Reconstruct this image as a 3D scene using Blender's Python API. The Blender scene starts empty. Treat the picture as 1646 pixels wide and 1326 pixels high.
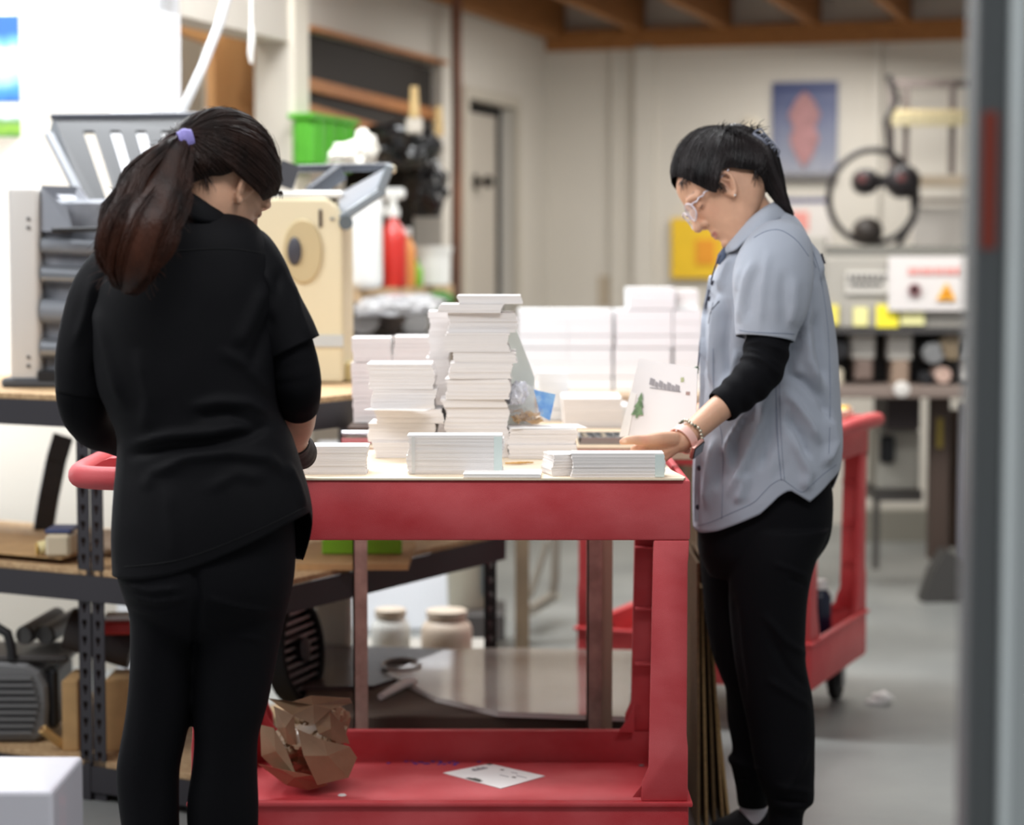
import bpy, bmesh, math, random
import numpy as np
from mathutils import Vector, Matrix
from mathutils.bvhtree import BVHTree
PI = math.pi
S = bpy.context.scene
COL = S.collection
F_PX, HX, HY = 3500.0, 823.0, 663.0
PITCH = math.atan(253 / 3500.0)
CAMZ = 1.27
cp, sp = math.cos(PITCH), math.sin(PITCH)

# ------------------------------------------------------------ camera, world, lights, exposure
cd = bpy.data.cameras.new('camera')
cam = bpy.data.objects.new('camera', cd)
COL.objects.link(cam)
cam.location = (0, 0, CAMZ)
cam.rotation_euler = (PI / 2 - PITCH, 0, 0)
cd.sensor_width = 36
cd.lens = 36 * F_PX / 1646
cd.clip_start = 0.05
cd.dof.use_dof = True
cd.dof.focus_distance = 3.95
cd.dof.aperture_fstop = 2.3
S.camera = cam
S.view_settings.view_transform = 'Standard'
S.view_settings.look = 'None'
S.view_settings.exposure = 0.08
S.view_settings.gamma = 1
S.view_settings.use_curve_mapping = False

w = bpy.data.worlds.new('world')
S.world = w
w.use_nodes = True
w.node_tree.nodes['Background'].inputs[0].default_value = (0.93, 0.96, 1.0, 1)
w.node_tree.nodes['Background'].inputs[1].default_value = 0.30


def area(loc, target, sx, sy, power, color=(1, 0.97, 0.93)):
    l = bpy.data.lights.new('lamp', 'AREA')
    l.shape = 'RECTANGLE'; l.size = sx; l.size_y = sy; l.energy = power; l.color = color
    o = bpy.data.objects.new('lamp', l)
    COL.objects.link(o)
    o.location = loc
    o.rotation_euler = (Vector(target) - Vector(loc)).to_track_quat('-Z', 'Y').to_euler()
    return o


area((-0.3, 5.9, 3.3), (-0.1, 5.6, 0), 1.6, 1.2, 105, (0.98, 0.99, 1))     # fluorescents over the bench
area((0.3, 2.2, 3.3), (0.2, 4.2, 0.8), 2.4, 0.6, 52, (0.99, 0.99, 1))       # over the aisle
area((-2.6, 3.6, 2.9), (0.6, 4.6, 0.9), 1.0, 1.6, 62, (0.97, 0.98, 1))      # left
area((-1.5, 6.2, 3.3), (-1.55, 6.6, 0.2), 0.9, 0.3, 95, (0.93, 0.965, 1))            # washes the white wall
area((-2.5, 6.0, 1.0), (-1.2, 6.6, 0.5), 0.9, 0.9, 26, (0.93, 0.965, 1))          # added unseen lamp at the left, whitens the wall under the bench
area((-1.35, 7.6, 2.6), (-1.0, 7.7, 0.5), 0.4, 0.3, 9, (1, 0.96, 0.9))            # added unseen lamp, lightens the inside of the recess
area((1.0, 9.0, 2.15), (0.8, 9.2, 0), 1.8, 0.6, 33, (1, 0.98, 0.95))          # rear aisle
area((1.6, 7.0, 2.25), (1.6, 7.4, 0), 1.6, 0.4, 32, (1, 0.97, 0.92))        # under the mezzanine


# ------------------------------------------------------------ helpers
def P(px, py, Y):
    a, b = (px - HX) / F_PX, (HY - py) / F_PX
    dy, dz = cp + b * sp, -sp + b * cp
    t = Y / dy
    return Vector((a * t, Y, CAMZ + dz * t))


def PZ(px, py, z):
    a, b = (px - HX) / F_PX, (HY - py) / F_PX
    dy, dz = cp + b * sp, -sp + b * cp
    t = (z - CAMZ) / dz
    return Vector((a * t, dy * t, z))


def proj(V):
    V = np.asarray(V, float)
    x, y, z = V[..., 0], V[..., 1], V[..., 2] - CAMZ
    d = y * cp - z * sp
    u = y * sp + z * cp
    return HX + F_PX * x / d, HY - F_PX * u / d


def lin(c):
    return tuple(((v / 255) / 12.92 if v / 255 <= 0.04045 else ((v / 255 + 0.055) / 1.055) ** 2.4) for v in c[:3]) + (1,)


_m = {}


def mat(name, rgb, rough=0.5, metal=0.0, var=0.0, vscale=8.0, bump=0.0, bscale=60.0, spec=0.5, rgb2=None, coat=0.0,
        trans=0.0, alpha=1.0, emit=0.0, sheen=0.0, sss=0.0, vcol=False, stretch=None, ior=1.45):
    if name in _m:
        return _m[name]
    m = bpy.data.materials.new(name)
    m.use_nodes = True
    nt = m.node_tree
    b = nt.nodes['Principled BSDF']
    b.inputs['Base Color'].default_value = lin(rgb)
    b.inputs['Roughness'].default_value = rough
    b.inputs['Metallic'].default_value = metal
    b.inputs['Specular IOR Level'].default_value = spec
    b.inputs['Coat Weight'].default_value = coat
    b.inputs['Transmission Weight'].default_value = trans
    b.inputs['Alpha'].default_value = alpha
    b.inputs['Sheen Weight'].default_value = sheen
    b.inputs['IOR'].default_value = ior
    if sss:
        b.inputs['Subsurface Weight'].default_value = sss
        b.inputs['Subsurface Radius'].default_value = (0.01, 0.004, 0.002)
        b.inputs['Subsurface Scale'].default_value = 0.6
    if emit:
        b.inputs['Emission Color'].default_value = lin(rgb)
        b.inputs['Emission Strength'].default_value = emit
    tc = nt.nodes.new('ShaderNodeTexCoord')
    src = tc.outputs['Object']
    if stretch:
        mp = nt.nodes.new('ShaderNodeMapping')
        mp.inputs['Scale'].default_value = stretch
        nt.links.new(src, mp.inputs[0])
        src = mp.outputs[0]
    col = None
    if var or rgb2:
        n = nt.nodes.new('ShaderNodeTexNoise')
        n.inputs['Scale'].default_value = vscale
        n.inputs['Detail'].default_value = 5
        nt.links.new(src, n.inputs['Vector'])
        r = nt.nodes.new('ShaderNodeValToRGB')
        r.color_ramp.elements[0].position = 0.32
        r.color_ramp.elements[1].position = 0.68
        c1 = lin(rgb)
        if rgb2:
            c2 = lin(rgb2)
        else:
            c2 = tuple(min(1, v * (1 + var)) for v in c1[:3]) + (1,)
            c1 = tuple(v * (1 - var) for v in c1[:3]) + (1,)
        r.color_ramp.elements[0].color = c1
        r.color_ramp.elements[1].color = c2
        nt.links.new(n.outputs['Fac'], r.inputs[0])
        col = r.outputs[0]
        nt.links.new(col, b.inputs['Base Color'])
    if vcol:
        a = nt.nodes.new('ShaderNodeAttribute')
        a.attribute_name = 'tint'
        mx = nt.nodes.new('ShaderNodeMix')
        mx.data_type = 'RGBA'
        mx.inputs[6].default_value = lin(rgb)
        if col:
            nt.links.new(col, mx.inputs[6])
        nt.links.new(a.outputs['Color'], mx.inputs[7])
        nt.links.new(a.outputs['Alpha'], mx.inputs[0])
        nt.links.new(mx.outputs[2], b.inputs['Base Color'])
    if bump:
        n2 = nt.nodes.new('ShaderNodeTexNoise')
        n2.inputs['Scale'].default_value = bscale
        n2.inputs['Detail'].default_value = 6
        nt.links.new(src, n2.inputs['Vector'])
        bp = nt.nodes.new('ShaderNodeBump')
        bp.inputs['Strength'].default_value = bump
        bp.inputs['Distance'].default_value = 0.004
        nt.links.new(n2.outputs['Fac'], bp.inputs['Height'])
        nt.links.new(bp.outputs['Normal'], b.inputs['Normal'])
    _m[name] = m
    return m


class MB:
    def __init__(s):
        s.v = []; s.f = []

    def add(s, vs, fs):
        k = len(s.v)
        s.v += [Vector(p) for p in vs]
        s.f += [tuple(i + k for i in f) for f in fs]
        return s

    def box(s, c, d, rz=0.0, M=None):
        c = Vector(c)
        vs = [Vector((x * d[0] / 2, y * d[1] / 2, z * d[2] / 2)) for z in (-1, 1) for y in (-1, 1) for x in (-1, 1)]
        R = M if M is not None else Matrix.Rotation(rz, 3, 'Z')
        vs = [R @ p + c for p in vs]
        return s.add(vs, [(0, 2, 3, 1), (4, 5, 7, 6), (0, 1, 5, 4), (2, 6, 7, 3), (0, 4, 6, 2), (1, 3, 7, 5)])

    def bb(s, x0, x1, y0, y1, z0, z1):
        return s.box(((x0 + x1) / 2, (y0 + y1) / 2, (z0 + z1) / 2), (abs(x1 - x0), abs(y1 - y0), abs(z1 - z0)))

    def bar(s, p0, p1, wd, ht=None, up=(0, 0, 1)):
        p0, p1 = Vector(p0), Vector(p1)
        ht = ht or wd
        d = (p1 - p0).normalized()
        a = d.cross(Vector(up))
        if a.length < 1e-4: a = Vector((1, 0, 0))
        a.normalize(); b = a.cross(d)
        vs = [p + a * sx * wd / 2 + b * sy * ht / 2 for p in (p0, p1) for sx, sy in ((-1, -1), (1, -1), (1, 1), (-1, 1))]
        return s.add(vs, [(0, 1, 2, 3), (7, 6, 5, 4), (0, 4, 5, 1), (1, 5, 6, 2), (2, 6, 7, 3), (3, 7, 4, 0)])

    def tube(s, pts, r, n=10, caps=True, ell=None):
        pts = [Vector(p) for p in pts]
        rs = list(r) if hasattr(r, '__len__') else [r] * len(pts)
        k = len(s.v)
        a = None
        for i, p in enumerate(pts):
            d = (pts[min(i + 1, len(pts) - 1)] - pts[max(i - 1, 0)])
            d = d.normalized() if d.length > 1e-9 else Vector((0, 0, 1))
            if a is None:
                a = d.orthogonal().normalized()
                if ell: a = (Vector(ell[2]) - d * d.dot(Vector(ell[2]))).normalized()
            a = (a - d * a.dot(d)).normalized()
            b = d.cross(a)
            e = ell[0] if ell else 1; e2 = ell[1] if ell else 1
            for j in range(n):
                t = 2 * PI * j / n
                s.v.append(p + (a * math.cos(t) * e + b * math.sin(t) * e2) * rs[i])
        for i in range(len(pts) - 1):
            for j in range(n):
                q = (j + 1) % n
                s.f.append((k + i * n + j, k + i * n + q, k + (i + 1) * n + q, k + (i + 1) * n + j))
        if caps:
            s.f.append(tuple(k + j for j in reversed(range(n))))
            s.f.append(tuple(k + (len(pts) - 1) * n + j for j in range(n)))
        return s

    def cyl(s, p0, p1, r, n=20, r2=None):
        return s.tube([p0, p1], [r, r if r2 is None else r2], n)

    def lathe(s, c, prof, n=28, axis=None):
        """prof: list of (r, h) along axis (default z)."""
        c = Vector(c); ax = Vector(axis or (0, 0, 1)).normalized()
        return s.tube([c + ax * h for r, h in prof], [max(r, 1e-4) for r, h in prof], n) if False else s._lathe(c, prof, n, ax)

    def _lathe(s, c, prof, n, ax):
        a = ax.orthogonal().normalized(); b = ax.cross(a); k = len(s.v)
        for r, h in prof:
            for j in range(n):
                t = 2 * PI * j / n
                s.v.append(c + ax * h + (a * math.cos(t) + b * math.sin(t)) * max(r, 1e-5))
        for i in range(len(prof) - 1):
            for j in range(n):
                q = (j + 1) % n
                s.f.append((k + i * n + j, k + i * n + q, k + (i + 1) * n + q, k + (i + 1) * n + j))
        s.f.append(tuple(k + j for j in reversed(range(n))))
        s.f.append(tuple(k + (len(prof) - 1) * n + j for j in range(n)))
        return s

    def prism(s, poly, origin, ex, ey, depth):
        """poly in 2d (ex, ey) extruded along ex x ey by depth."""
        o, ex, ey = Vector(origin), Vector(ex), Vector(ey)
        nz = ex.cross(ey).normalized() * depth
        n = len(poly)
        vs = [o + ex * x + ey * y for x, y in poly] + [o + ex * x + ey * y + nz for x, y in poly]
        fs = [tuple(reversed(range(n))), tuple(range(n, 2 * n))] + [(i, (i + 1) % n, n + (i + 1) % n, n + i) for i in range(n)]
        return s.add(vs, fs)

    def build(s, name, m, parent=None, off=(0, 0, 0), bevel=0.0, smooth=False, seg=1):
        off = Vector(off)
        me = bpy.data.meshes.new(name)
        me.from_pydata([p - off for p in s.v], [], s.f)
        if bevel or True:
            bm = bmesh.new(); bm.from_mesh(me)
            bmesh.ops.recalc_face_normals(bm, faces=bm.faces)
            if bevel:
                es = [e for e in bm.edges if len(e.link_faces) == 2 and e.calc_face_angle(0) > 0.6]
                bmesh.ops.bevel(bm, geom=es, offset=bevel, segments=seg, profile=0.5, affect='EDGES', clamp_overlap=True)
            bm.to_mesh(me); bm.free()
        if smooth:
            me.shade_smooth()
            if smooth != 'all':
                me.set_sharp_from_angle(angle=0.7)
        o = bpy.data.objects.new(name, me)
        COL.objects.link(o)
        if m: me.materials.append(m)
        if parent: o.parent = parent
        else: o.location = off
        return o


def tag(o, label=None, cat=None, group=None, kind=None):
    if label: o['label'] = label
    if cat: o['category'] = cat
    if group: o['group'] = group
    if kind: o['kind'] = kind
    return o


def thing(name, loc, label, cat, group=None, rz=0.0):
    o = bpy.data.objects.new(name, None)
    COL.objects.link(o)
    o.empty_display_size = 0.1
    o.location = loc; o.rotation_euler = (0, 0, rz)
    return tag(o, label, cat, group)


def struct(o):
    o['kind'] = 'structure'
    return o


def cr(pts, n):
    """Catmull-Rom resample of rows of numbers."""
    A = np.array(pts, float)
    if len(A) < 3:
        t = np.linspace(0, 1, n)[:, None]
        return A[0] * (1 - t) + A[-1] * t
    Q = np.vstack([2 * A[0] - A[1], A, 2 * A[-1] - A[-2]])
    out = []
    for t in np.linspace(0, len(A) - 1 - 1e-9, n):
        i = int(t); f = t - i
        p0, p1, p2, p3 = Q[i], Q[i + 1], Q[i + 2], Q[i + 3]
        out.append(0.5 * ((2 * p1) + (-p0 + p2) * f + (2 * p0 - 5 * p1 + 4 * p2 - p3) * f * f + (-p0 + 3 * p1 - 3 * p2 + p3) * f ** 3))
    return np.array(out)


def rings(mb, R):
    """R [n][m][3] closed loft with caps."""
    k = len(mb.v); n, m = len(R), len(R[0])
    for r in R:
        for p in r: mb.v.append(Vector(p))
    for i in range(n - 1):
        for j in range(m):
            q = (j + 1) % m
            mb.f.append((k + i * m + j, k + i * m + q, k + (i + 1) * m + q, k + (i + 1) * m + j))
    mb.f.append(tuple(k + j for j in reversed(range(m))))
    mb.f.append(tuple(k + (n - 1) * m + j for j in range(m)))
    return mb


def torso(mb, rows, n=50, m=40, pw=2.3):
    """rows: (py, xl, xr, Ycentre, halfdepth)."""
    rr = cr(rows, n)
    R = []
    for py, xl, xr, Yc, b in rr:
        A, B = P(xl, py, Yc), P(xr, py, Yc)
        c = (A + B) / 2; a = (B.x - A.x) / 2
        ring = []
        for j in range(m):
            t = 2 * PI * j / m
            ct, st = math.cos(t), math.sin(t)
            ring.append((c.x + a * math.copysign(abs(ct) ** (2 / pw), ct), c.y + b * math.copysign(abs(st) ** (2 / pw), st), c.z))
        R.append(ring)
    return rings(mb, R)


def limb(mb, pts, n=24, m=20, flat=None):
    """pts rows: (x, y, z, r) -> tapered tube with round ends."""
    rr = cr(pts, n)
    L = [Vector(r[:3]) for r in rr]; rs = [r[3] for r in rr]
    d0 = (L[0] - L[1]).normalized(); d1 = (L[-1] - L[-2]).normalized()
    r0, r1 = rs[0], rs[-1]
    pre = [(L[0] + d0 * r0 * s, r0 * c) for s, c in ((0.95, 0.25), (0.8, 0.6), (0.5, 0.86))]
    post = [(L[-1] + d1 * r1 * s, r1 * c) for s, c in ((0.5, 0.86), (0.8, 0.6), (0.95, 0.25))]
    allp = [p for p, _ in pre] + L + [p for p, _ in post]
    allr = [r for _, r in pre] + rs + [r for _, r in post]
    mb.tube(allp, allr, m, ell=flat)
    return mb


def plimb(mb, pts, **k):
    """pts rows: (px, py, Y, r)"""
    return limb(mb, [tuple(P(a, b, c)) + (r,) for a, b, c, r in pts], **k)


def ellipsoid(mb, c, ax, R=None, n=20, m=14):
    c = Vector(c); R = R or Matrix.Identity(3); k = len(mb.v)
    rgs = []
    for i in range(1, m):
        t = PI * i / m
        rgs.append([tuple(c + R @ Vector((ax[0] * math.sin(t) * math.cos(2 * PI * j / n), ax[1] * math.sin(t) * math.sin(2 * PI * j / n), ax[2] * math.cos(t)))) for j in range(n)])
    return rings(mb, rgs)


def remesh(mb, voxel, smooth=4, name='m'):
    me = bpy.data.meshes.new('tmp'); me.from_pydata(mb.v, [], mb.f)
    bm = bmesh.new(); bm.from_mesh(me); bmesh.ops.recalc_face_normals(bm, faces=bm.faces); bm.to_mesh(me); bm.free()
    o = bpy.data.objects.new('tmp', me); COL.objects.link(o)
    r = o.modifiers.new('r', 'REMESH'); r.mode = 'VOXEL'; r.voxel_size = voxel
    if smooth:
        s = o.modifiers.new('s', 'SMOOTH'); s.factor = 0.5; s.iterations = smooth
    dg = bpy.context.evaluated_depsgraph_get()
    ev = o.evaluated_get(dg)
    out = bpy.data.meshes.new_from_object(ev); out.name = name
    bpy.data.objects.remove(o); bpy.data.meshes.remove(me)
    return out


def getv(me):
    a = np.empty(len(me.vertices) * 3, np.float32); me.vertices.foreach_get('co', a); return a.reshape(-1, 3).astype(float)


def setv(me, V):
    me.vertices.foreach_set('co', np.asarray(V, np.float32).ravel()); me.update()


def getn(me):
    a = np.empty(len(me.vertices) * 3, np.float32); me.vertex_normals.foreach_get('vector', a); return a.reshape(-1, 3).astype(float)


def segdist(px, py, poly):
    """distance of many 2D points to a polyline and the fraction along it."""
    best = np.full(px.shape, 1e9); par = np.zeros(px.shape)
    n = len(poly) - 1
    for i in range(n):
        ax, ay = poly[i][:2]; bx, by = poly[i + 1][:2]
        dx, dy = bx - ax, by - ay
        t = np.clip(((px - ax) * dx + (py - ay) * dy) / (dx * dx + dy * dy + 1e-9), 0, 1)
        d = np.hypot(px - ax - t * dx, py - ay - t * dy)
        w_ = d < best
        best = np.where(w_, d, best); par = np.where(w_, (i + t) / n, par)
    return best, par


def folds(me, strokes, side=-1):
    """press folds into the camera side of a garment: (polyline px, width px, height mm)."""
    V, N = getv(me), getn(me)
    px, py = proj(V)
    D = np.zeros(len(V))
    for poly, wd, amp in strokes:
        d, t = segdist(px, py, poly)
        taper = np.clip(np.minimum(t, 1 - t) * 5, 0.0, 1)
        D += amp / 1000 * np.exp(-(d / wd) ** 2) * taper
    mask = np.clip(-(N[:, 1]) * 2 + 0.4, 0, 1) if side < 0 else 1
    setv(me, V + N * (D * mask)[:, None])


def vnoise(V, scale, seed=0):
    """cheap smooth 3D pseudo-noise in -1..1 built from sines."""
    r = np.random.RandomState(seed)
    out = np.zeros(len(V))
    for k in range(9):
        d = r.normal(size=3); d /= np.linalg.norm(d)
        f = scale * (0.6 + 0.9 * r.rand())
        ph = r.rand() * 6.28
        out += np.sin(V @ d * f + ph + 1.3 * np.sin(V @ d[[1, 2, 0]] * f * 0.7 + ph * 2))
    return out / 4.0


def cut(me, cuts):
    """cuts: list of (fn(V)->signed distance, snapdir). Removes faces with all verts negative, snaps the rest to the edge."""
    for fn, dr in cuts:
        V = getv(me); f = fn(V)
        bm = bmesh.new(); bm.from_mesh(me); bm.verts.ensure_lookup_table()
        kill = [fc for fc in bm.faces if all(f[v.index] < 0 for v in fc.verts)]
        keepneg = set()
        for fc in bm.faces:
            if any(f[v.index] >= 0 for v in fc.verts):
                for v in fc.verts:
                    if f[v.index] < 0: keepneg.add(v.index)
        dr = Vector(dr)
        for i in keepneg: bm.verts[i].co += dr * float(-f[i])
        bmesh.ops.delete(bm, geom=kill, context='FACES')
        # drop loose islands
        bm.to_mesh(me); bm.free()
    return me


def link(me, name, m, parent=None, off=(0, 0, 0), solid=0.0):
    if solid:
        o = bpy.data.objects.new('tmp', me); COL.objects.link(o)
        s = o.modifiers.new('s', 'SOLIDIFY'); s.thickness = solid; s.offset = -1
        dg = bpy.context.evaluated_depsgraph_get()
        me2 = bpy.data.meshes.new_from_object(o.evaluated_get(dg)); bpy.data.objects.remove(o); me = me2
    me.name = name
    V = getv(me) - np.array(off); setv(me, V)
    me.shade_smooth()
    me.materials.clear(); me.materials.append(m)
    o = bpy.data.objects.new(name, me); COL.objects.link(o)
    if parent: o.parent = parent
    return o


def bvh_of(me):
    bm = bmesh.new(); bm.from_mesh(me); t = BVHTree.FromBMesh(bm); bm.free(); return t


CAMP = Vector((0, 0, CAMZ))


def hit(bvh, px, py, lift=0.001, fallback=None):
    q = P(px, py, 4.0); d = (q - CAMP).normalized()
    h = bvh.ray_cast(CAMP, d)
    if h[0] is None:
        return P(px, py, fallback) if fallback else None
    return h[0] - d * lift


def tint(me, spots, default=(0, 0, 0, 0)):
    """spots: (polyline of 3D points, radius, srgb, strength) painted as the skin's own colour."""
    V = getv(me); C = np.zeros((len(V), 4)); C[:] = default
    for pts, rad, rgb, st in spots:
        best = np.full(len(V), 1e9)
        pts = [np.array(p, float) for p in pts]
        if len(pts) == 1: best = np.linalg.norm(V - pts[0], axis=1)
        for a, b in zip(pts[:-1], pts[1:]):
            d = b - a; t = np.clip(((V - a) @ d) / (d @ d + 1e-12), 0, 1)
            best = np.minimum(best, np.linalg.norm(V - a - t[:, None] * d, axis=1))
        al = np.clip(1.5 - best / rad * 1.2, 0, 1) * st
        c = np.array(lin(rgb)[:3])
        mix = al[:, None] / np.maximum(al + C[:, 3] * (1 - al), 1e-6)[:, None]
        C[:, :3] = C[:, :3] * (1 - mix) + c * mix
        C[:, 3] = al + C[:, 3] * (1 - al)
    at = me.color_attributes.new('tint', 'FLOAT_COLOR', 'POINT')
    at.data.foreach_set('color', C.astype(np.float32).ravel())
# ------------------------------------------------------------ materials
M_ = mat
white_wall = M_('white_wall', (238, 241, 246), 0.7, bump=0.15, bscale=40)
cream_wall = M_('cream_wall', (206, 200, 189), 0.75, bump=0.15, bscale=30, var=0.03, vscale=1.5)
cream_trim = M_('cream_trim', (226, 219, 204), 0.55)
conc = M_('concrete', (116, 118, 116), 0.42, rgb2=(146, 147, 143), vscale=1.4, bump=0.12, bscale=25)
wood_j = M_('joist_wood', (150, 98, 50), 0.7, rgb2=(176, 120, 66), vscale=5, stretch=(12, 1, 12), bump=0.3)
wood_trim = M_('orange_wood', (186, 126, 74), 0.55, rgb2=(160, 98, 52), vscale=6, stretch=(1, 10, 10))
ply = M_('particle_board', (196, 166, 126), 0.7, rgb2=(160, 128, 92), vscale=90, bump=0.3, bscale=150)
black_metal = M_('black_metal', (52, 50, 54), 0.5, spec=0.4)
red_p = M_('red_plastic', (182, 38, 46), 0.5, rgb2=(206, 88, 92), vscale=4.5, bump=0.35, bscale=700, stretch=(1, 1, 1.6))
red_far = M_('red_plastic_faded', (198, 62, 66), 0.5, rgb2=(208, 84, 84), vscale=7, bump=0.2, bscale=400)
paper = M_('paper', (238, 235, 232), 0.75, spec=0.3)
paper_edge = M_('paper_edge', (232, 228, 226), 0.85, rgb2=(222, 217, 214), vscale=3, stretch=(2, 2, 900), spec=0.2)
paper_tint = M_('greenish_edge', (206, 218, 214), 0.8)
grey_metal = M_('grey_metal', (150, 150, 150), 0.35, metal=0.6)
grey_plastic = M_('grey_plastic', (112, 112, 116), 0.45)
dark_plastic = M_('dark_plastic', (26, 26, 28), 0.45)
rubber = M_('rubber', (20, 20, 20), 0.7)
cream_pl = M_('cream_plastic', (224, 212, 180), 0.45)
white_pl = M_('white_plastic', (236, 236, 232), 0.35)
olive = M_('olive_steel', (112, 98, 78), 0.5, var=0.15)
rust = M_('brown_steel', (196, 168, 154), 0.6, rgb2=(160, 134, 122), vscale=25)
kraft = M_('kraft_paper', (162, 136, 106), 0.42, rgb2=(138, 112, 84), vscale=12, coat=0.12)
cardboard = M_('cardboard', (178, 142, 96), 0.8, var=0.1, vscale=20)
green_pl = M_('green_plastic', (84, 172, 48), 0.45, var=0.15, vscale=6)

# ------------------------------------------------------------ the room
th = math.radians(17)
U = Vector((math.sin(th), math.cos(th), 0)); Vv = Vector((math.cos(th), -math.sin(th), 0))
A0 = Vector((-1.062, 6.6, 0))
K0 = A0 + U * 4.23


def slab(p0, p1, z0, z1, t, side=1):
    """vertical slab from p0 to p1, thickness t on the left of the direction."""
    p0, p1 = Vector(p0), Vector(p1)
    d = (p1 - p0).normalized(); nrm = Vector((-d.y, d.x, 0)) * t * side
    return MB().add([(p0.x, p0.y, z0), (p1.x, p1.y, z0), (p1.x + nrm.x, p1.y + nrm.y, z0), (p0.x + nrm.x, p0.y + nrm.y, z0),
                     (p0.x, p0.y, z1), (p1.x, p1.y, z1), (p1.x + nrm.x, p1.y + nrm.y, z1), (p0.x + nrm.x, p0.y + nrm.y, z1)],
                    [(3, 2, 1, 0), (4, 5, 6, 7), (0, 1, 5, 4), (1, 2, 6, 5), (2, 3, 7, 6), (3, 0, 4, 7)])


def rb(mb, o, u0, u1, v0, v1, z0, z1):
    """box in the room's own axes: u along the depth, v across."""
    c = o + U * (u0 + u1) / 2 + Vv * (v0 + v1) / 2
    R = Matrix(((Vv.x, U.x, 0), (Vv.y, U.y, 0), (0, 0, 1)))
    return mb.box((c.x, c.y, (z0 + z1) / 2), (abs(v1 - v0), abs(u1 - u0), abs(z1 - z0)), M=R)


struct(MB().bb(-6, 8, -1.5, 14, -0.08, 0).build('floor', conc))
# left: bright white wall that faces the camera, then the wall that runs back
struct(slab(A0 - Vv * 3.2, A0 - Vv * 0.13, 0, 3.6, 0.15).build('wall_left', white_wall))
struct(rb(MB(), A0, -0.06, 0.15, -0.13, 0.0, 0, 3.6).build('trim_1', white_wall))


def tvx(px, v):
    k = (px - HX) / F_PX; o = A0 + Vv * v
    return (k * o.y - o.x) / (U.x - k * U.y)


def tpx(px):
    k = (px - HX) / F_PX
    return (k * A0.y - A0.x) / (U.x - k * U.y)


# wall running back, built round its openings (v<0 is the solid side)
t_r0, t_r1 = tpx(262), tpx(468)        # tall recess with the tan panel
t_a0, t_a1 = tpx(498), tpx(712)        # alcove with shelves
t_d0, t_d1 = tpx(745), tpx(822)        # door
LW = MB()
zA = P(560, 63, (A0 + U * tpx(560)).y).z
zr = P(440, 60, (A0 + U * tpx(440)).y).z
zd = P(780, 165, (A0 + U * tpx(780)).y).z
za0 = 0.55
for a, b, z0, z1 in ((0, t_r0, 0, 3.6), (t_r0, t_r1, zr, 3.6), (t_r1, t_a0, 0, 3.6), (t_a0, t_a1, zA, 3.6), (t_a0, t_a1, 0, za0),
                     (t_a1, t_d0, 0, 3.6), (t_d0, t_d1, zd, 3.6), (t_d1, 4.23, 0, 3.6)):
    rb(LW, A0, a, b, -0.13, 0, z0, z1)
struct(LW.build('wall_left_rear', cream_wall))
RC = MB()
rb(RC, A0, t_r0 - .05, t_r1 + .85, -0.75, -0.70, 0, 3.2)
rb(RC, A0, t_r0 - .05, t_r0 - 0.01, -0.75, -0.13, 0, 3.2)
rb(RC, A0, t_r1 + .80, t_r1 + 0.84, -0.75, -0.13, 0, 3.2)
struct(RC.build('wall_recess', cream_wall))
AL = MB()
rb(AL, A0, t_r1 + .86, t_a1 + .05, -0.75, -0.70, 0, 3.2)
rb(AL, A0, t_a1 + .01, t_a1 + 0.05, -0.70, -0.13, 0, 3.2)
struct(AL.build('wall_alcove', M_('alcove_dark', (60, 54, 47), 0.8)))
# cream frame between the recess and the alcove, with a thin conduit
struct(rb(MB(), A0, t_r1 - 0.0, t_a0 - 0.04, 0.0, 0.02, 0, 3.6).build('trim_2', cream_trim))
struct(rb(MB(), A0, t_a0, t_a1, 0.0, 0.025, zA - 0.004, zA + 0.012).build('trim_3', wood_trim))
# tan panel standing in the recess, with its slanting top brace
tp = tag(rb(MB(), A0, tvx(348, -.3), tvx(424, -.3), -0.33, -0.30, 0, zr + 0.05).build('panel', M_('tan_board', (214, 164, 112), 0.7)),
         'flat tan board standing upright in the recess left of the cream frame', 'panel')
q0, q1 = A0 + U * tvx(262, -.28) + Vv * -0.28, A0 + U * tvx(350, -.28) + Vv * -0.28
b = MB().bar(P(262, 32, q0.y), P(352, 66, q1.y), 0.03, 0.05)
tag(b.build('brace', M_('tan_board', (0, 0, 0))), 'tan wooden brace slanting across the top of the recess', 'brace')

# door in the rear of the left wall, a black sheet painting the shade in its gap
dr = rb(MB(), A0, t_d0 + 0.01, tpx(801), -0.045, -0.01, 0.01, zd - 0.05).build('door_1', M_('door_grey', (176, 168, 156), 0.6), bevel=0.004)
struct(dr)
kp = A0 + U * tpx(767) + Vv * -0.01; kp.z = P(767, 292, kp.y).z
MB().lathe(kp, [(0.035, 0), (0.035, 0.01), (0.012, 0.015), (0.012, 0.04), (0.028, 0.05), (0.03, 0.07), (0.015, 0.085)], axis=Vv, n=16).build('door_knob', M_('knob', (70, 66, 60), 0.4, 0.6), dr)
rb(MB(), A0, t_d0 + .002, t_d1 - .002, -0.075, -0.05, 0, zd - .002).build('door_gap_shade', M_('gap_shade_black', (14, 13, 13), 0.9), dr)  # black sheet behind the leaf stands in for shade
fr = MB()
rb(fr, A0, t_d0 - 0.06, t_d0, 0, 0.03, 0, zd + 0.05); rb(fr, A0, t_d1, t_d1 + 0.06, 0, 0.03, 0, zd + 0.05); rb(fr, A0, t_d0, t_d1, 0, 0.03, zd, zd + 0.05)
struct(fr.build('trim_4', M_('frame_grey', (186, 178, 164), 0.6)))

# back wall, pilasters, plate and joists of the mezzanine
zc = P(1200, 62, 10.2).z
struct(slab(K0 - Vv * 0.3, K0 + Vv * 5.5, 0, zc + 0.6, 0.15).build('wall_back', cream_wall))


def vpx(px):
    k = (px - HX) / F_PX
    return (k * K0.y - K0.x) / (Vv.x - k * Vv.y)


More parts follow.
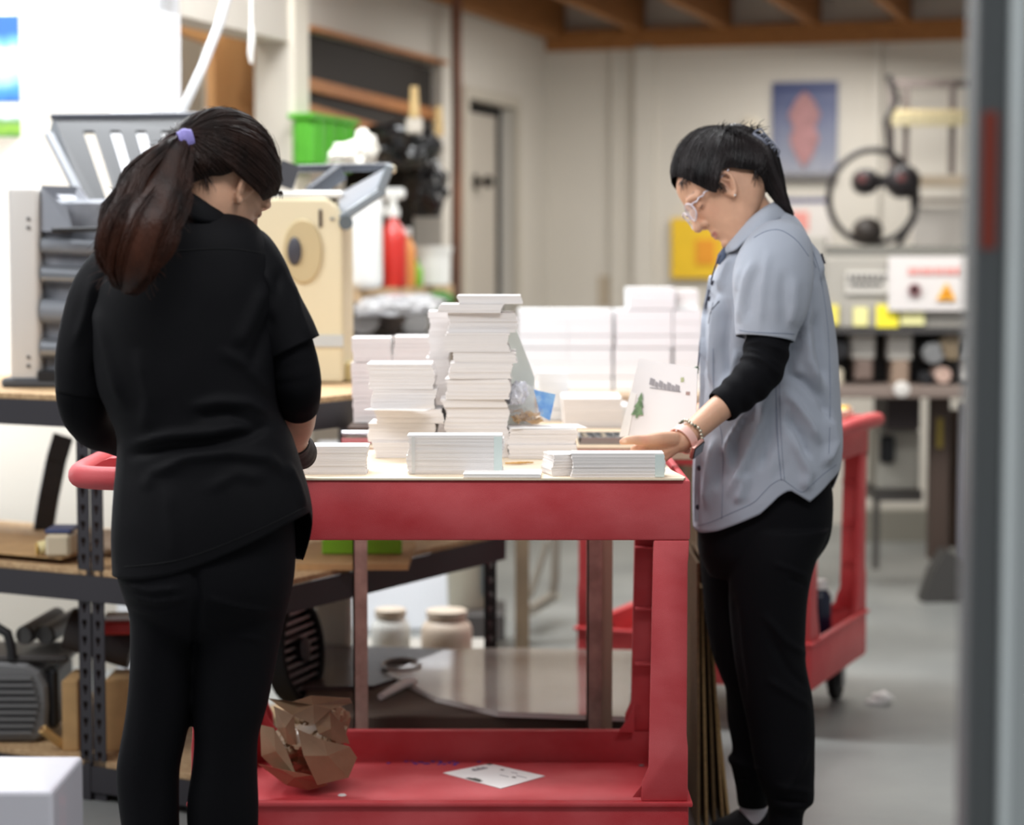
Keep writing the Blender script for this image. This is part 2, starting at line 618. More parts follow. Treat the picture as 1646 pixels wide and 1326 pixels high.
PL = MB()
for a, b, d in ((984, 992, 0.03), (1022, 1052, 0.05), (1398, 1412, 0.04)):
    rb(PL, K0, -d, 0, vpx(a), vpx(b), 0, zc)
struct(PL.build('trim_5', cream_wall))
struct(rb(MB(), K0, -0.006, 0, vpx(962), vpx(982), 1.02, 1.17).build('trim_6', M_('faint_plate', (180, 166, 146), 0.6)))
ceil = rb(MB(), K0, -3.4, 0.1, -0.2, 5.5, zc + 0.24, zc + 0.28).build('ceiling', M_('ceiling_board', (96, 64, 34), 0.8, var=0.2, vscale=3))
struct(ceil)
rb(MB(), K0, -0.05, 0.0, -0.05, 5.4, zc - 0.02, zc + 0.075).build('wall_plate', wood_j, ceil)
rb(MB(), K0, -3.4, 0.0, 0.02, 0.09, zc + 0.03, zc + 0.24).build('joist', wood_j, ceil)
for i in range(12):
    v = 0.44 + i * 0.42
    rb(MB(), K0, -3.4, 0.0, v, v + 0.045, zc + 0.06, zc + 0.24).build('joist', wood_j, ceil)

# ------------------------------------------------------------ things on the walls
# landscape poster, two pictures, on the white wall
yw = 6.75
pz = lambda py: P(10, py, yw).z
po = thing('poster', (P(0, 222, yw).x, yw - 0.05, pz(222)), 'blue landscape poster of mountains and water on the bright white wall', 'poster')
x0, x1 = P(-70, 100, yw - 0.02).x, P(45, 100, yw - 0.02).x
off = po.location


def vgrad(name, stops, sc=3.0, rough=0.4):
    """printed picture: colours by height (z in object space) broken by noise."""
    m = bpy.data.materials.new(name); m.use_nodes = True; nt = m.node_tree; b = nt.nodes['Principled BSDF']
    b.inputs['Roughness'].default_value = rough
    tc = nt.nodes.new('ShaderNodeTexCoord'); sx = nt.nodes.new('ShaderNodeSeparateXYZ'); nt.links.new(tc.outputs['Generated'], sx.inputs[0])
    n = nt.nodes.new('ShaderNodeTexNoise'); n.inputs['Scale'].default_value = sc; n.inputs['Detail'].default_value = 4
    nt.links.new(tc.outputs['Generated'], n.inputs['Vector'])
    ma = nt.nodes.new('ShaderNodeMath'); ma.operation = 'MULTIPLY_ADD'; ma.inputs[1].default_value = 0.35; nt.links.new(n.outputs['Fac'], ma.inputs[0]); nt.links.new(sx.outputs['Z'], ma.inputs[2])
    r = nt.nodes.new('ShaderNodeValToRGB'); el = r.color_ramp.elements
    el[0].position = stops[0][0]; el[0].color = lin(stops[0][1]); el[1].position = stops[-1][0]; el[1].color = lin(stops[-1][1])
    for p, c in stops[1:-1]:
        e = el.new(p); e.color = lin(c)
    nt.links.new(ma.outputs[0], r.inputs[0]); nt.links.new(r.outputs[0], b.inputs['Base Color'])
    return m


pic1 = vgrad('sea_picture', [(0.1, (30, 70, 120)), (0.35, (60, 130, 200)), (0.55, (190, 215, 240)), (0.7, (235, 242, 250)), (0.85, (90, 150, 225)), (1.1, (40, 90, 190))])
pic2 = vgrad('meadow_picture', [(0.15, (60, 110, 50)), (0.45, (120, 160, 50)), (0.7, (90, 130, 70)), (0.9, (220, 235, 240)), (1.1, (240, 248, 250))], 5)
rp = lambda a, b, za, zb, d0, d1: MB().bb(a, b, yw - d1, yw - d0, za, zb)
rp(x0, x1, pz(222), pz(26), 0.05, 0.056).build('sheet', white_pl, po, off)
rp(x0, x1, pz(166), pz(28), 0.057, 0.059).build('picture', pic1, po, off)
rp(x0, x1, pz(222), pz(172), 0.057, 0.059).build('picture', pic2, po, off)
# wall board behind so the poster rests on the wall
rp(x0 - 0.01, x1 + 0.0, pz(224), pz(24), -0.12, 0.05).build('backing', white_pl, po, off)

# white hose hanging diagonally, and pull cord
h = MB().tube([P(372, -30, 6.0), P(352, 40, 5.95), P(325, 110, 5.9), P(296, 172, 5.85), P(285, 210, 5.85)], 0.013, 12)
tag(h.build('hose', M_('hose_grey', (208, 210, 212), 0.4), smooth=True), 'pale grey hose rising diagonally from the slotted machine to the ceiling', 'hose')
cpull = thing('pull_cord', P(404, 100, 6.2), 'thin white pull cord hanging down in front of the recess', 'cord')
MB().tube([P(404, -20, 6.2), P(404, 40, 6.2)], 0.004, 8).build('cord', white_pl, cpull, cpull.location)
MB().tube([P(404, 38, 6.2), P(405, 60, 6.2), P(403, 85, 6.2), P(404, 102, 6.2)], [0.005, 0.009, 0.008, 0.004], 12).build('handle', white_pl, cpull, cpull.location, smooth=True)

# brown pipe at the end of the alcove wall
yp = (A0 + U * tpx(728)).y - 0.25
tag(MB().tube([P(733, 660, yp), P(733, 470, yp), P(735, 200, yp), P(733, -30, yp)], 0.022, 14).build('pipe', M_('brown_pipe', (128, 84, 62), 0.5, rgb2=(92, 64, 50), vscale=3), smooth=True),
    'vertical brown pipe running up beside the alcove, left of the grey door', 'pipe')

# blue poster with a reddish figure, back wall
def onback(px, py, lift=0.0):
    q = K0 + Vv * vpx(px); p = P(px, py, q.y - lift); return p


Rm = Matrix(((Vv.x, U.x, 0), (Vv.y, U.y, 0), (0, 0, 1)))


def backrect(px0, px1, py0, py1, lift, t, name, m, parent=None, off=(0, 0, 0), bevel=0):
    a = onback(px0, py1, lift); b_ = onback(px1, py0, lift)
    c = (a + b_) / 2
    return MB().box(c, ((b_ - a).dot(Vv), t, abs(b_.z - a.z)), M=Rm).build(name, m, parent, off, bevel=bevel)


pb = thing('poster', onback(1292, 278, 0.02), 'dark blue poster with a reddish figure hung on the back wall', 'poster')
backrect(1240, 1347, 130, 280, 0.01, 0.012, 'sheet', vgrad('blue_poster', [(0.1, (150, 150, 158)), (0.4, (120, 124, 140)), (0.75, (86, 92, 122)), (1.0, (60, 70, 112)), (1.2, (46, 58, 104))], 4), pb, pb.location)
backrect(1245, 1345, 137, 148, 0.02, 0.004, 'title_strip', M_('navy_print', (44, 56, 104), 0.5), pb, pb.location)
fg = MB()
cc = onback(1293, 205, 0.025)
pol = [(-.045, -.12), (-.07, -.05), (-.05, .0), (-.075, .06), (-.04, .13), (0, .17), (.04, .13), (.075, .06), (.05, 0), (.07, -.05), (.045, -.12), (0, -.19)]
fg.prism(pol, cc, Vv, (0, 0, 1), 0.003)
fg.build('figure_print', M_('red_print', (158, 112, 112), 0.5, var=0.2, vscale=30), pb, pb.location)
tag(backrect(1232, 1345, 283, 290, 0.03, 0.05, 'ledge', M_('dark_ledge', (90, 86, 88), 0.5)), 'thin dark ledge on the back wall below the blue poster', 'ledge')
ys = thing('sign', onback(1110, 445, 0.05), 'bright yellow sign on the back wall in front of the bowed face', 'sign')
backrect(1080, 1165, 350, 447, 0.03, 0.03, 'board', M_('yellow_board', (232, 190, 40), 0.5, var=0.06), ys, ys.location)
backrect(1118, 1150, 385, 425, 0.052, 0.004, 'print', M_('orange_print', (226, 150, 40), 0.5), ys, ys.location)
rs = thing('notice', onback(1285, 380, 0.02), 'white notice with a blue bar and red marks behind the collar of the grey shirt', 'notice')
backrect(1240, 1335, 318, 430, 0.01, 0.006, 'sheet', M_('notice_white', (216, 210, 204), 0.6), rs, rs.location)
backrect(1262, 1335, 318, 326, 0.016, 0.004, 'blue_bar', M_('navy_bar', (70, 74, 116), 0.5), rs, rs.location)
backrect(1270, 1300, 340, 372, 0.016, 0.004, 'red_mark', M_('pink_mark', (226, 150, 140), 0.5), rs, rs.location)
lp = thing('bell', onback(1208, 205, 0.05), 'small pale round bell on the back wall above the dark haired head', 'bell')
MB().lathe(onback(1208, 205, 0.0), [(0.045, 0), (0.045, 0.02), (0.04, 0.05), (0.02, 0.07)], axis=-U, n=18).build('dome', M_('bell_cream', (226, 216, 196), 0.4), lp, lp.location, smooth=True)
MB().cyl(onback(1208, 205, -0.01), onback(1208, 205, 0.012), 0.05).build('base', cream_trim, lp, lp.location)

# ------------------------------------------------------------ alcove shelves and what stands there
def alc(px, py, v):
    """point on a plane parallel to the rear left wall, v across (negative = inside)."""
    k = (px - HX) / F_PX; o = A0 + Vv * v
    t = (k * o.y - o.x) / (U.x - k * U.y)
    q = o + U * t
    return P(px, py, q.y)


def alcrect(px0, py0, px1, py1, h, v, t, name, m, parent=None, off=(0, 0, 0)):
    """strip following the wall from (px0,py0) to (px1,py1) (tops), height h metres."""
    a, b_ = alc(px0, py0, v), alc(px1, py1, v)
    z = (a.z + b_.z) / 2
    mb = MB().add([(a.x, a.y, a.z - h), (b_.x, b_.y, b_.z - h), (b_.x, b_.y, b_.z), (a.x, a.y, a.z)] +
                  [(p.x + Vv.x * -t, p.y + Vv.y * -t, zz) for p, zz in ((a, a.z - h), (b_, b_.z - h), (b_, b_.z), (a, a.z))],
                  [(0, 1, 2, 3), (7, 6, 5, 4), (0, 4, 5, 1), (1, 5, 6, 2), (2, 6, 7, 3), (3, 7, 4, 0)])
    return mb.build(name, m, parent, off)


sh = thing('wall_shelf', alc(600, 465, -0.1), 'dark board with two orange wooden rails inside the alcove', 'shelf')
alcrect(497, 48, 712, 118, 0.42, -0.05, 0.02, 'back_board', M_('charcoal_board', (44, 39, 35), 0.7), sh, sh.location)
alcrect(497, 124, 712, 178, 0.045, -0.02, 0.05, 'rail', wood_trim, sh, sh.location)
alcrect(497, 142, 712, 196, 0.055, -0.06, 0.02, 'blue_board', M_('navy_board', (58, 62, 88), 0.6), sh, sh.location)
alcrect(497, 166, 610, 200, 0.04, -0.02, 0.05, 'rail', wood_trim, sh, sh.location)
lsh = thing('wooden_shelf', alc(640, 466, 0.0), 'pale wooden shelf board holding bottles in front of the alcove', 'shelf')
a, b_ = P(552, 466, 7.3), P(728, 470, 8.7)
MB().add([(a.x, a.y, a.z), (b_.x, b_.y, a.z), (b_.x - .28, b_.y + .1, a.z), (a.x - .3, a.y + .1, a.z)] +
         [(a.x, a.y, a.z - .045), (b_.x, b_.y, a.z - .045), (b_.x - .28, b_.y + .1, a.z - .045), (a.x - .3, a.y + .1, a.z - .045)],
         [(0, 1, 2, 3), (7, 6, 5, 4), (0, 4, 5, 1), (1, 5, 6, 2), (2, 6, 7, 3), (3, 7, 4, 0)]).build('board', M_('pale_wood', (206, 178, 140), 0.6, rgb2=(190, 158, 118), vscale=8, stretch=(1, 8, 1)), lsh, lsh.location)
for tt in (0.12, 0.85):
    c = a.lerp(b_, tt)
    MB().bar((c.x - 0.02, c.y + .04, a.z - .045), (c.x - .2, c.y + .1, a.z - .2), 0.02).build('bracket', black_metal, lsh, lsh.location)
shz = a.z


def onshelf(px, t):
    c = a.lerp(b_, t); Y = c.y + 0.05
    p = P(px, 460, Y); p.z = shz; return p


def bottle(px, t, hgt, r, m, label, capm=None, spray=False, cat='bottle'):
    p = onshelf(px, t)
    o = thing('spray_bottle' if spray else 'bottle', p, label, cat)
    z = hgt
    MB().lathe(p, [(r * .9, 0), (r, .01), (r, z * .62), (r * .85, z * .7), (r * .38, z * .8), (r * .38, z * .86)], n=20).build('body', m, o, p, smooth=True)
    cm = capm or white_pl
    if spray:
        MB().lathe(p + Vector((0, 0, z * .85)), [(r * .5, 0), (r * .5, .03), (r * .3, .035), (r * .35, .07)], n=14).build('collar', cm, o, p, smooth=True)
        MB().box(p + Vector((-.01, 0, z * .85 + .085)), (.11, .035, .04)).build('spray_head', cm, o, p, bevel=.01)
        MB().bar(p + Vector((-.05, 0, z * .85 + .07)), p + Vector((-.03, 0, z * .85 + .01)), .012, .02).build('trigger', cm, o, p)
    else:
        MB().lathe(p + Vector((0, 0, z * .85)), [(r * .45, 0), (r * .45, z * .13), (r * .2, z * .15)], n=14).build('cap', cm, o, p, smooth=True)
    return o


bottle(632, 0.45, 0.30, 0.05, M_('red_liquid', (206, 48, 40), 0.3, coat=0.5), 'red bottle with a white spray head on the wooden shelf', spray=True)
bottle(602, 0.38, 0.16, 0.032, M_('slate_liquid', (74, 84, 104), 0.4), 'slate blue bottle just left of the red spray bottle')
bottle(656, 0.55, 0.22, 0.028, M_('orange_liquid', (226, 150, 80), 0.4), 'slim orange bottle just right of the red spray bottle')
bottle(669, 0.60, 0.10, 0.026, M_('lime_liquid', (120, 180, 50), 0.4), 'small lime green bottle between the orange bottle and the white tub', M_('green_cap', (96, 170, 40), 0.4))
tb = thing('tub', onshelf(697, 0.72), 'round white tub at the right end of the wooden shelf', 'tub')
MB().lathe(tb.location, [(0.055, 0), (0.062, 0.005), (0.066, 0.12), (0.07, 0.122), (0.07, 0.135), (0.02, 0.137)], n=24).build('body', white_pl, tb, tb.location, smooth=True)
MB().lathe(tb.location + Vector((0, 0, .135)), [(0.073, 0), (0.073, 0.014), (0.01, 0.016)], n=24).build('lid', white_pl, tb, tb.location, smooth=True)
jg = thing('jug', onshelf(580, 0.12), 'translucent white jug behind the cream machine on the wooden shelf', 'jug')
MB().box(jg.location + Vector((0, 0, 0.16)), (0.15, 0.12, 0.32)).build('body', M_('milky', (224, 226, 224), 0.3), jg, jg.location, bevel=0.03, seg=3, smooth=True)
MB().lathe(jg.location + Vector((0, 0, .31)), [(0.03, 0), (0.03, 0.04), (0.01, 0.045)], n=16).build('cap', cream_pl, jg, jg.location, smooth=True)

# green crate, white crumpled bags, black bags, in the alcove
gc = thing('crate', alc(540, 270, 0.08), 'bright green plastic crate on the alcove shelf left', 'crate')
g0, g1 = alc(502, 268, 0.10), alc(574, 268, 0.10)
dd = (g1 - g0); dd.z = 0; L = dd.length; dn = dd.normalized(); ang = math.atan2(dn.y, dn.x)
gz0 = P(540, 275, (g0.y + g1.y) / 2).z; gz1 = P(500, 186, g0.y).z
Rg = Matrix.Rotation(ang, 3, 'Z'); cg = (g0 + g1) / 2 + Vector((-dn.y, dn.x, 0)) * 0.04
MB().box((cg.x, cg.y, (gz0 + gz1) / 2), (L, 0.08, gz1 - gz0), M=Rg).build('body', green_pl, gc, gc.location, bevel=0.02)
MB().box((cg.x, cg.y, gz1), (L + 0.02, 0.095, 0.02), M=Rg).build('rim', green_pl, gc, gc.location, bevel=0.004)
for i in range(4):
    c2 = g0.lerp(g1, 0.15 + i * 0.23); MB().box((c2.x + dn.y * .004, c2.y - dn.x * .004, (gz0 + gz1) / 2), (0.015, 0.012, (gz1 - gz0) * .85), M=Rg).build('rib', green_pl, gc, gc.location)


def crumple(name, c, ax, m, seed, label, cat, rough=0.25, sub=4, flat=True, parent=None):
    bm = bmesh.new(); bmesh.ops.create_icosphere(bm, subdivisions=sub, radius=1)
    V = np.array([v.co[:] for v in bm.verts])
    r = 1 + rough * vnoise(V, 2.5, seed) * 0.6 + rough * 0.6 * np.abs(vnoise(V, 6, seed + 1)) + rough * .25 * vnoise(V, 14, seed + 2)
    for v, q, k in zip(bm.verts, V, r):
        v.co = Vector((c[0] + q[0] * ax[0] * k, c[1] + q[1] * ax[1] * k, max(c[2] + q[2] * ax[2] * k, c[2] - ax[2] * 0.93)))
    me = bpy.data.meshes.new(name); bm.to_mesh(me); bm.free(); me.materials.append(m)
    if not flat: me.shade_smooth()
    me_c = Vector(c); V = getv(me); setv(me, V - np.array(me_c))
    o = bpy.data.objects.new(name, me); COL.objects.link(o); o.location = me_c
    if parent: o.parent = parent
    else: tag(o, label, cat)
    return o


blackbag = M_('black_bag', (22, 22, 24), 0.28, coat=0.3)
crumple('plastic_bag', P(556, 248, 6.9), (0.05, 0.05, 0.032), M_('bag_white', (222, 220, 210), 0.6), 5, 'crumpled off white bag in front of the green crate', 'bag', 0.5)
crumple('plastic_bag', P(588, 240, 7.1), (0.03, 0.04, 0.05), M_('bag_white', (0, 0, 0)), 9, 'small upright white bag leaning beside the green crate', 'bag', 0.5)
crumple('rubbish_bag', P(650, 236, 8.0), (0.11, 0.10, 0.085), blackbag, 12, 'glossy black rubbish bag hanging high in the alcove', 'bag', 0.45)
crumple('rubbish_bag', P(682, 305, 8.2), (0.07, 0.07, 0.11), blackbag, 15, 'black rubbish bag hanging lower beside the brown pipe', 'bag', 0.4)
for i, (px, py) in enumerate(((666, 175), (705, 205))):
    p = P(px, py, 7.9 + i * .3)
    o = thing('brush', p, ('wooden handled brush hanging left above the black bag', 'wooden handled brush hanging right beside the pipe')[i], 'brush')
    MB().tube([p + Vector((0, 0, .08)), p + Vector((0, 0, .02)), p + Vector((0, 0, -.03))], [.014, .018, .02], 12).build('handle', M_('brush_wood', (206, 176, 122), 0.5), o, p, smooth=True)
    MB().box(p + Vector((0, 0, -.06)), (.06, .03, .06)).build('head', M_('brush_head', (198, 190, 178), 0.6), o, p, bevel=.008)
# wrapped bundle below the wooden shelf
wr = thing('wrapped_rolls', P(620, 530, 7.6), 'rolls wrapped in grey plastic stored under the wooden shelf', 'rolls')
for i, (px, py, r) in enumerate(((585, 512, .055), (628, 505, .06), (668, 518, .05))):
    p = P(px, py, 7.45 + .22 * i)
    MB().tube([p, p + Vector((-.04, .18, 0))], r, 16).build('roll', M_('roll_grey', (142, 140, 138) if i != 1 else (96, 84, 76), 0.3, coat=.4) if i != 1 else M_('roll_brown', (92, 80, 72), 0.35), wr, wr.location, smooth=True)
crumple('wrapping', P(635, 492, 7.5), (0.15, 0.12, 0.035), M_('cling_film', (196, 196, 198), 0.15, coat=.6), 31, '', '', 0.4, parent=wr)
for o in list(wr.children):
    if o.name.startswith('wrapping'): o.location = o.location - wr.location
MB().bb(P(552, 560, 7.5).x, P(725, 560, 7.5).x, 7.45, 8.0, P(600, 548, 7.5).z, P(600, 542, 7.5).z).build('lower_board', black_metal, wr, wr.location)
crumple('leafy_bag', P(702, 487, 8.2), (0.055, 0.06, 0.035), M_('leaf_green', (66, 120, 50), 0.5), 41, 'dark green bag stuffed under the right end of the wooden shelf', 'bag', 0.4)
# white low cabinet standing against the base of the left wall
tag(MB().bb(P(500, 900, 7.3).x, P(726, 900, 7.3).x, 7.3, 7.58, 0, 0.62).build('cabinet', white_wall, bevel=0.01), 'low white cabinet standing on the floor behind the black shelving', 'cabinet')
# ------------------------------------------------------------ black boltless shelving (bench), rotated 29 degrees
bn = math.radians(29)
E = Vector((math.cos(bn), -math.sin(bn), 0)); G = Vector((math.sin(bn), math.cos(bn), 0))   # along the front, into the depth
C0 = Vector((-0.543, 4.77, 0))     # near right corner on the floor
RB = Matrix(((E.x, G.x, 0), (E.y, G.y, 0), (0, 0, 1)))
DEP = 1.08


def bp_(e, g, z):
    return C0 + E * e + G * g + Vector((0, 0, z))


def bbox(mb, e0, e1, g0, g1, z0, z1):
    c = bp_((e0 + e1) / 2, (g0 + g1) / 2, (z0 + z1) / 2)
    return mb.box(c, (abs(e1 - e0), abs(g1 - g0), abs(z1 - z0)), M=RB)


bench = thing('shelving_unit', tuple(C0), 'black steel shelving workbench with perforated posts and particle board decks', 'shelving')
bo = bench.location


def post(e, g, name='post'):
    """L profile with keyhole slots down both faces: a real perforated strip built from rails and bridges."""
    mb = MB(); w_ = 0.036
    H = 0.937
    pitch = 0.0385
    n = int(H / pitch)
    # front face strip: two rails + bridges leaving keyholes
    for (a0, a1) in ((0, 0.011), (0.024, w_)):
        bbox(mb, e + a0, e + a1, g, g + 0.003, 0, H)
    for k in range(n + 1):
        z = k * pitch
        bbox(mb, e + 0.011, e + 0.024, g, g + 0.003, z, min(z + 0.017, H))
    for k in range(n):
        z = k * pitch + 0.017
        bbox(mb, e + 0.011, e + 0.0145, g, g + 0.003, z, z + 0.009)
        bbox(mb, e + 0.0205, e + 0.024, g, g + 0.003, z, z + 0.009)
    bbox(mb, e, e + 0.003, g, g + 0.035, 0, H)
    mb.build(name, black_metal, bench, bo)


for e in (-0.495, -0.535, -0.040, -2.3): post(e, 0)
for e, g in ((-0.040, DEP - 0.04), (-0.535, .58), (-.497, DEP - .04)): post(e, g)
for z0, z1, z in ((0.872, 0.932, 0.932), (0.468, 0.528, 0.528), (0.02, 0.08, 0.08)):
    for e0, e1 in ((-2.3, -0.50), (-0.50, 0.0)):
        DP = DEP if e1 == 0 else .62
        mb = MB(); bbox(mb, e0, e1, -0.006, 0.0, z0, z1); bbox(mb, e0, e1, 0, 0.03, z0, z0 + 0.003); bbox(mb, e0, e1, 0, 0.03, z1 - 0.003, z1)
        mb.build('beam', black_metal, bench, bo)
        mb = MB(); bbox(mb, e0, e1, DP, DP + 0.006, z0, z1); mb.build('beam', black_metal, bench, bo)
        mb = MB(); bbox(mb, e0 + .004, e1 - .004, 0.0, DP - 0.002, z, z + 0.014); mb.build('deck', ply, bench, bo, bevel=0.001)
    mb = MB(); bbox(mb, -0.003, 0.003, 0, DEP, z0, z1); bbox(mb, -0.03, 0.0, 0, DEP, z0, z0 + 0.003); mb.build('beam', black_metal, bench, bo)
# gusset foot at the floor by the double post
mb = MB(); mb.prism([(-0.55, 0), (-0.50, 0), (-0.50, 0.09), (-0.515, 0.085)], bo - G * 0.008, E, (0, 0, 1), -0.004)
mb.build('foot_gusset', black_metal, bench, bo)
bz = 0.946   # top deck surface
mz = 0.542
lz = 0.094


def onb(px, py, z):
    return PZ(px, py, z)


# --- machine 1: grey folder with a raised slotted receiver, x 15..300
Y1 = 5.35
m1 = thing('folding_machine', P(120, 628, Y1), 'grey paper folding machine with raised slotted cover at the left end of the bench', 'machine')
mo = m1.location
zt, zb = P(60, 300, Y1).z, bz + 0.012
xl, xm, xr = P(15, 400, Y1).x, P(64, 400, Y1).x, P(225, 400, Y1).x
MB().bb(xl, xm, Y1 - .02, Y1 + .36, zb, zt).build('side_panel', M_('warm_grey', (200, 196, 190), 0.45), m1, mo, bevel=0.014, seg=3, smooth=True)
MB().bb(xm, xr, Y1 + .015, Y1 + .34, zb, zt - .03).build('inner_body', M_('silver_works', (140, 142, 148), 0.4, metal=0.2, rgb2=(80, 84, 90), vscale=9), m1, mo, bevel=0.01)
MB().bb(xl - .02, xr + .02, Y1 - .03, Y1 + .37, bz, zb + .012).build('base', M_('dark_base', (72, 74, 78), 0.5), m1, mo, bevel=0.006)
MB().bb(xm - .005, xr, Y1 - .03, Y1 + .1, zb, zb + .03).build('base_lip', dark_plastic, m1, mo, bevel=0.004)
for py in (352, 366, 574, 588):
    q = P(46, py, Y1 - .02); MB().cyl(q + Vector((0, .002, 0)), q - Vector((0, .004, 0)), .0045, 12).build('screw', M_('screw_dark', (90, 88, 86), 0.4), m1, mo)
# rollers and plates in front
for i, (py, r) in enumerate(((395, .018), (440, .022), (500, .03), (560, .026))):
    A, B = P(68, py, Y1), P(200, py + 6, Y1)
    MB().cyl(A, B, r, 18).build('roller', M_('roller_steel', (150, 154, 160), 0.25, 0.7) if i % 2 else M_('roller_grey', (120, 124, 130), 0.4), m1, mo, smooth=True)
MB().bar(P(84, 370, Y1 - .06), P(170, 368, Y1 - .06), .03, .012).build('handle_bar', dark_plastic, m1, mo, bevel=.003)
MB().add([P(66, 300, Y1), P(108, 335, Y1 - .02), P(118, 372, Y1 - .02), P(66, 372, Y1), P(66, 300, Y1 + .2), P(108, 335, Y1 + .2), P(118, 372, Y1 + .2), P(66, 372, Y1 + .2)],
         [(0, 1, 2, 3), (7, 6, 5, 4), (0, 4, 5, 1), (1, 5, 6, 2), (2, 6, 7, 3), (3, 7, 4, 0)]).build('clear_guard', M_('silver_guard', (170, 174, 182), 0.2, metal=0.5), m1, mo)
# slanted slotted cover: quad from (82,182)-(298,182) top to (178,470)-(300,470)
TL, TR, BR, BL = P(86, 186, Y1 + .42), P(318, 184, Y1 + .42), P(370, 455, Y1 + .05), P(180, 440, Y1 + .05)
cv = MB()
nn = ((TR - TL).cross(BL - TL)).normalized()
if nn.y > 0: nn = -nn


def q4(s, t):
    return TL.lerp(TR, s).lerp(BL.lerp(BR, s), t)


def panel(mb, s0, s1, t0, t1, th=0.012):
    a_, b2, c_, d_ = q4(s0, t0), q4(s1, t0), q4(s1, t1), q4(s0, t1)
    mb.add([a_, b2, c_, d_, a_ - nn * th, b2 - nn * th, c_ - nn * th, d_ - nn * th], [(0, 1, 2, 3), (7, 6, 5, 4), (0, 4, 5, 1), (1, 5, 6, 2), (2, 6, 7, 3), (3, 7, 4, 0)])


panel(cv, 0, 1, 0, 0.10); panel(cv, 0, 1, 0.86, 1.0)
ss = [0, .17, .245, .36, .43, .54, .61, .72, .79, .92, 1.0]
for i in range(0, len(ss) - 1, 2): panel(cv, ss[i], ss[i + 1], 0.10, 0.86)
panel(cv, ss[-1] - .02, 1, .1, .86)
cv.build('slotted_cover', M_('cover_grey', (30, 31, 33), 0.5), m1, mo)
MB().bar(q4(-0.02, 0) - nn * .004, q4(1.0, 0) - nn * .004, .024, .018).build('cover_edge', M_('dark_edge', (74, 76, 84), 0.4), m1, mo, bevel=.003)
bk = MB().add([TL, P(76, 225, Y1 + .38), P(120, 305, Y1 + .2), BL] + [p - Vector((0, -.05, 0)) for p in (TL, P(76, 225, Y1 + .38), P(120, 305, Y1 + .2), BL)],
              [(0, 1, 2, 3), (7, 6, 5, 4), (0, 4, 5, 1), (1, 5, 6, 2), (2, 6, 7, 3), (3, 7, 4, 0)])
bk.build('cover_side', M_('cover_side', (96, 99, 102), 0.35), m1, mo)
MB().bar(P(78, 215, Y1 + .36), P(124, 305, Y1 + .18), .02, .012).build('gas_strut', M_('strut', (86, 90, 96), 0.35), m1, mo)
MB().add([P(66, 298, Y1 + .03), P(125, 300, Y1 + .1), P(185, 380, Y1 + .02), P(185, 470, Y1 + .02), P(66, 470, Y1 + .03)] + [p + Vector((0, .03, 0)) for p in (P(66, 298, Y1 + .03), P(125, 300, Y1 + .1), P(185, 380, Y1 + .02), P(185, 470, Y1 + .02), P(66, 470, Y1 + .03))],
         [(0, 1, 2, 3, 4), (9, 8, 7, 6, 5), (0, 5, 6, 1), (1, 6, 7, 2), (2, 7, 8, 3), (3, 8, 9, 4), (4, 9, 5, 0)]).build('inner_plate', M_('plate_grey', (128, 130, 136), 0.35, metal=0.3), m1, mo)
tg = q4(.30, .83); MB().box(tg + nn * .006, (.02, .006, .016)).build('yellow_tag', M_('yellow_tag', (220, 200, 60), 0.5), m1, mo)

# --- machine 2: cream cabinet with a round dial, x 400..552
Y2 = 5.5
m2 = thing('duplicating_machine', P(480, 630, Y2), 'cream machine cabinet with a large round dial on the bench beside the ponytail', 'machine')
mo = m2.location
x0, x1 = P(408, 400, Y2).x, P(551, 400, Y2).x
ztop = P(480, 318, Y2).z; zbot = bz + .002
mb = MB(); pr = [(x0, zbot), (x1, zbot), (x1, ztop - .05), (x1 - .012, ztop - .02), (x1 - .04, ztop), (x0 + .03, ztop), (x0, ztop - .03)]
mb.prism(pr, (0, Y2, 0), (1, 0, 0), (0, 0, 1), -.36)
mb.build('cabinet', cream_pl, m2, mo, bevel=.008, seg=2)
q = P(487, 404, Y2)
MB().lathe(q + Vector((0, 0.004, 0)), [(.001, .014), (.092, .014), (.098, .008), (.098, -.01)], axis=(0, -1, 0), n=40).build('dial_recess', M_('dial_tan', (196, 178, 138), 0.5), m2, mo, smooth=True)
for o in [m2.children[-1]]: o.scale = (0.5, 1, .84); o.location.x += (q.x - mo.x) * .5; o.location.z += (q.z - mo.z) * .16
q3 = P(474, 404, Y2)
MB().lathe(q3, [(.034, -.004), (.036, .012), (.03, .02), (.012, .024)], axis=(0, -1, 0), n=26).build('knob', M_('dark_knob', (66, 66, 74), 0.4), m2, mo, smooth=True)
for o in [m2.children[-1]]: o.scale = (0.5, 1, 1.0); o.location.x += (q3.x - mo.x) * .5
MB().box(P(515, 351, Y2 - .002), (.008, .008, .045)).build('slot', M_('slot_brown', (62, 44, 40), 0.5), m2, mo, bevel=.002)
MB().box(P(534, 352, Y2 - .002), (.01, .006, .006)).build('screw', grey_metal, m2, mo)
MB().box(P(520, 548, Y2 - .002), (.10, .006, .03)).build('label_strip', M_('pale_strip', (196, 200, 200), 0.5), m2, mo)
MB().bb(x0, x1, Y2 + .01, Y2 + .3, ztop, ztop + .018).build('top_tray', white_pl, m2, mo, bevel=.005)
MB().bar(P(440, 272, Y2 + .12), P(630, 268, Y2 + .12), .018, .02).build('top_arm', M_('arm_dark', (66, 68, 74), 0.4), m2, mo, bevel=.003)
MB().bar(P(500, 312, Y2 + .05), P(548, 276, Y2 + .1), .03, .04).build('top_arm', M_('arm_dark', (0, 0, 0)), m2, mo, bevel=.003)
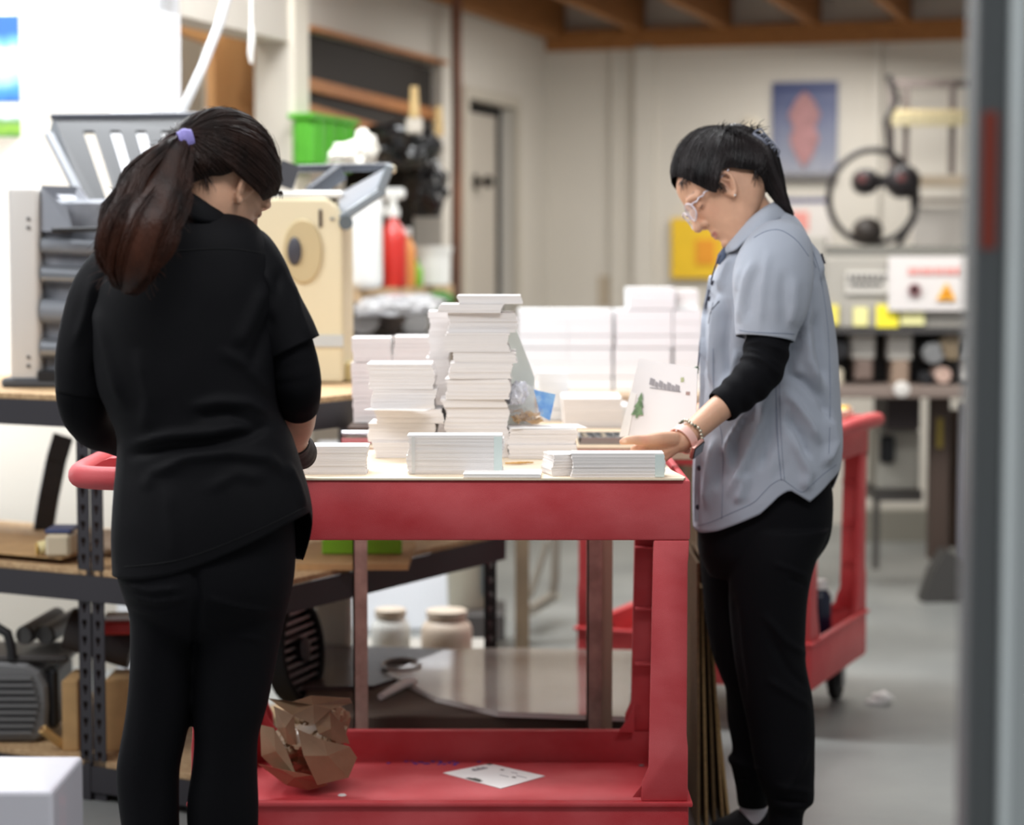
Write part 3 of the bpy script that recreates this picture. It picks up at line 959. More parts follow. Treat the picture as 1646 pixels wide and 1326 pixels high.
MB().add([P(545, 312, Y2 + .02), P(545, 345, Y2 + .02), P(612, 300, Y2 + .02), P(620, 270, Y2 + .02)] + [P(545, 312, Y2 + .2), P(545, 345, Y2 + .2), P(612, 300, Y2 + .2), P(620, 270, Y2 + .2)],
         [(0, 1, 2, 3), (7, 6, 5, 4), (0, 4, 5, 1), (1, 5, 6, 2), (2, 6, 7, 3), (3, 7, 4, 0)]).build('feed_tray', M_('tray_white', (226, 232, 240), 0.3), m2, mo)
MB().bar(P(548, 352, Y2 - .0), P(618, 306, Y2 - .0), .014, .022).build('tray_rail', M_('rail_grey', (132, 140, 146), 0.35), m2, mo, bevel=.003)
MB().bar(P(612, 306, Y2), P(628, 265, Y2), .016, .022).build('tray_rail', M_('rail_grey', (0, 0, 0)), m2, mo, bevel=.003)
MB().cyl(P(556, 358, Y2 - .01), P(556, 358, Y2 + .03), .018, 16).build('tray_wheel', M_('wheel_grey', (96, 104, 108), 0.4), m2, mo, smooth=True)
MB().bar(P(455, 300, Y2 + .02), P(468, 262, Y2 + .02), .012, .05).build('paper_guide', M_('guide_dark', (76, 78, 84), 0.4), m2, mo)
MB().box(P(628, 272, Y2 + .1), (.025, .05, .02)).build('tray_stop', cream_pl, m2, mo, bevel=.004)
# box of small yellowish blocks and blue strip near the front right of the bench
tag(MB().bb(P(556, 600, 5.6).x, P(572, 600, 5.6).x, 5.55, 5.7, bz + .001, bz + .05).build('block', M_('straw_block', (206, 190, 140), 0.6), bevel=.005), 'small straw coloured block beside the cream machine on the bench', 'block')
tag(MB().bb(P(557, 600, 5.7).x, P(572, 600, 5.7).x, 5.72, 5.76, bz + .001, bz + .04).build('box', M_('navy_box', (56, 70, 96), 0.5), bevel=.003), 'tiny dark blue box at the back edge of the bench', 'box')

# --- middle deck
tr = thing('tape_dispenser', onb(85, 905, mz), 'tape dispenser with cream roll and blue top on the middle deck', 'tape dispenser')
p = tr.location
MB().bb(p.x - .01, p.x + .05, p.y - .04, p.y + .06, mz, mz + .055).build('body', M_('beige_box', (190, 176, 150), 0.6), tr, p, bevel=.008)
MB().bb(p.x - .012, p.x + .05, p.y - .03, p.y + .07, mz + .055, mz + .066).build('blue_top', M_('blue_top', (62, 70, 104), 0.5), tr, p, bevel=.003)
MB().tube([p + Vector((-.035, 0, .016)), p + Vector((.0, .02, .024))], .016, 18).build('roll', M_('tape_cream', (226, 212, 160), 0.4), tr, p, smooth=True)
MB().lathe(p + Vector((-.036, -.001, .016)), [(.016, 0), (.016, .003), (.008, .004)], axis=(-1, -.3, 0), n=16).build('roll_core', M_('core_yellow', (190, 150, 60), 0.5), tr, p)
tag(MB().add([bp_(-1.4, .02, mz + .0145), bp_(-.60, .02, mz + .0145), bp_(-.66, .3, mz + .0145), bp_(-1.4, .35, mz + .0145), bp_(-1.4, .02, mz + .017), bp_(-.60, .02, mz + .017), bp_(-.66, .3, mz + .017), bp_(-1.4, .35, mz + .017)],
             [(3, 2, 1, 0), (4, 5, 6, 7), (0, 1, 5, 4), (1, 2, 6, 5), (2, 3, 7, 6), (3, 0, 4, 7)]).build('cardboard_sheet', cardboard), 'flat cardboard sheet on the middle deck under the tape dispenser', 'cardboard')
tr.location.z += .018
bt = thing('wrapped_cloth', onb(178, 902, mz), 'beige folded cloth on the middle deck between post and black trousers', 'cloth')
crumple('folds', (bt.location.x, bt.location.y + .1, mz + .03), (.06, .05, .03), M_('beige_cloth', (150, 130, 110), 0.8), 61, '', '', .35, flat=False, parent=bt)
bt.children[-1].location -= bt.location
# dark curved strap standing behind
st = MB()
pts = [P(102, 700, 5.75), P(90, 740, 5.75), P(78, 800, 5.75), P(70, 850, 5.75), P(68, 905, 5.75)]
for i in range(len(pts) - 1): st.bar(pts[i], pts[i + 1] + (pts[i + 1] - pts[i]) * .04, .055, .012, up=(0, 1, 0))
tag(st.build('belt', M_('belt_dark', (52, 48, 48), 0.35), bevel=.003), 'dark curved belt hanging from the top deck behind the middle deck', 'belt')
# green tray and cardboard on the middle deck, seen under the cart top
tag(MB().add([bp_(.02 - .75, .30, mz + .015)] * 0 + [PZ(500, 892, mz + .016), PZ(662, 888, mz + .016), PZ(662, 866, mz + .016), PZ(500, 866, mz + .016),
     PZ(500, 892, mz + .016) + Vector((0, 0, .004)), PZ(662, 888, mz + .016) + Vector((0, 0, .004)), PZ(662, 866, mz + .016) + Vector((0, 0, .004)), PZ(500, 866, mz + .016) + Vector((0, 0, .004))],
    [(3, 2, 1, 0), (4, 5, 6, 7), (0, 1, 5, 4), (1, 2, 6, 5), (2, 3, 7, 6), (3, 0, 4, 7)]).build('folder', M_('lime_sheet', (130, 190, 40), 0.5)) if False else
    MB().box(PZ(582, 878, mz + .034), (.19, .02, .035)).build('tray', M_('lime_tray', (124, 184, 40), 0.5), bevel=.002), 'lime green tray edge on the middle deck under the cart top', 'tray')
tag(MB().bb(-.50, -.24, 5.0, 5.4, mz + .0005, mz + .015).build('cardboard_sheet', cardboard), 'brown cardboard sheet lying under the lime green tray', 'cardboard')

# --- lower deck: motor, tubes, boxes
mt = thing('electric_motor', Vector((P(60, 1200, 5.3).x, 5.3, lz)), 'finned grey electric motor on the bottom deck of the shelving', 'motor')
c = P(40, 1122, mt.location.y); mo = mt.location
fin = M_('motor_grey', (112, 112, 112), 0.5, metal=0.3)
prf = [(-.13, -.085), (.05, -.085), (.075, -.06), (.08, 0), (.078, .05), (.06, .085), (.03, .105), (-.13, .115)]
MB().prism(prf, c + Vector((0, .13, 0)), (1, 0, 0), (0, 0, 1), .24).build('housing', fin, mt, mo, bevel=.008)
for i in range(9):
    z = -.062 + i * .0165
    MB().bb(c.x - .13, c.x + .06 - .01 * abs(i - 4) * .4, c.y - .125, c.y - .108, c.z + z, c.z + z + .006).build('fin', fin, mt, mo)
MB().bb(c.x - .1, c.x + .05, c.y - .08, c.y + .08, lz, c.z - .08).build('foot', dark_plastic, mt, mo, bevel=.004)
MB().bb(c.x + .075, c.x + .10, c.y - .09, c.y + .1, lz + .03, c.z + .09).build('end_cap', dark_plastic, mt, mo, bevel=.01)
MB().box(c + Vector((.02, 0, .115)), (.22, .2, .018)).build('cover_plate', M_('dark_cover', (58, 54, 52), 0.4), mt, mo, bevel=.006)
for i, (px, py, l) in enumerate(((40, 1021, 'dark steel tube lying left of a pair above the motor'), (74, 1021, 'dark steel tube lying right of a pair above the motor'))):
    q = P(px, py, 5.27)
    o = thing('steel_tube', q, l, 'tube')
    MB().tube([q, q + Vector((.02, .28, .0))], .0235, 20).build('barrel', M_('barrel_dark', (60, 56, 54), 0.45), o, q, smooth=True)
    MB().cyl(q + Vector((-.002, -.004, 0)), q + Vector((0, 0, 0)), .0225, 20).build('end_disc', M_('disc_grey', (92, 90, 88), 0.5), o, q)
tag(MB().tube([P(-30, 1010, 5.2), P(-5, 1008, 5.2), P(12, 1018, 5.2), P(18, 1040, 5.2), P(20, 1060, 5.2)], .012, 12).build('hose', dark_plastic, smooth=True), 'black bent hose at the left edge beside the dark tubes', 'hose')
dk = thing('dark_bundle', P(180, 1050, 5.25), 'dark rolled bundle on the bottom deck behind the perforated posts', 'bundle')
MB().tube([P(110, 1010, 5.2), P(215, 1040, 5.2)], [.05, .055], 18).build('roll', M_('bundle_dark', (48, 40, 38), 0.6), dk, dk.location, smooth=True)
for i, (px, pw, m, l) in enumerate(((113, 24, cardboard, 'upright brown wooden block left of the perforated posts'), (190, 44, cardboard, 'brown cardboard box between the posts and the black trousers'))):
    y_ = 5.1
    a2, b3 = P(px - pw / 2, 1230, y_), P(px + pw / 2, 1130, y_)
    tag(MB().bb(a2.x, b3.x, y_, y_ + .15, lz + .001, lz + .17).build('wooden_block' if i == 0 else 'box', m, bevel=.002), l, 'block' if i == 0 else 'box')
rd = thing('first_aid_pouch', P(185, 1003, 5.15), 'red and white packet lying on the dark roll beside the black trousers', 'packet')
MB().box(P(190, 1008, 5.12), (.07, .05, .03), rz=.1).build('body', M_('packet_red', (190, 50, 48), 0.5), rd, rd.location, bevel=.006)
MB().box(P(190, 990, 5.12), (.06, .045, .014), rz=.1).build('white_flap', white_pl, rd, rd.location, bevel=.004)
dw = MB().tube([P(68, 1172, 5.09), P(88, 1188, 5.11), P(108, 1202, 5.13)], [.011, .011, .011], 14)
tag(dw.build('dowel', M_('dowel', (196, 158, 100), 0.6), smooth=True), 'short tan wooden dowel slanting across in front of the motor', 'dowel')
MB().cyl(P(67.5, 1171.5, 5.086), P(68, 1172, 5.09), .006, 10).build('bore', M_('dowel_dark', (130, 96, 56), 0.7), bpy.data.objects['dowel'], bpy.data.objects['dowel'].location)

# fan wheel under the middle beam
fw = thing('floor_fan', P(478, 1050, 5.15), 'round black fan leaning under the middle beam behind the kraft paper', 'fan')
q = P(470, 1045, 5.15); ax = Vector((.93, -.30, .12)).normalized()
MB().lathe(q - ax * .02, [(.115, 0), (.125, .004), (.125, .05), (.115, .054), (.108, .05), (.108, .004)], axis=ax, n=36).build('guard_ring', rubber, fw, fw.location, smooth=True)
MB().lathe(q, [(.001, .0), (.03, .0), (.03, .035), (.01, .04)], axis=ax, n=20).build('hub', dark_plastic, fw, fw.location, smooth=True)
for i in range(10):
    zz = -.09 + .02 * i
    hw = math.sqrt(max(.11 ** 2 - zz * zz, 0))
    sd = ax.cross(Vector((0, 0, 1))).normalized(); upv = sd.cross(ax)
    MB().bar(q + ax * .02 + upv * zz - sd * hw, q + ax * .02 + upv * zz + sd * hw, .004, .007).build('grille_bar', grey_metal, fw, fw.location)
MB().lathe(q - ax * .005, [(.001, 0), (.108, 0), (.108, .004), (.001, .004)], axis=ax, n=30).build('back_disc', dark_plastic, fw, fw.location)

# ------------------------------------------------------------ work table behind the cart
tbz = 0.85
tx0, tx1, ty0, ty1 = P(567, 900, 4.78).x, P(985, 900, 4.78).x, 4.78, 5.7


def polyslab(pts, z0, z1):
    n = len(pts)
    return MB().add([(x, y, z0) for x, y in pts] + [(x, y, z1) for x, y in pts], [tuple(reversed(range(n))), tuple(range(n, 2 * n))] + [(i, (i + 1) % n, n + (i + 1) % n, n + i) for i in range(n)])


top_m = M_('table_top', (190, 168, 140), 0.6, var=.08, vscale=10)
table = thing('work_table', ((tx0 + tx1) / 2, 5.2, 0), 'work table with brown steel legs standing close behind the near red cart', 'table')
to = table.location
polyslab([(tx0 - .02, 4.77), (.40, 4.77), (.40, 5.70), (.02, 5.72), (tx0 - .01, 5.09)], tbz - .03, tbz).build('tabletop', top_m, table, to, bevel=.003)
for x, y, wd in ((tx0, ty0, .032), (tx1 - .057, ty0, .034)):
    mb = MB(); mb.bb(x, x + wd, y, y + .004, 0, tbz - .03); mb.bb(x, x + .004, y, y + .035, 0, tbz - .03)
    mb.build('leg', rust, table, to)
MB().bb(tx1 - .023, tx1, ty0 + .002, ty0 + .006, 0, tbz - .03).build('leg_side', M_('leg_cream', (186, 172, 148), 0.6), table, to)
rear = thing('rear_table', (.25, 6.9, 0), 'farther table with olive steel legs carrying the bright white cartons', 'table')
rx0, rx1 = P(822, 900, 6.7).x, P(1135, 900, 6.7).x
MB().bb(rx0 - .02, rx1 + .02, 6.62, 7.1, tbz - .03, tbz).build('tabletop', top_m, rear, rear.location, bevel=.003)
MB().bb(rx0, rx1, 6.64, 6.66, tbz - .12, tbz - .03).build('apron', M_('apron_cream', (214, 206, 190), 0.6), rear, rear.location)
for x in (P(828, 900, 6.66).x, P(1100, 900, 6.66).x):
    for y in (6.66, 7.0):
        MB().bb(x, x + .044, y, y + .044, 0, tbz - .03).build('leg', olive, rear, rear.location)
# low deck with glossy sheets
dz = .235
deck = MB().bb(-.49, P(1015, 1160, 4.9).x, 4.84, 5.60, dz - .045, dz).build('lower_deck', M_('deck_brown', (96, 82, 72), 0.7, var=.1), table, to, bevel=.004)
gloss = M_('glossy_sheet', (240, 236, 232), 0.12, coat=0.7, rgb2=(226, 218, 208), vscale=3)


def sheet(pxs, z, th, name, m, label, cat='sheet', wav=0.0, group=None):
    pts = [PZ(x, y, z) for x, y in pxs]
    n = len(pts)
    mb = MB().add([p for p in pts] + [p + Vector((0, 0, th)) for p in pts], [tuple(reversed(range(n))), tuple(range(n, 2 * n))] + [(i, (i + 1) % n, n + (i + 1) % n, n + i) for i in range(n)])
    return tag(mb.build(name, m), label, cat, group)


sheet([(622, 1088), (700, 1128), (800, 1152), (1010, 1160), (1018, 1052), (800, 1048), (715, 1052)], dz + .001, .012, 'poster_stack', gloss, 'stack of large glossy pale printed sheets on the low deck behind the cart', 'sheets')
sheet([(480, 1110), (600, 1108), (735, 1062), (720, 1048), (480, 1040)], dz + .001, .009, 'dark_sheets', M_('dark_sheet', (82, 72, 70), 0.3, var=.15, vscale=14), 'dark printed sheets left of the glossy stack on the low deck', 'sheets')
sw = MB()
sw.tube([PZ(645 + 30 * math.cos(t), 1070 + 9 * math.sin(t), dz + .013) + Vector((0, 0, .002)) for t in np.linspace(0, 5.6, 22)], .006, 8)
tag(sw.build('paper_curl', M_('curl_grey', (150, 146, 142), 0.4), smooth=True), 'curled grey paper strip on top of the dark sheets', 'paper')
tag(MB().tube([PZ(612, 1120, dz + .01), PZ(650, 1098, dz + .02), PZ(668, 1094, dz + .02)], [.008, .012, .008], 10).build('tissue', white_pl, smooth=True), 'white twisted tissue at the left corner of the glossy sheets', 'tissue')


def jar(px, py, Y, r, h, m, label, lidm=None):
    p = P(px, py, Y); o = thing('jar', p, label, 'jar')
    MB().lathe(p, [(r * .93, 0), (r, .008), (r, h * .55), (r * .92, h * .68), (r * .72, h * .78), (r * .72, h * .84)], n=30).build('body', m, o, p, smooth=True)
    MB().lathe(p + Vector((0, 0, h * .83)), [(r * .80, 0), (r * .80, h * .15), (r * .74, h * .17), (.001, h * .17)], n=30).build('lid', lidm or m, o, p, smooth=True)
    return o


jm = M_('jar_cream', (206, 190, 172), 0.4)
for px, Y, r, h, m, l in ((718, 6.05, .072, .124, jm, 'squat cream jar with grey lid band behind the glossy sheets'), (628, 6.08, .055, .127, M_('jar_white', (214, 214, 208), 0.4), 'white jar with beige lid left of the squat cream jar')):
    o = jar(px, 1050, 6.05, r, h, m, l, M_('lid_beige', (196, 182, 164), 0.5))
for o in [x for x in COL.objects if x.get('category') == 'jar']: pass
stl = MB().bb(P(570, 1000, 6.0).x, P(790, 1000, 6.0).x, 5.96, 6.3, 0.0, P(718, 1050, 6.05).z - .0005)
tag(stl.build('crate', M_('pale_crate', (160, 156, 148), 0.7), bevel=.004), 'pale low crate carrying the jars behind the glossy sheets', 'crate')
jl = thing('jug', P(540, 1040, 5.7), 'pale translucent canister beside the round fan', 'jug')
MB().box(P(535, 1000, 5.72), (.10, .08, .17)).build('body', M_('jug_pale', (190, 184, 172), 0.4), jl, jl.location, bevel=.02, seg=3, smooth=True)
MB().tube([P(545, 950, 5.72), P(552, 970, 5.72), P(556, 1000, 5.70)], .009, 10).build('spout', M_('spout_dark', (60, 62, 60), 0.4), jl, jl.location, smooth=True)
bx = thing('bucket', P(752, 965, 7.0), 'cream bucket with dark blue band standing right of the low white cabinet', 'bucket')
MB().lathe(P(752, 975, 7.0), [(.06, 0), (.065, .01), (.072, .2), (.076, .205), (.07, .21)], n=26).build('body', M_('bucket_cream', (196, 190, 172), 0.5), bx, bx.location, smooth=True)
MB().box(P(782, 925, 6.95), (.02, .05, .13)).build('blue_band', M_('band_blue', (36, 62, 82), 0.5), bx, bx.location, bevel=.004)
tag(MB().bb(P(725, 990, 7.0).x, P(812, 990, 7.0).x, 6.85, 7.15, P(752, 1003, 7).z - .03, P(752, 976, 7).z).build('step', M_('step_dark', (70, 66, 64), 0.6), bevel=.004), 'dark low shelf under the cream bucket', 'shelf')
for i, px in enumerate((728, 832)):
    pass
sp_ = bpy.data.objects['step']
# frame of a grey chair or trolley beyond
tf = thing('trolley_frame', P(870, 1000, 7.4), 'grey tubular trolley frame on the floor beyond the table', 'trolley')
gm = M_('tube_grey', (150, 142, 130), 0.4, metal=.3)
MB().tube([P(893, 860, 7.4), P(892, 930, 7.4), P(888, 958, 7.4), P(850, 980, 7.2)], .016, 12).build('rail', gm, tf, tf.location, smooth=True)
MB().tube([P(880, 870, 7.5), P(858, 940, 7.5), P(850, 960, 7.5)], .012, 12).build('rail', gm, tf, tf.location, smooth=True)
MB().bar(P(846, 985, 7.2), P(890, 958, 7.5), .05, .02).build('base_bar', M_('bar_pale', (170, 164, 152), 0.5), tf, tf.location, bevel=.004)

# ------------------------------------------------------------ red utility carts
def cart(loc, rz, X0, X1, D, ztop, zlow, m, label, handle=True, sk=0.112, casters=True, lowdepth=.067):
    """local frame: x along the long side, y into the depth, front face at y=0."""
    r = thing('utility_cart', loc, label, 'cart', rz=rz)
    t = .014
    def tray(z, dep, hs, nm):
        mb = MB()
        mb.bb(X0, X1, 0, t, z - hs, z); mb.bb(X0, X1, D - t, D, z - hs, z); mb.bb(X0, X0 + t, t, D - t, z - hs, z); mb.bb(X1 - t, X1, t, D - t, z - hs, z)
        mb.build(nm + '_skirt', m, r, bevel=.005, seg=2, smooth=True)
        MB().bb(X0 + .004, X1 - .004, .004, D - .004, z - dep - .006, z - dep).build(nm + '_shelf', m, r)
    tray(ztop, .03, sk, 'top')
    tray(zlow, lowdepth, .15 - .02, 'lower')
    # rolled lip round the lower tray
    mb = MB(); l = .007
    mb.bb(X0 - l, X1 + l, -l, .004, zlow - .010, zlow); mb.bb(X0 - l, X1 + l, D - .004, D + l, zlow - .010, zlow); mb.bb(X1 - .004, X1 + l, 0, D, zlow - .010, zlow); mb.bb(X0 - l, X0 + .004, 0, D, zlow - .010, zlow)
    mb.build('lower_lip', m, r, bevel=.003, seg=2, smooth=True)
    W = .073
    zt = ztop - sk
    for sx, xe in ((1, X1), (-1, X0)):
        for sy, ye in ((1, 0), (-1, D)):
            # angle-section leg with a flared foot; front plate and side plate
            f = lambda u: xe - sx * u
            poly = [(0.002, zlow), (W + .016, zlow), (W + .014, zlow + .035), (W + .002, zlow + .062), (W - .002, zlow + .30), (W - .005, zt), (0.002, zt), (.003, zlow + .46), (.005, zlow + .44), (.005, zlow + .13), (0.002, zlow + .10)]
            P2 = [(f(u), z) for u, z in poly]
            mb = MB(); mb.prism(P2, (0, ye, 0), (1, 0, 0), (0, 0, 1), -.016 * sy)
            g_ = lambda u: ye + sy * u
            mb.prism([(g_(.004), zlow), (g_(.10), zlow), (g_(.07), zlow + .08), (g_(.065), zt), (g_(.004), zt)], (xe - sx * .018, 0, 0), (0, 1, 0), (0, 0, 1), .014 * sx)
            mb.build('leg', m, r, bevel=.003, seg=2, smooth=True)
            for zz in (.13, .28, .415): MB().box((xe - sx * .045, ye + sy * .028, zt - zz * (zt - zlow) / .45 * .80 + .02), (.045, .022, .005)).build('leg_rib', m, r)
            MB().prism([(0, 0), (.034, 0), (.012, .03), (0, .06)], (xe - sx * (W - .004), ye + sy * .03, zlow), (-sx, 0, 0), (0, 0, 1), .006).build('gusset', m, r)
    if handle:
        hx = X0 - .225
        pts = [(X0 + .01, .05), (X0 - .10, .04), (hx + .03, .07), (hx, .14), (hx - .004, D / 2), (hx, D - .14), (hx + .03, D - .07), (X0 - .1, D - .04), (X0 + .01, D - .05)]
        c_ = cr(pts, 40)
        MB().tube([(a[0], a[1], ztop - .002) for a in c_], .022, 16).build('handle', m, r, smooth=True)
        # tray hollow between handle and body rising to it
        mb = MB()
        top = cr([(X0 + .03, 0, ztop), (X0 - .04, 0, ztop + .004), (X0 - .10, 0, ztop + .022), (X0 - .16, 0, ztop + .030), (X0 - .2, 0, ztop + .012)], 14)
        for k in range(13):
            x, _, z = top[k]; x2, _, z2 = top[k + 1]
            mb.add([(x, .12, z - .02), (x2, .12, z2 - .02), (x2, D - .12, z2 - .02), (x, D - .12, z - .02), (x, .12, z), (x2, .12, z2), (x2, D - .12, z2), (x, D - .12, z)],
                   [(3, 2, 1, 0), (4, 5, 6, 7), (0, 1, 5, 4), (1, 2, 6, 5), (2, 3, 7, 6), (3, 0, 4, 7)])
        mb.build('handle_scoop', m, r)
    if casters:
        for x, y in ((X0 + .08, .07), (X1 - .07, .07), (X0 + .08, D - .07), (X1 - .07, D - .07)):
            MB().lathe((x - .016, y, .05), [(.001, 0), (.03, 0), (.046, .003), (.05, .010), (.05, .022), (.046, .029), (.03, .032), (.001, .032)], axis=(1, 0, 0), n=24).build('caster_wheel', rubber, r, smooth=True)
            MB().bb(x - .024, x - .019, y - .02, y + .02, .04, zlow - .125).bb(x + .019, x + .024, y - .02, y + .02, .04, zlow - .125).bb(x - .024, x + .024, y - .025, y + .025, zlow - .14, zlow - .128).build('caster_fork', grey_metal, r)
    return r


RC1 = cart((0, 4.0, 0), 0.0, -0.60, 0.330, 0.62, 0.8555, 0.2535, red_p, 'red plastic utility cart in the foreground covered with stacks of white cards')
# liner board on the cart top
cb = MB(); zt0 = .8558
poly = [(-.592, 3.998), (.316, 3.995), (.322, 4.02), (.305, 4.16), (.30, 4.55), (-.59, 4.60)]
cb.add([(x, y, zt0) for x, y in poly] + [(x, y, zt0 + .0035) for x, y in poly], [tuple(reversed(range(6))), tuple(range(6, 12))] + [(i, (i + 1) % 6, 6 + (i + 1) % 6, 6 + i) for i in range(6)])
tag(cb.build('liner_board', M_('liner', (226, 208, 182), 0.75)), 'pale board liner covering the top of the near red cart', 'board')
TZ = .8596

# cart 2, turned, beyond the woman in the grey shirt
rz2 = math.radians(-23.0)
c2x = Vector((math.cos(rz2), math.sin(rz2), 0)); c2y = Vector((-math.sin(rz2), math.cos(rz2), 0))
corner = P(1304, 1050, 5.65); 
l2 = (corner.x, corner.y, 0)
RC2 = cart(l2, rz2, -.66, 0.0, .60, .815, .255, red_far, 'faded red utility cart behind the woman in the grey shirt', handle=False, sk=.105)
MB().tube([(0.0, .03, .80), (.035, .05, .806), (.04, .3, .81), (.035, .56, .806), (0, .58, .80)], .02, 12).build('handle', red_far, RC2, smooth=True)


def c2p(x, y, z):
    return Vector(l2) + c2x * x + c2y * y + Vector((0, 0, z))


cbx = thing('card_tray', c2p(-.1, .3, .817), 'cream paper pile with a yellow corner lying on the far red cart', 'paper')
MB().box(c2p(-.11, .29, .827), (.2, .52, .02), rz=rz2 + .1).build('sheets', M_('cream_sheets', (232, 222, 200), 0.7), cbx, cbx.location)
MB().box(c2p(-.06, .50, .84), (.05, .05, .01), rz=rz2).build('yellow_corner', M_('amber', (232, 182, 60), 0.5), cbx, cbx.location)
MB().box(c2p(-.1, .25, .839), (.12, .3, .003), rz=rz2 - .2).build('loose_sheet', M_('peach_sheet', (228, 190, 160), 0.7), cbx, cbx.location)
for i, (x, y, h, l) in enumerate(((-.13, .33, .17, 'black bottle with pale cap on the lower shelf of the far cart'), (-.09, .42, .165, 'navy bottle with white cap beside the black bottle on the far cart'))):
    p = c2p(x, y, .189); o = thing('bottle', p, l, 'bottle')
    MB().lathe(p, [(.03, 0), (.033, .008), (.033, h * .75), (.02, h * .88), (.016, h * .9)], n=22).build('body', M_('bottle_black', (18, 18, 24), 0.25) if i == 0 else M_('bottle_navy', (22, 26, 50), 0.25), o, p, smooth=True)
    MB().lathe(p + Vector((0, 0, h * .88)), [(.02, 0), (.02, h * .14), (.015, h * .16)], n=18).build('cap', M_('cap_pale', (200, 190, 170), 0.4) if i == 0 else white_pl, o, p, smooth=True)
pbx = thing('box', PZ(1002, 1040, .19), 'pinkish grey cardboard box seen through the near cart, on the far cart shelf', 'box')
p = c2p(-.42, .26, .1895); pbx.location = p
MB().box(p + Vector((0, 0, .10)), (.2, .24, .2), rz=rz2).build('body', M_('mauve_box', (162, 138, 136), 0.6), pbx, p, bevel=.003)
MB().box(p + Vector((0, 0, .207)), (.21, .25, .016), rz=rz2).build('lid', M_('box_cream', (206, 192, 176), 0.6), pbx, p, bevel=.002)
gd = thing('canister', c2p(-.12, .10, .19), 'cream canister with dark pump on the lower shelf of the far cart', 'canister')
p = gd.location
MB().lathe(p, [(.055, 0), (.06, .01), (.06, .17), (.03, .22), (.02, .24)], n=22).build('body', M_('can_cream', (206, 196, 170), 0.4), gd, p, smooth=True)
MB().tube([p + Vector((0, 0, .23)), p + Vector((0, 0, .33)), p + Vector((.04, 0, .37)), p + Vector((.07, .02, .33))], .012, 10).build('pump', dark_plastic, gd, p, smooth=True)

# ------------------------------------------------------------ card bundles
rnd = random.Random(4)


def bundle(px0, px1, py0, py1, Y, dep, label, layers=None, skew=0.0, z0=None, group=None, m=None, cat='cards', name='card_bundle', tintL=0, rz=0.0):
    """stack of cards: thin leaves stacked with small offsets. py0 top, py1 bottom."""
    A, B = P(px0, py1, Y), P(px1, py0, Y)
    zb = A.z if z0 is None else z0
    zt_ = B.z
    w_ = B.x - A.x; cx = (A.x + B.x) / 2; H = zt_ - zb
    n = layers or max(4, int(H / .0022))
    mb = MB(); t = H / n
    ph = rnd.random() * 6
    for k in range(n):
        jx = rnd.uniform(-.0011, .0011) + .0026 * math.sin(ph + k * .3) + skew * (k / n - .5)
        jy = rnd.uniform(-.0006, .0006)
        jw = 1 - (0.004 if k % 5 == 2 else 0)
        mb.box((cx + jx, Y + dep / 2 + jy, zb + (k + .5) * t), (w_ * jw, dep, t * (.985 if k % 4 else .90)), rz=rz + rnd.uniform(-.002, .002))
    o = mb.build(name, m or paper_edge, None, (cx, Y + dep / 2, zb))
    tag(o, label, cat, group)
    return o, zt_


def stack(specs, Y, dep, base, where, group):
    z = base
    n = len(specs)
    words = ['lowest', 'second', 'third', 'fourth', 'fifth', 'sixth', 'seventh', 'eighth', 'topmost']
    for i, (x0, x1, y0, y1) in enumerate(specs):
        wd = words[i] if i < n - 1 else 'topmost'
        lb = f'{wd} bundle of cards ' + ('in' if wd in ('lowest', 'topmost') else 'from bottom of') + f' {where}'
        o, z = bundle(x0, x1, y0, y1, Y + rnd.uniform(-.006, .006), dep, lb, z0=z + .0003, group=group, skew=rnd.uniform(-.004, .004), rz=rnd.uniform(-.02, .02))
    return z


YM = 4.40
stack([(601, 692, 711, 740), (593, 700, 681, 711), (604, 712, 658, 681), (597, 699, 626, 657), (593, 697, 585, 626)], YM, .13, TZ, 'the left stack on the near cart', 'left stack of card bundles on the cart')
stack([(716, 817, 655, 735), (709, 812, 642, 655), (718, 820, 609, 642), (722, 822, 584, 609), (730, 831, 566, 584), (716, 818, 535, 566), (720, 829, 503, 535), (707, 809, 489, 503), (736, 838, 475, 489)],
      YM, .13, TZ, 'the tall middle stack on the near cart', 'tall middle stack of card bundles on the cart')
zR = stack([(818, 928, 715, 738), (817, 926, 690, 715)], YM - .02, .13, TZ, 'the low stack right of the tall one', 'low right stack of card bundles on the cart')
# loose cards poking out of the stacks
def loose(px, py, Y, wd, dp, rz, label, tilt=0, m=None, name='loose_card', z=None):
    p = P(px, py, Y)
    if z: p.z = z
    R = Matrix.Rotation(rz, 3, 'Z') @ Matrix.Rotation(tilt, 3, 'Y')
    o = MB().box((0, 0, 0), (wd, dp, .0008), M=R).build(name, m or paper)
    o.location = p
    tag(o, label, 'card')
    return o


loose(876, 686.5, YM + .04, .155, .10, .18, 'loose white card lying askew on the low right stack', z=zR + .0012)
loose(640, 656.5, YM - .02, .13, .05, -.25, 'loose card poking out left between bundles of the left stack', tilt=.0)
for o_, py in ((bpy.data.objects['loose_card.001'], 656.5),): o_.location.z = P(640, 657, YM).z - .0 
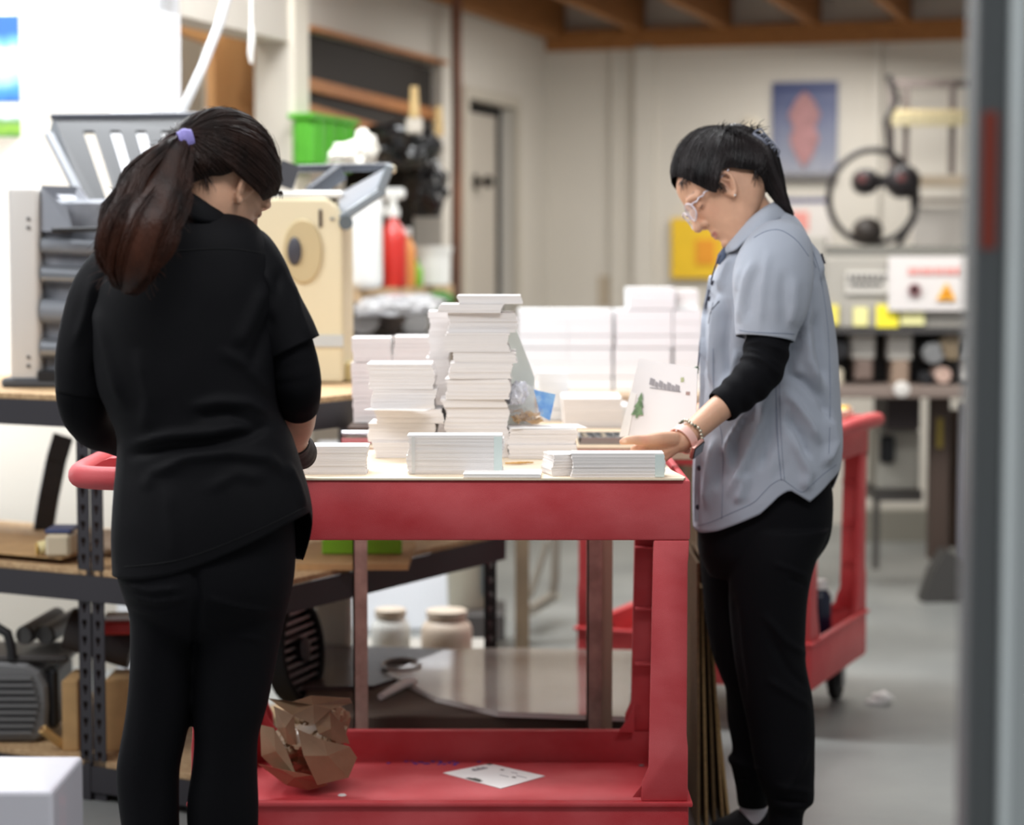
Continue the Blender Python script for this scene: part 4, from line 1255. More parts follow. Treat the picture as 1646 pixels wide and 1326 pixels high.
# back row behind the tall stack
stack([(690, 724, 640, 735), (686, 720, 575, 640), (690, 722, 500, 575)], YM + .165, .10, TZ, 'the narrow column behind the tall stack', 'narrow column of cards behind the tall stack')
o, z_ = bundle(808, 832, 600, 736, YM + .17, .09, 'upright column of white cards behind the tall stack, right side', z0=TZ)
lean = MB(); A_ = [P(812, 505, 4.72), P(822, 505, 4.72), P(858, 600, 4.72), P(858, 735, 4.72), P(815, 735, 4.72)]
for p in A_[3:]: p.z = TZ
lean.add(A_ + [p + Vector((0, .03, 0)) for p in A_], [(0, 1, 2, 3, 4), (9, 8, 7, 6, 5), (0, 5, 6, 1), (1, 6, 7, 2), (2, 7, 8, 3), (3, 8, 9, 4), (4, 9, 5, 0)])
for v in lean.v: v.y = min(v.y, 4.75) - .17
tag(lean.build('card_wedge', M_('grey_green_card', (206, 212, 206), 0.7)), 'leaning grey green card wedge behind the right side of the tall stack', 'card')

# front row
def block(px0, px1, py0, py1, Y, dep, label, bandL=None, bandR=None, rz=0.0, skew=0.0, name='card_block', lines=()):
    o, zt_ = bundle(px0, px1, py0, py1, Y, dep, label, layers=max(6, int((py1 - py0) / 2.2)), z0=TZ, name=name, m=paper_edge, rz=rz, skew=skew)
    oo = o.location
    for bnd, mm in ((bandL, M_('pale_band', (206, 206, 204), 0.8)), (bandR, paper_tint)):
        if bnd:
            A, B = P(bnd[0], py1 - 1, Y), P(bnd[1], py0 + 4, Y)
            MB().bb(A.x, B.x, Y - .0012, Y + .0006, TZ + .001, zt_ - .002).build('edge_band', mm, o, oo)
    A = P(px0, py0, Y); B = P(px1, py0, Y)
    MB().bb(A.x + .001, B.x - .001, Y + .001, Y + dep - .001, zt_, zt_ + .0006).build('top_card', paper, o, oo)
    return o


block(655, 808, 700, 757, 4.07, .062, 'wide upright block of white cards in the middle of the cart front', (662, 667), (794, 807))
block(486, 588, 718, 757, 4.07, .08, 'low block of white cards beside the black shirt', (492, 497), None, rz=.02)
block(919, 1068, 729, 768, 4.01, .06, 'low block of white cards under the left hand with watch', None, (1053, 1068), rz=.01)
block(880, 921, 731, 766, 4.04, .075, 'short askew block of cards touching the low block under the hand', rz=.25)
b4, _ = bundle(744, 868, 762, 769, 4.0, .09, 'thin pile of cards lying at the very front edge of the cart', layers=6, z0=TZ, rz=-.03, m=paper)
# brass clip
cl = thing('paper_clip', PZ(822, 745, TZ + .003), 'brass wire clips lying between the front block and low stack', 'clip')
for k in range(3):
    q = cl.location + Vector((k * .012 - .012, k * .008, 0))
    MB().tube([q, q + Vector((.03, .002, 0)), q + Vector((.032, .01, 0)), q + Vector((.002, .009, .0)), q + Vector((0, .004, .001)), q + Vector((.024, .005, .001))], .0011, 6).build('wire', M_('brass', (206, 160, 96), 0.35, .6), cl, cl.location)

# plastic bag of rubber bands on the low right stack
bg = thing('rubber_band_bag', P(850, 660, 4.47), 'clear plastic bag of tan rubber bands with a blue label on the low right stack', 'bag')
bo2 = bg.location
zz = zR + .003
for k in range(34):
    c = P(rnd.uniform(828, 868), 668, rnd.uniform(4.44, 4.54)); c.z = zz + .004 + rnd.random() ** 1.3 * .022
    rx, ry = rnd.uniform(.008, .016), rnd.uniform(.003, .008)
    R = Matrix.Rotation(rnd.uniform(0, 3), 3, 'Z') @ Matrix.Rotation(rnd.uniform(-.8, .8), 3, 'X')
    MB().tube([c + R @ Vector((rx * math.cos(t), ry * math.sin(t), .002 * math.sin(3 * t))) for t in np.linspace(0, 6.28, 13)], .0011, 5, caps=False).build('rubber_band', M_('band_tan', (206, 168, 120), 0.5), bg, bo2)
film = M_('clear_film', (250, 251, 255), 0.15, trans=.0, alpha=.16, spec=.8)
cbag = crumple('film', (P(848, 650, 4.49).x, 4.49, zz + .033), (.033, .055, .035), film, 77, '', '', .55, parent=bg, sub=4); cbag.location -= bo2
cbag = crumple('film_top', (P(832, 620, 4.49).x, 4.49, zz + .062), (.018, .03, .022), M_('film_white', (236, 238, 246), 0.2, alpha=.75), 79, '', '', .7, parent=bg, sub=4); cbag.location -= bo2
lb_ = MB().add([P(858, 626, 4.46), P(893, 634, 4.46), P(884, 676, 4.46), P(868, 668, 4.46), P(858, 626, 4.462), P(893, 634, 4.462), P(884, 676, 4.462), P(868, 668, 4.462)], [(0, 1, 2, 3), (7, 6, 5, 4), (0, 4, 5, 1), (1, 5, 6, 2), (2, 6, 7, 3), (3, 7, 4, 0)])
lb_.build('blue_label', M_('label_blue', (150, 196, 236), 0.35, rgb2=(104, 156, 226), vscale=60), bg, bo2)

# card held upright, printed with a little fir tree and script
hc = thing('greeting_card', P(1060, 640, 4.5), 'upright white card printed with a small fir tree held beside the hand', 'card')
ho = hc.location
H4 = [P(1027, 576, 4.50), P(1121, 592, 4.40), None, P(997, 702, 4.50)]
_n = (H4[1] - H4[0]).cross(H4[3] - H4[0]).normalized(); _d = (P(1118, 700, 4.4) - CAMP).normalized()
H4[2] = CAMP + _d * ((H4[0] - CAMP).dot(_n) / _d.dot(_n))
nh = (H4[1] - H4[0]).cross(H4[3] - H4[0]).normalized()
if nh.y > 0: nh = -nh


def hq(s, t): return H4[0].lerp(H4[1], s).lerp(H4[3].lerp(H4[2], s), t)


MB().add(H4 + [p - nh * .0015 for p in H4], [(0, 1, 2, 3), (7, 6, 5, 4), (0, 4, 5, 1), (1, 5, 6, 2), (2, 6, 7, 3), (3, 7, 4, 0)]).build('card_sheet', M_('card_white', (228, 224, 224), 0.6), hc, ho)
fl = [hq(0.0, 0.42), hq(.1, .45), hq(.11, 1.0), hq(-.01, 1.0)]
MB().add([p + nh * .002 for p in fl] + [p + nh * .001 for p in fl], [(0, 1, 2, 3), (7, 6, 5, 4), (0, 4, 5, 1), (1, 5, 6, 2), (2, 6, 7, 3), (3, 7, 4, 0)]).build('card_fold', paper, hc, ho)


def print_poly(pts, m, name, lift=.0006):
    q = [hq(s, t) + nh * lift for s, t in pts]; n = len(q)
    MB().add(q + [p + nh * .0003 for p in q], [tuple(reversed(range(n))), tuple(range(n, 2 * n))] + [(i, (i + 1) % n, n + (i + 1) % n, n + i) for i in range(n)]).build(name, m, hc, ho)


tree = [(.18, .42), (.22, .52), (.20, .52), (.25, .62), (.22, .62), (.27, .72), (.195, .72), (.195, .76), (.165, .76), (.165, .72), (.09, .72), (.14, .62), (.11, .62), (.16, .52), (.14, .52)]
print_poly(tree, M_('fir_green', (112, 140, 104), 0.7, var=.3, vscale=90), 'fir_print', .0028)
gp = M_('grey_print', (150, 146, 150), 0.7)
for s0, s1, t0, t1 in ((.26, .34, .22, .31), (.35, .40, .26, .33), (.41, .47, .24, .33), (.48, .53, .27, .34), (.54, .60, .25, .35), (.61, .66, .28, .35), (.67, .74, .27, .36), (.28, .76, .345, .36)):
    print_poly([(s0, t0), (s1, t0 + .02), (s1, t1 + .02), (s0, t1)], gp, 'script_print')
print_poly([(.74, .17), (.79, .16), (.80, .22), (.75, .24)], M_('leaf_print', (176, 180, 140), 0.7), 'leaf_print')
print_poly([(.84, .36), (.90, .36), (.90, .41), (.84, .41)], M_('brown_print', (166, 140, 134), 0.7), 'ornament_print')

# ------------------------------------------------------------ on the work table
def twall(specs, Y, dep, where, group, z0=tbz + .0005):
    for i, (x0, x1, y0, y1, lb) in enumerate(specs):
        o, _ = bundle(x0, x1, y0, y1, Y, dep, lb, layers=max(6, int((y1 - y0) / 5)), z0=(z0 if y1 is None or i >= 0 and y1 > 630 else None), group=None, m=M_('box_white', (244, 244, 242), 0.6))


bundle(566, 629, 583, 680, 4.94, .12, 'left lower column of white cards at the near left of the work table', layers=12)
bundle(632, 700, 583, 680, 4.94, .12, 'right lower column of white cards at the near left of the work table', layers=12)
bundle(567, 629, 543, 582, 4.94, .12, 'left upper bundle of the pair behind the left stack', layers=7)
bundle(632, 696, 541, 582, 4.94, .12, 'right upper bundle of the pair behind the left stack', layers=7)
bw = M_('carton_white', (222, 223, 224), 0.65)
names = ['first', 'second', 'third', 'fourth']
cols = [(832, 912), (914, 985), (988, 1080), (1082, 1128)]
for i, (a_, b5) in enumerate(cols):
    o, zt_ = bundle(a_, b5, 560, 628, 6.72, .2, f'{names[i]} lower white carton from the left in the bright row on the work table', z0=tbz + .0005, layers=3, m=bw, cat='carton', name='carton')
    bundle(a_, b5, 498, 559, 6.72, .2, f'{names[i]} upper white carton from the left in the bright row on the work table', z0=zt_ + .001, layers=3, m=bw, cat='carton', name='carton')
bundle(1009, 1085, 463, 497, 6.72, .2, 'topmost white carton standing on the bright row beside the yellow sign', layers=3, m=bw, cat='carton', name='carton')
bundle(1087, 1122, 466, 497, 6.74, .2, 'short white carton right of the topmost carton', layers=3, m=M_('box_grey', (222, 222, 220), 0.6), cat='carton', name='carton')
o, zt_ = bundle(905, 1000, 640, 674, 5.28, .2, 'wide flat pile of white cards in front of the carton row', z0=tbz + .0005, layers=10)
bundle(868, 915, 598, 668, 5.5, .15, 'upright white carton between the carton row and the rubber band bag', z0=tbz + .0005, layers=4, m=bw, cat='carton', name='carton')
bundle(930, 1010, 616, 640, 5.52, .15, 'narrow white tray behind the wide flat pile', layers=4, m=bw, name='card_tray')
for o in COL.objects:
    if o.name.startswith('card_tray') and o.type == 'MESH' and not o.parent:
        o.location.z = tbz + .0005
# small metal trays and tools near the table front, seen between stacks
tt = thing('metal_tray', PZ(965, 712, tbz), 'small metal tray with dark tools on the work table right of the low stack', 'tray')
q = tt.location
MB().bb(q.x - .05, q.x + .07, 4.82, 4.98, tbz + .0005, tbz + .006).build('base', grey_metal, tt, q)
MB().bb(q.x - .05, q.x + .07, 4.82, 4.825, tbz + .006, tbz + .016).bb(q.x - .05, q.x + .07, 4.975, 4.98, tbz + .006, tbz + .016).bb(q.x - .05, q.x - .045, 4.82, 4.98, tbz + .006, tbz + .016).bb(q.x + .065, q.x + .07, 4.82, 4.98, tbz + .006, tbz + .016).build('rim', grey_metal, tt, q)
for k in range(5):
    MB().bar((q.x - .03 + k * .02, 4.84, tbz + .011), (q.x - .035 + k * .022, 4.96, tbz + .012), .009, .006).build('tool', dark_plastic if k % 2 else olive, tt, q)
t2 = thing('metal_tray', Vector((P(575, 700, 4.9).x, 4.95, tbz)), 'chrome tray with dark contents on the work table left of the left stack', 'tray')
q = t2.location
MB().tube([(q.x - .03, 4.84, tbz + .022), (q.x + .06, 4.84, tbz + .022)], .008, 12).build('rod', M_('chrome', (200, 200, 204), 0.15, .9), t2, q, smooth=True)
MB().bb(q.x - .02, q.x + .19, 4.86, 5.06, tbz + .0005, P(600, 680, 4.94).z - .0005).build('case', M_('tray_brown', (76, 58, 48), 0.5), t2, q, bevel=.003)
MB().bar((q.x - .03, 4.815, tbz + .01), (q.x + .04, 4.82, tbz + .01), .018, .012).build('bar', M_('chrome', (0, 0, 0)), t2, q)

# ------------------------------------------------------------ on the cart's lower shelf
SZ = .1868
cd1 = thing('postcard', PZ(795, 1247, SZ), 'white printed postcard lying on the lower shelf of the near cart', 'postcard')
K4 = [PZ(712, 1243, SZ), PZ(787, 1228, SZ), PZ(876, 1248, SZ), PZ(805, 1268, SZ)]
MB().add(K4 + [p + Vector((0, 0, .0012)) for p in K4], [(3, 2, 1, 0), (4, 5, 6, 7), (0, 1, 5, 4), (1, 2, 6, 5), (2, 3, 7, 6), (3, 0, 4, 7)]).build('card_sheet', paper, cd1, cd1.location)


def kq(s, t): return K4[0].lerp(K4[1], s).lerp(K4[3].lerp(K4[2], s), t) + Vector((0, 0, .0014))


for s0, s1, t0, t1, mm in ((.45, .75, .13, .19, gp), (.5, .55, .08, .13, gp), (.6, .66, .07, .13, gp), (.70, .74, .09, .13, gp), (.02, .10, .38, .62, M_('fir_dark', (70, 70, 60), 0.7)), (.1, .14, .44, .56, M_('fir_dark', (0, 0, 0))),
                           (.92, 1.0, .0, .07, M_('fir_dark', (0, 0, 0))), (.80, .85, .35, .40, M_('stamp_brown', (110, 98, 90), 0.7)), (.58, .63, .73, .79, M_('stamp_brown', (0, 0, 0))), (.8, .82, .55, .66, gp), (.55, .57, .55, .7, gp), (.70, .72, .72, .9, gp)):
    q = [kq(s0, t0), kq(s1, t0), kq(s1, t1), kq(s0, t1)]
    MB().add(q + [p + Vector((0, 0, .0003)) for p in q], [(3, 2, 1, 0), (4, 5, 6, 7), (0, 1, 5, 4), (1, 2, 6, 5), (2, 3, 7, 6), (3, 0, 4, 7)]).build('print', mm, cd1, cd1.location)
cf = MB()
for k in range(26):
    px, py = rnd.gauss(700, 24), rnd.gauss(1225, 2.5)
    if py < 1222: py = 1222 + rnd.random() * 2
    q = PZ(px, py, SZ); cf.lathe(q, [(.0044, 0), (.0044, .0008)], n=7)
o = cf.build('punch_confetti', M_('purple_dots', (92, 72, 170), 0.6)); tag(o, 'scattered purple paper punch dots along the back of the lower shelf', 'confetti', kind='stuff')
tag(MB().lathe(PZ(550, 1279, SZ), [(.008, 0), (.009, .001), (.007, .003)], n=18).build('button_disc', white_pl, smooth=True), 'small round white disc near the front of the lower shelf', 'disc')
tag(MB().lathe(PZ(1031, 1231, SZ), [(.006, 0), (.006, .002), (.003, .003)], n=12).build('rivet', grey_metal, smooth=True), 'small shiny rivet at the back right of the lower shelf', 'rivet')


def kraft_ball():
    """crumpled kraft paper: folded facets from a creased radial field, with torn flaps."""
    r = np.random.RandomState(8)
    A, B = P(412, 1270, 4.38), P(575, 1115, 4.38)
    c = np.array([(A.x + B.x) / 2, 4.42, SZ + (B.z - SZ) * .46])
    ax = np.array([(B.x - A.x) / 2, .13, (B.z - SZ) * .52])
    bm = bmesh.new(); bmesh.ops.create_icosphere(bm, subdivisions=5, radius=1)
    V = np.array([v.co[:] for v in bm.verts])
    pl = r.normal(size=(46, 3)); pl /= np.linalg.norm(pl, axis=1)[:, None]; off_ = r.uniform(.62, 1.02, 46)
    dots = V @ pl.T
    rr = np.min(np.where(dots > .15, off_ / np.maximum(dots, .15), 9), axis=1)     # facets of a rough polyhedron
    cr1 = np.abs(vnoise(V, 5, 3)); cr2 = np.abs(vnoise(V, 9, 4))
    rr = np.minimum(rr, 1.25) * (1 - .16 * np.exp(-(cr1 / .10) ** 2) - .07 * np.exp(-(cr2 / .08) ** 2)) + .05 * vnoise(V, 3, 5)
    Q = V * rr[:, None] * ax + c
    Q[:, 2] = np.maximum(Q[:, 2], SZ + .001)
    for v, q in zip(bm.verts, Q): v.co = q
    me = bpy.data.meshes.new('body'); bm.to_mesh(me); bm.free(); me.materials.append(kraft)
    root = thing('crumpled_paper', (c[0], c[1], SZ), 'crumpled brown kraft wrapping paper on the lower shelf of the near cart', 'paper')
    setv(me, getv(me) - np.array(root.location))
    o = bpy.data.objects.new('body', me); COL.objects.link(o); o.parent = root
    # flaps: bent creased sheets
    def flap(pts, y, name='flap'):
        q = [P(a_, b_, y + dy) for a_, b_, dy in pts]
        cc_ = sum(q, Vector()) / len(q) + Vector((0, -.012, 0.004))
        mb = MB(); n = len(q)
        back = [p + Vector((0, .0012, 0)) for p in q]
        mb.add(q + [cc_] + back + [cc_ + Vector((0, .0012, 0))], [(i, (i + 1) % n, n) for i in range(n)] + [((i + 1) % n + n + 1, i + n + 1, 2 * n + 1) for i in range(n)] + [(i, i + n + 1, (i + 1) % n + n + 1, (i + 1) % n) for i in range(n)])
        mb.build(name, kraft, root, root.location)
    flap([(430, 1122, 0), (470, 1128, -.02), (500, 1118, 0), (562, 1122, .04), (566, 1130, .04), (532, 1140, 0), (505, 1165, -.03), (470, 1150, -.03)], 4.36)
    flap([(418, 1165, 0), (440, 1170, -.01), (460, 1205, -.02), (478, 1250, -.03), (450, 1245, -.01), (420, 1215, 0)], 4.33)
    flap([(478, 1172, -.01), (520, 1190, 0), (562, 1200, .03), (574, 1218, .04), (560, 1250, .02), (510, 1262, -.01), (488, 1215, -.03)], 4.30)
    flap([(415, 1228, 0), (450, 1236, -.02), (500, 1246, -.03), (528, 1262, 0), (495, 1270, 0), (460, 1262, 0)], 4.31)
    flap([(505, 1160, 0), (530, 1142, .02), (552, 1165, .03), (562, 1196, .03), (535, 1190, 0), (512, 1180, -.02)], 4.34)
    flap([(440, 1135, 0), (472, 1150, -.02), (478, 1200, -.02), (462, 1196, -.01), (446, 1170, 0)], 4.33)


kraft_ball()

# ------------------------------------------------------------ white box at the lower left corner
wb = thing('box', P(40, 1326, 3.1), 'bright white box lid cut off by the lower left corner of the picture', 'box')
yb = 3.05
A, B = P(-60, 1250, yb), P(84, 1250, yb)
zt_ = P(84, 1272, yb).z
MB().bb(A.x - .2, B.x, yb, yb + .22, zt_ - .3, zt_).build('body', M_('shiny_box', (226, 224, 232), 0.3, coat=.3), wb, wb.location, bevel=.006, seg=2)
MB().bb(A.x - .2, B.x - .06, yb + .03, yb + .2, 0, zt_ - .3).build('stand', M_('stand_white', (190, 190, 194), 0.5), wb, wb.location)

# ------------------------------------------------------------ leaning corrugated boards right of the cart
for i in range(5):
    xa = P(1118 + i * 11, 905, 4.9).x; xb_ = P(1120 + i * 14, 1262, 4.9).x
    yy = 4.72 + i * .03
    top = P(1120 + i * 6, 905 + (i % 2) * 40 + (i == 4) * 175, yy); bot = P(1122 + i * 13, 1200, yy); bot.z = .002
    if i == 4: bot = P(1170, 1262, yy); bot.z = .002
    w_ = .006
    mb = MB().add([bot, bot + Vector((w_, 0, 0)), bot + Vector((w_, .35, 0)), bot + Vector((0, .35, 0)), top, top + Vector((w_, 0, 0)), top + Vector((w_, .35, 0)), top + Vector((0, .35, 0))],
                  [(3, 2, 1, 0), (4, 5, 6, 7), (0, 1, 5, 4), (1, 2, 6, 5), (2, 3, 7, 6), (3, 0, 4, 7)])
    tag(mb.build('corrugated_board', M_('board_pale', (198, 166, 116), 0.7) if i == 4 else M_('board_edge_%d' % (i % 2), ((120, 96, 66), (176, 142, 98))[i % 2], 0.8, var=.2, vscale=120)),
        ['brown corrugated board leaning nearest the cart leg, leftmost of five', 'second leaning corrugated board from the cart leg', 'middle one of the five leaning corrugated boards',
         'fourth leaning corrugated board from the cart leg', 'pale corrugated board leaning beside the black trousers, rightmost of five'][i], 'cardboard', 'corrugated boards leaning right of the cart')
tag(MB().box(PZ(1130, 1293, .004), (.016, .008, .006)).build('scrap', M_('scrap_tan', (190, 160, 120), 0.7), bevel=.001), 'tiny tan scrap on the floor beside the cart', 'scrap')
crumple('paper_scrap', PZ(1414, 1124, .014), (.032, .022, .014), paper, 90, 'crumpled white paper scrap on the floor beside the caster', 'scrap', .6)

# ------------------------------------------------------------ grey press at the right, far
pr = thing('printing_press', P(1470, 960, 8.0) * 1, 'large grey press with warning sign and yellow labels far right', 'machine')
pr.location.z = 0
ppo = pr.location
R2 = Matrix(((Vv.x, U.x, 0), (Vv.y, U.y, 0), (0, 0, 1)))


def prect(px0, px1, py0, py1, Y, t, name, m, bevel=0.0, parent=None):
    a_, b6 = P(px0, py1, Y), P(px1, py0, Y)
    return MB().bb(a_.x, b6.x, Y, Y + t, a_.z, b6.z).build(name, m, parent or pr, ppo, bevel=bevel)


lg = M_('press_grey', (156, 152, 144), 0.5)
prect(1325, 1572, 412, 530, 8.0, .5, 'upper_housing', lg, .012)
prect(1240, 1330, 380, 640, 8.1, .4, 'side_housing', lg, .012)
MB().bb(P(1246, 1, 8.1).x, P(1312, 1, 8.1).x, 8.12, 8.48, 0, P(1, 640, 8.1).z).build('pedestal', M_('works_dark', (60, 56, 54), 0.6), pr, ppo, bevel=.006)
prect(1325, 1572, 395, 415, 8.1, .3, 'top_ledge', M_('ledge_dark', (112, 110, 104), 0.5), .004)
prect(1330, 1572, 528, 536, 7.98, .5, 'dark_lip', M_('lip_dark', (62, 60, 60), 0.5))  # dark strip along the lower edge of the housing
prect(1318, 1572, 536, 622, 8.25, .3, 'works_back', M_('works_dark', (60, 56, 54), 0.6))
sg = prect(1428, 1568, 412, 500, 7.96, .02, 'warning_sign', M_('sign_white', (206, 201, 198), 0.4), .002)
wt = M_('warn_red', (214, 150, 144), 0.5)
for i, (a_, b6) in enumerate(((1460, 1478), (1481, 1500), (1503, 1516), (1519, 1536), (1538, 1546))):
    o = MB().bb(P(a_, 440, 7.95).x, P(b6, 440, 7.95).x, 7.953, 7.958, P(1, 441, 7.95).z, P(1, 430, 7.95).z).build('red_letter_bar', wt, sg, sg.location * 0 + ppo)
q = P(1470, 466, 7.95)
MB().lathe(q, [(.024, 0), (.024, .004), (.017, .004), (.017, 0)], axis=(0, -1, 0), n=24).bar(q + Vector((-.015, -.003, .015)), q + Vector((.015, -.003, -.015)), .005, .003).build('prohibition_mark', M_('prohibit', (150, 110, 112), 0.5), sg, ppo)
q = P(1521, 470, 7.953)
MB().prism([(-.036, -.028), (.036, -.028), (0, .036)], q, (1, 0, 0), (0, 0, 1), .004).build('warning_triangle', M_('warn_orange', (232, 168, 50), 0.4), sg, ppo)
MB().prism([(-.012, -.018), (.012, -.018), (.006, .012), (-.006, .012)], q + Vector((0, -.005, 0)), (1, 0, 0), (0, 0, 1), .002).build('triangle_mark', M_('warn_brown', (190, 120, 30), 0.4), sg, ppo)
for i, (a_, b6, y0, y1, m) in enumerate(((1332, 1348, 490, 522, M_('yel_a', (222, 208, 96), 0.4)), (1372, 1395, 494, 524, M_('yel_b', (224, 218, 150), 0.4)), (1409, 1444, 490, 526, M_('yel_c', (236, 222, 60), 0.4)), (1448, 1486, 500, 522, M_('yel_d', (226, 222, 160), 0.4)),
                                        (1360, 1430, 436, 472, M_('text_plate', (200, 196, 188), 0.5)))):
    prect(a_, b6, y0, y1, 7.985, .012, 'label_plate', m)
for i in range(7):
    prect(1364 + i * 9, 1370 + i * 9, 441, 449, 7.975, .008, 'letter_bar', M_('text_dark', (96, 94, 92), 0.5))
for i in range(5):
    prect(1366 + i * 11, 1374 + i * 11, 455, 460, 7.975, .008, 'letter_bar', M_('text_dark', (0, 0, 0)))
# mechanisms below
for i, (a_, b6, y0, y1, m) in enumerate(((1368, 1408, 532, 578, M_('mech_pale', (180, 176, 168), 0.5)), (1428, 1468, 532, 580, M_('mech_pale', (0, 0, 0))), (1374, 1404, 578, 612, M_('mech_brown', (110, 94, 86), 0.5)), (1434, 1462, 580, 624, M_('mech_tan', (140, 120, 104), 0.5)),
                                        (1332, 1356, 592, 620, M_('mech_cream', (196, 186, 166), 0.5)), (1548, 1572, 572, 612, M_('mech_white', (214, 210, 204), 0.5)))):
    prect(a_, b6, y0, y1, 8.05, .12, 'mechanism_block', m, .008)
for i, (px, py, r, m) in enumerate(((1490, 565, .04, grey_metal), (1520, 555, .05, olive), (1505, 600, .03, rust), (1545, 560, .04, grey_metal), (1478, 605, .025, dark_plastic), (1340, 560, .035, dark_plastic))):
    q = P(px, py, 8.15); MB().cyl(q, q - Vector((0, .14, 0)), r, 20).build('roller_end', m, pr, ppo, smooth=True, bevel=.003)
prect(1335, 1560, 622, 640, 7.9, .5, 'rail', M_('rail_mauve', (122, 108, 100), 0.5), .004)
q = P(1448, 625, 7.85); MB().lathe(q, [(.028, 0), (.028, .03), (.01, .035)], axis=(0, -1, 0), n=18).build('rail_knob', M_('pale_knob', (200, 196, 190), 0.4), pr, ppo, smooth=True)
prect(1425, 1480, 640, 690, 8.1, .3, 'underbody', M_('under_dark', (48, 38, 38), 0.6), .004)
prect(1494, 1528, 640, 900, 8.05, .07, 'leg', M_('leg_brown', (66, 52, 44), 0.6), .004)
prect(1527, 1545, 660, 880, 8.12, .07, 'leg_inner', M_('leg_rust', (60, 38, 20), 0.6))
prect(1506, 1516, 672, 720, 8.04, .01, 'yellow_strip', M_('strip_olive', (128, 110, 40), 0.5))
prect(1545, 1562, 650, 920, 8.0, .08, 'leg_grey', M_('leg_grey', (104, 104, 112), 0.5), .004)
MB().add([P(1482, 972, 7.9), P(1560, 962, 7.9), P(1560, 905, 7.9), P(1520, 885, 7.9), P(1500, 920, 7.9)] + [p + Vector((0, .12, 0)) for p in (P(1482, 972, 7.9), P(1560, 962, 7.9), P(1560, 905, 7.9), P(1520, 885, 7.9), P(1500, 920, 7.9))],
         [(0, 1, 2, 3, 4), (9, 8, 7, 6, 5), (0, 5, 6, 1), (1, 6, 7, 2), (2, 7, 8, 3), (3, 8, 9, 4), (4, 9, 5, 0)]).build('foot', M_('foot_dark', (62, 60, 58), 0.6), pr, ppo)
# white carton under the press on a rack
wc = thing('bin', P(1455, 795, 8.3), 'pale grey bin on a dark rack under the press', 'bin')
prc = lambda a_, b6, y0, y1, Y, t, n_, m_, be=0.0: MB().bb(P(a_, 1, Y).x, P(b6, 1, Y).x, Y, Y + t, P(1, y1, Y).z, P(1, y0, Y).z).build(n_, m_, wc, wc.location, bevel=be)
prc(1420, 1489, 690, 788, 8.3, .25, 'body', M_('bin_grey', (182, 178, 166), 0.5), .01)
prc(1414, 1494, 788, 806, 8.28, .3, 'rack_shelf', M_('rack_dark', (78, 74, 70), 0.5), .003)
prc(1415, 1424, 806, 915, 8.3, .03, 'rack_leg', M_('rack_dark', (0, 0, 0)))
prc(1424, 1448, 700, 745, 8.26, .03, 'dark_clip', dark_plastic, .01)
# skirting under the back wall seen right
struct(MB().bb(P(1380, 900, 9.6).x, P(1600, 900, 9.6).x + .4, 9.6, 9.7, 0, 0.14).build('baseboard_back', M_('skirting', (140, 136, 124), 0.6)))

# wheel of cables on the wall rack
hw_ = thing('hose_reel', onback(1405, 320, .1), 'big black ring with dark hubs hanging on the tool rack above the press', 'reel')
q = P(1403, 316, 9.2)
ring = [q + Vector((.185 * math.cos(t), .02 * math.sin(2 * t), .195 * math.sin(t))) for t in np.linspace(0, 2 * PI, 41)]
MB().tube(ring, .014, 10, caps=False).build('ring', M_('ring_dark', (46, 42, 42), 0.5), hw_, hw_.location, smooth=True)
for px, py, r, m in ((1392, 292, .055, M_('hub_dark', (40, 36, 38), 0.5)), (1452, 292, .07, M_('hub_dark', (0, 0, 0))), (1395, 372, .06, M_('hub_brown', (52, 46, 42), 0.5))):
    c = P(px, py, 9.2); MB().lathe(c + Vector((0, .05, 0)), [(r, 0), (r, .07), (r * .8, .1), (r * .3, .12)], axis=(0, -1, 0), n=24).build('hub', m, hw_, hw_.location, smooth=True)
for px, py in ((1385, 287), (1448, 286)):
    c = P(px, py, 9.1); MB().cyl(c, c - Vector((0, .02, 0)), .018, 14).build('red_cap', M_('cap_red', (110, 60, 60), 0.5), hw_, hw_.location)
MB().bar(P(1392, 292, 9.2), P(1452, 292, 9.2), .03, .05).build('cross_arm', M_('hub_dark', (0, 0, 0)), hw_, hw_.location)
MB().tube([P(1428, 120, 9.25), P(1442, 160, 9.25), P(1425, 195, 9.25), P(1430, 240, 9.25), P(1465, 300, 9.25), P(1470, 350, 9.25), P(1440, 400, 9.25)], .014, 10).build('cable', M_('ring_dark', (0, 0, 0)), hw_, hw_.location, smooth=True)
rk = thing('tool_rack', P(1500, 210, 9.5), 'dark metal tool rack with a cream slatted strip on the back wall', 'rack')
ro = rk.location
rr_ = lambda a_, b6, y0, y1, Y, t, n_, m_: MB().bb(P(a_, 1, Y).x, P(b6, 1, Y).x, Y, Y + t, P(1, y1, Y).z, P(1, y0, Y).z).build(n_, m_, rk, ro)
rkm = M_('rack_brown', (100, 90, 86), 0.5)
rr_(1430, 1572, 128, 140, 9.5, .04, 'top_bar', rkm)
for a_ in (1432, 1530, 1455): rr_(a_, a_ + 9, 130, 280, 9.48, .03, 'upright', rkm)
rr_(1440, 1572, 176, 182, 9.47, .03, 'mid_bar', M_('bar_cream', (190, 176, 140), 0.5))
for i in range(8):
    rr_(1438 + i * 17, 1452 + i * 17, 182, 202, 9.44, .03, 'cream_block', M_('bar_cream2', (196, 184, 146), 0.5, var=.08))
rr_(1480, 1572, 282, 300, 9.4, .12, 'ledge', M_('ledge_tan', (188, 172, 150), 0.6))
rr_(1470, 1572, 318, 326, 9.45, .06, 'ledge', M_('ledge_grey', (160, 150, 140), 0.6))
rr_(1472, 1572, 332, 412, 9.5, .04, 'panel', M_('panel_pale', (208, 202, 194), 0.6))

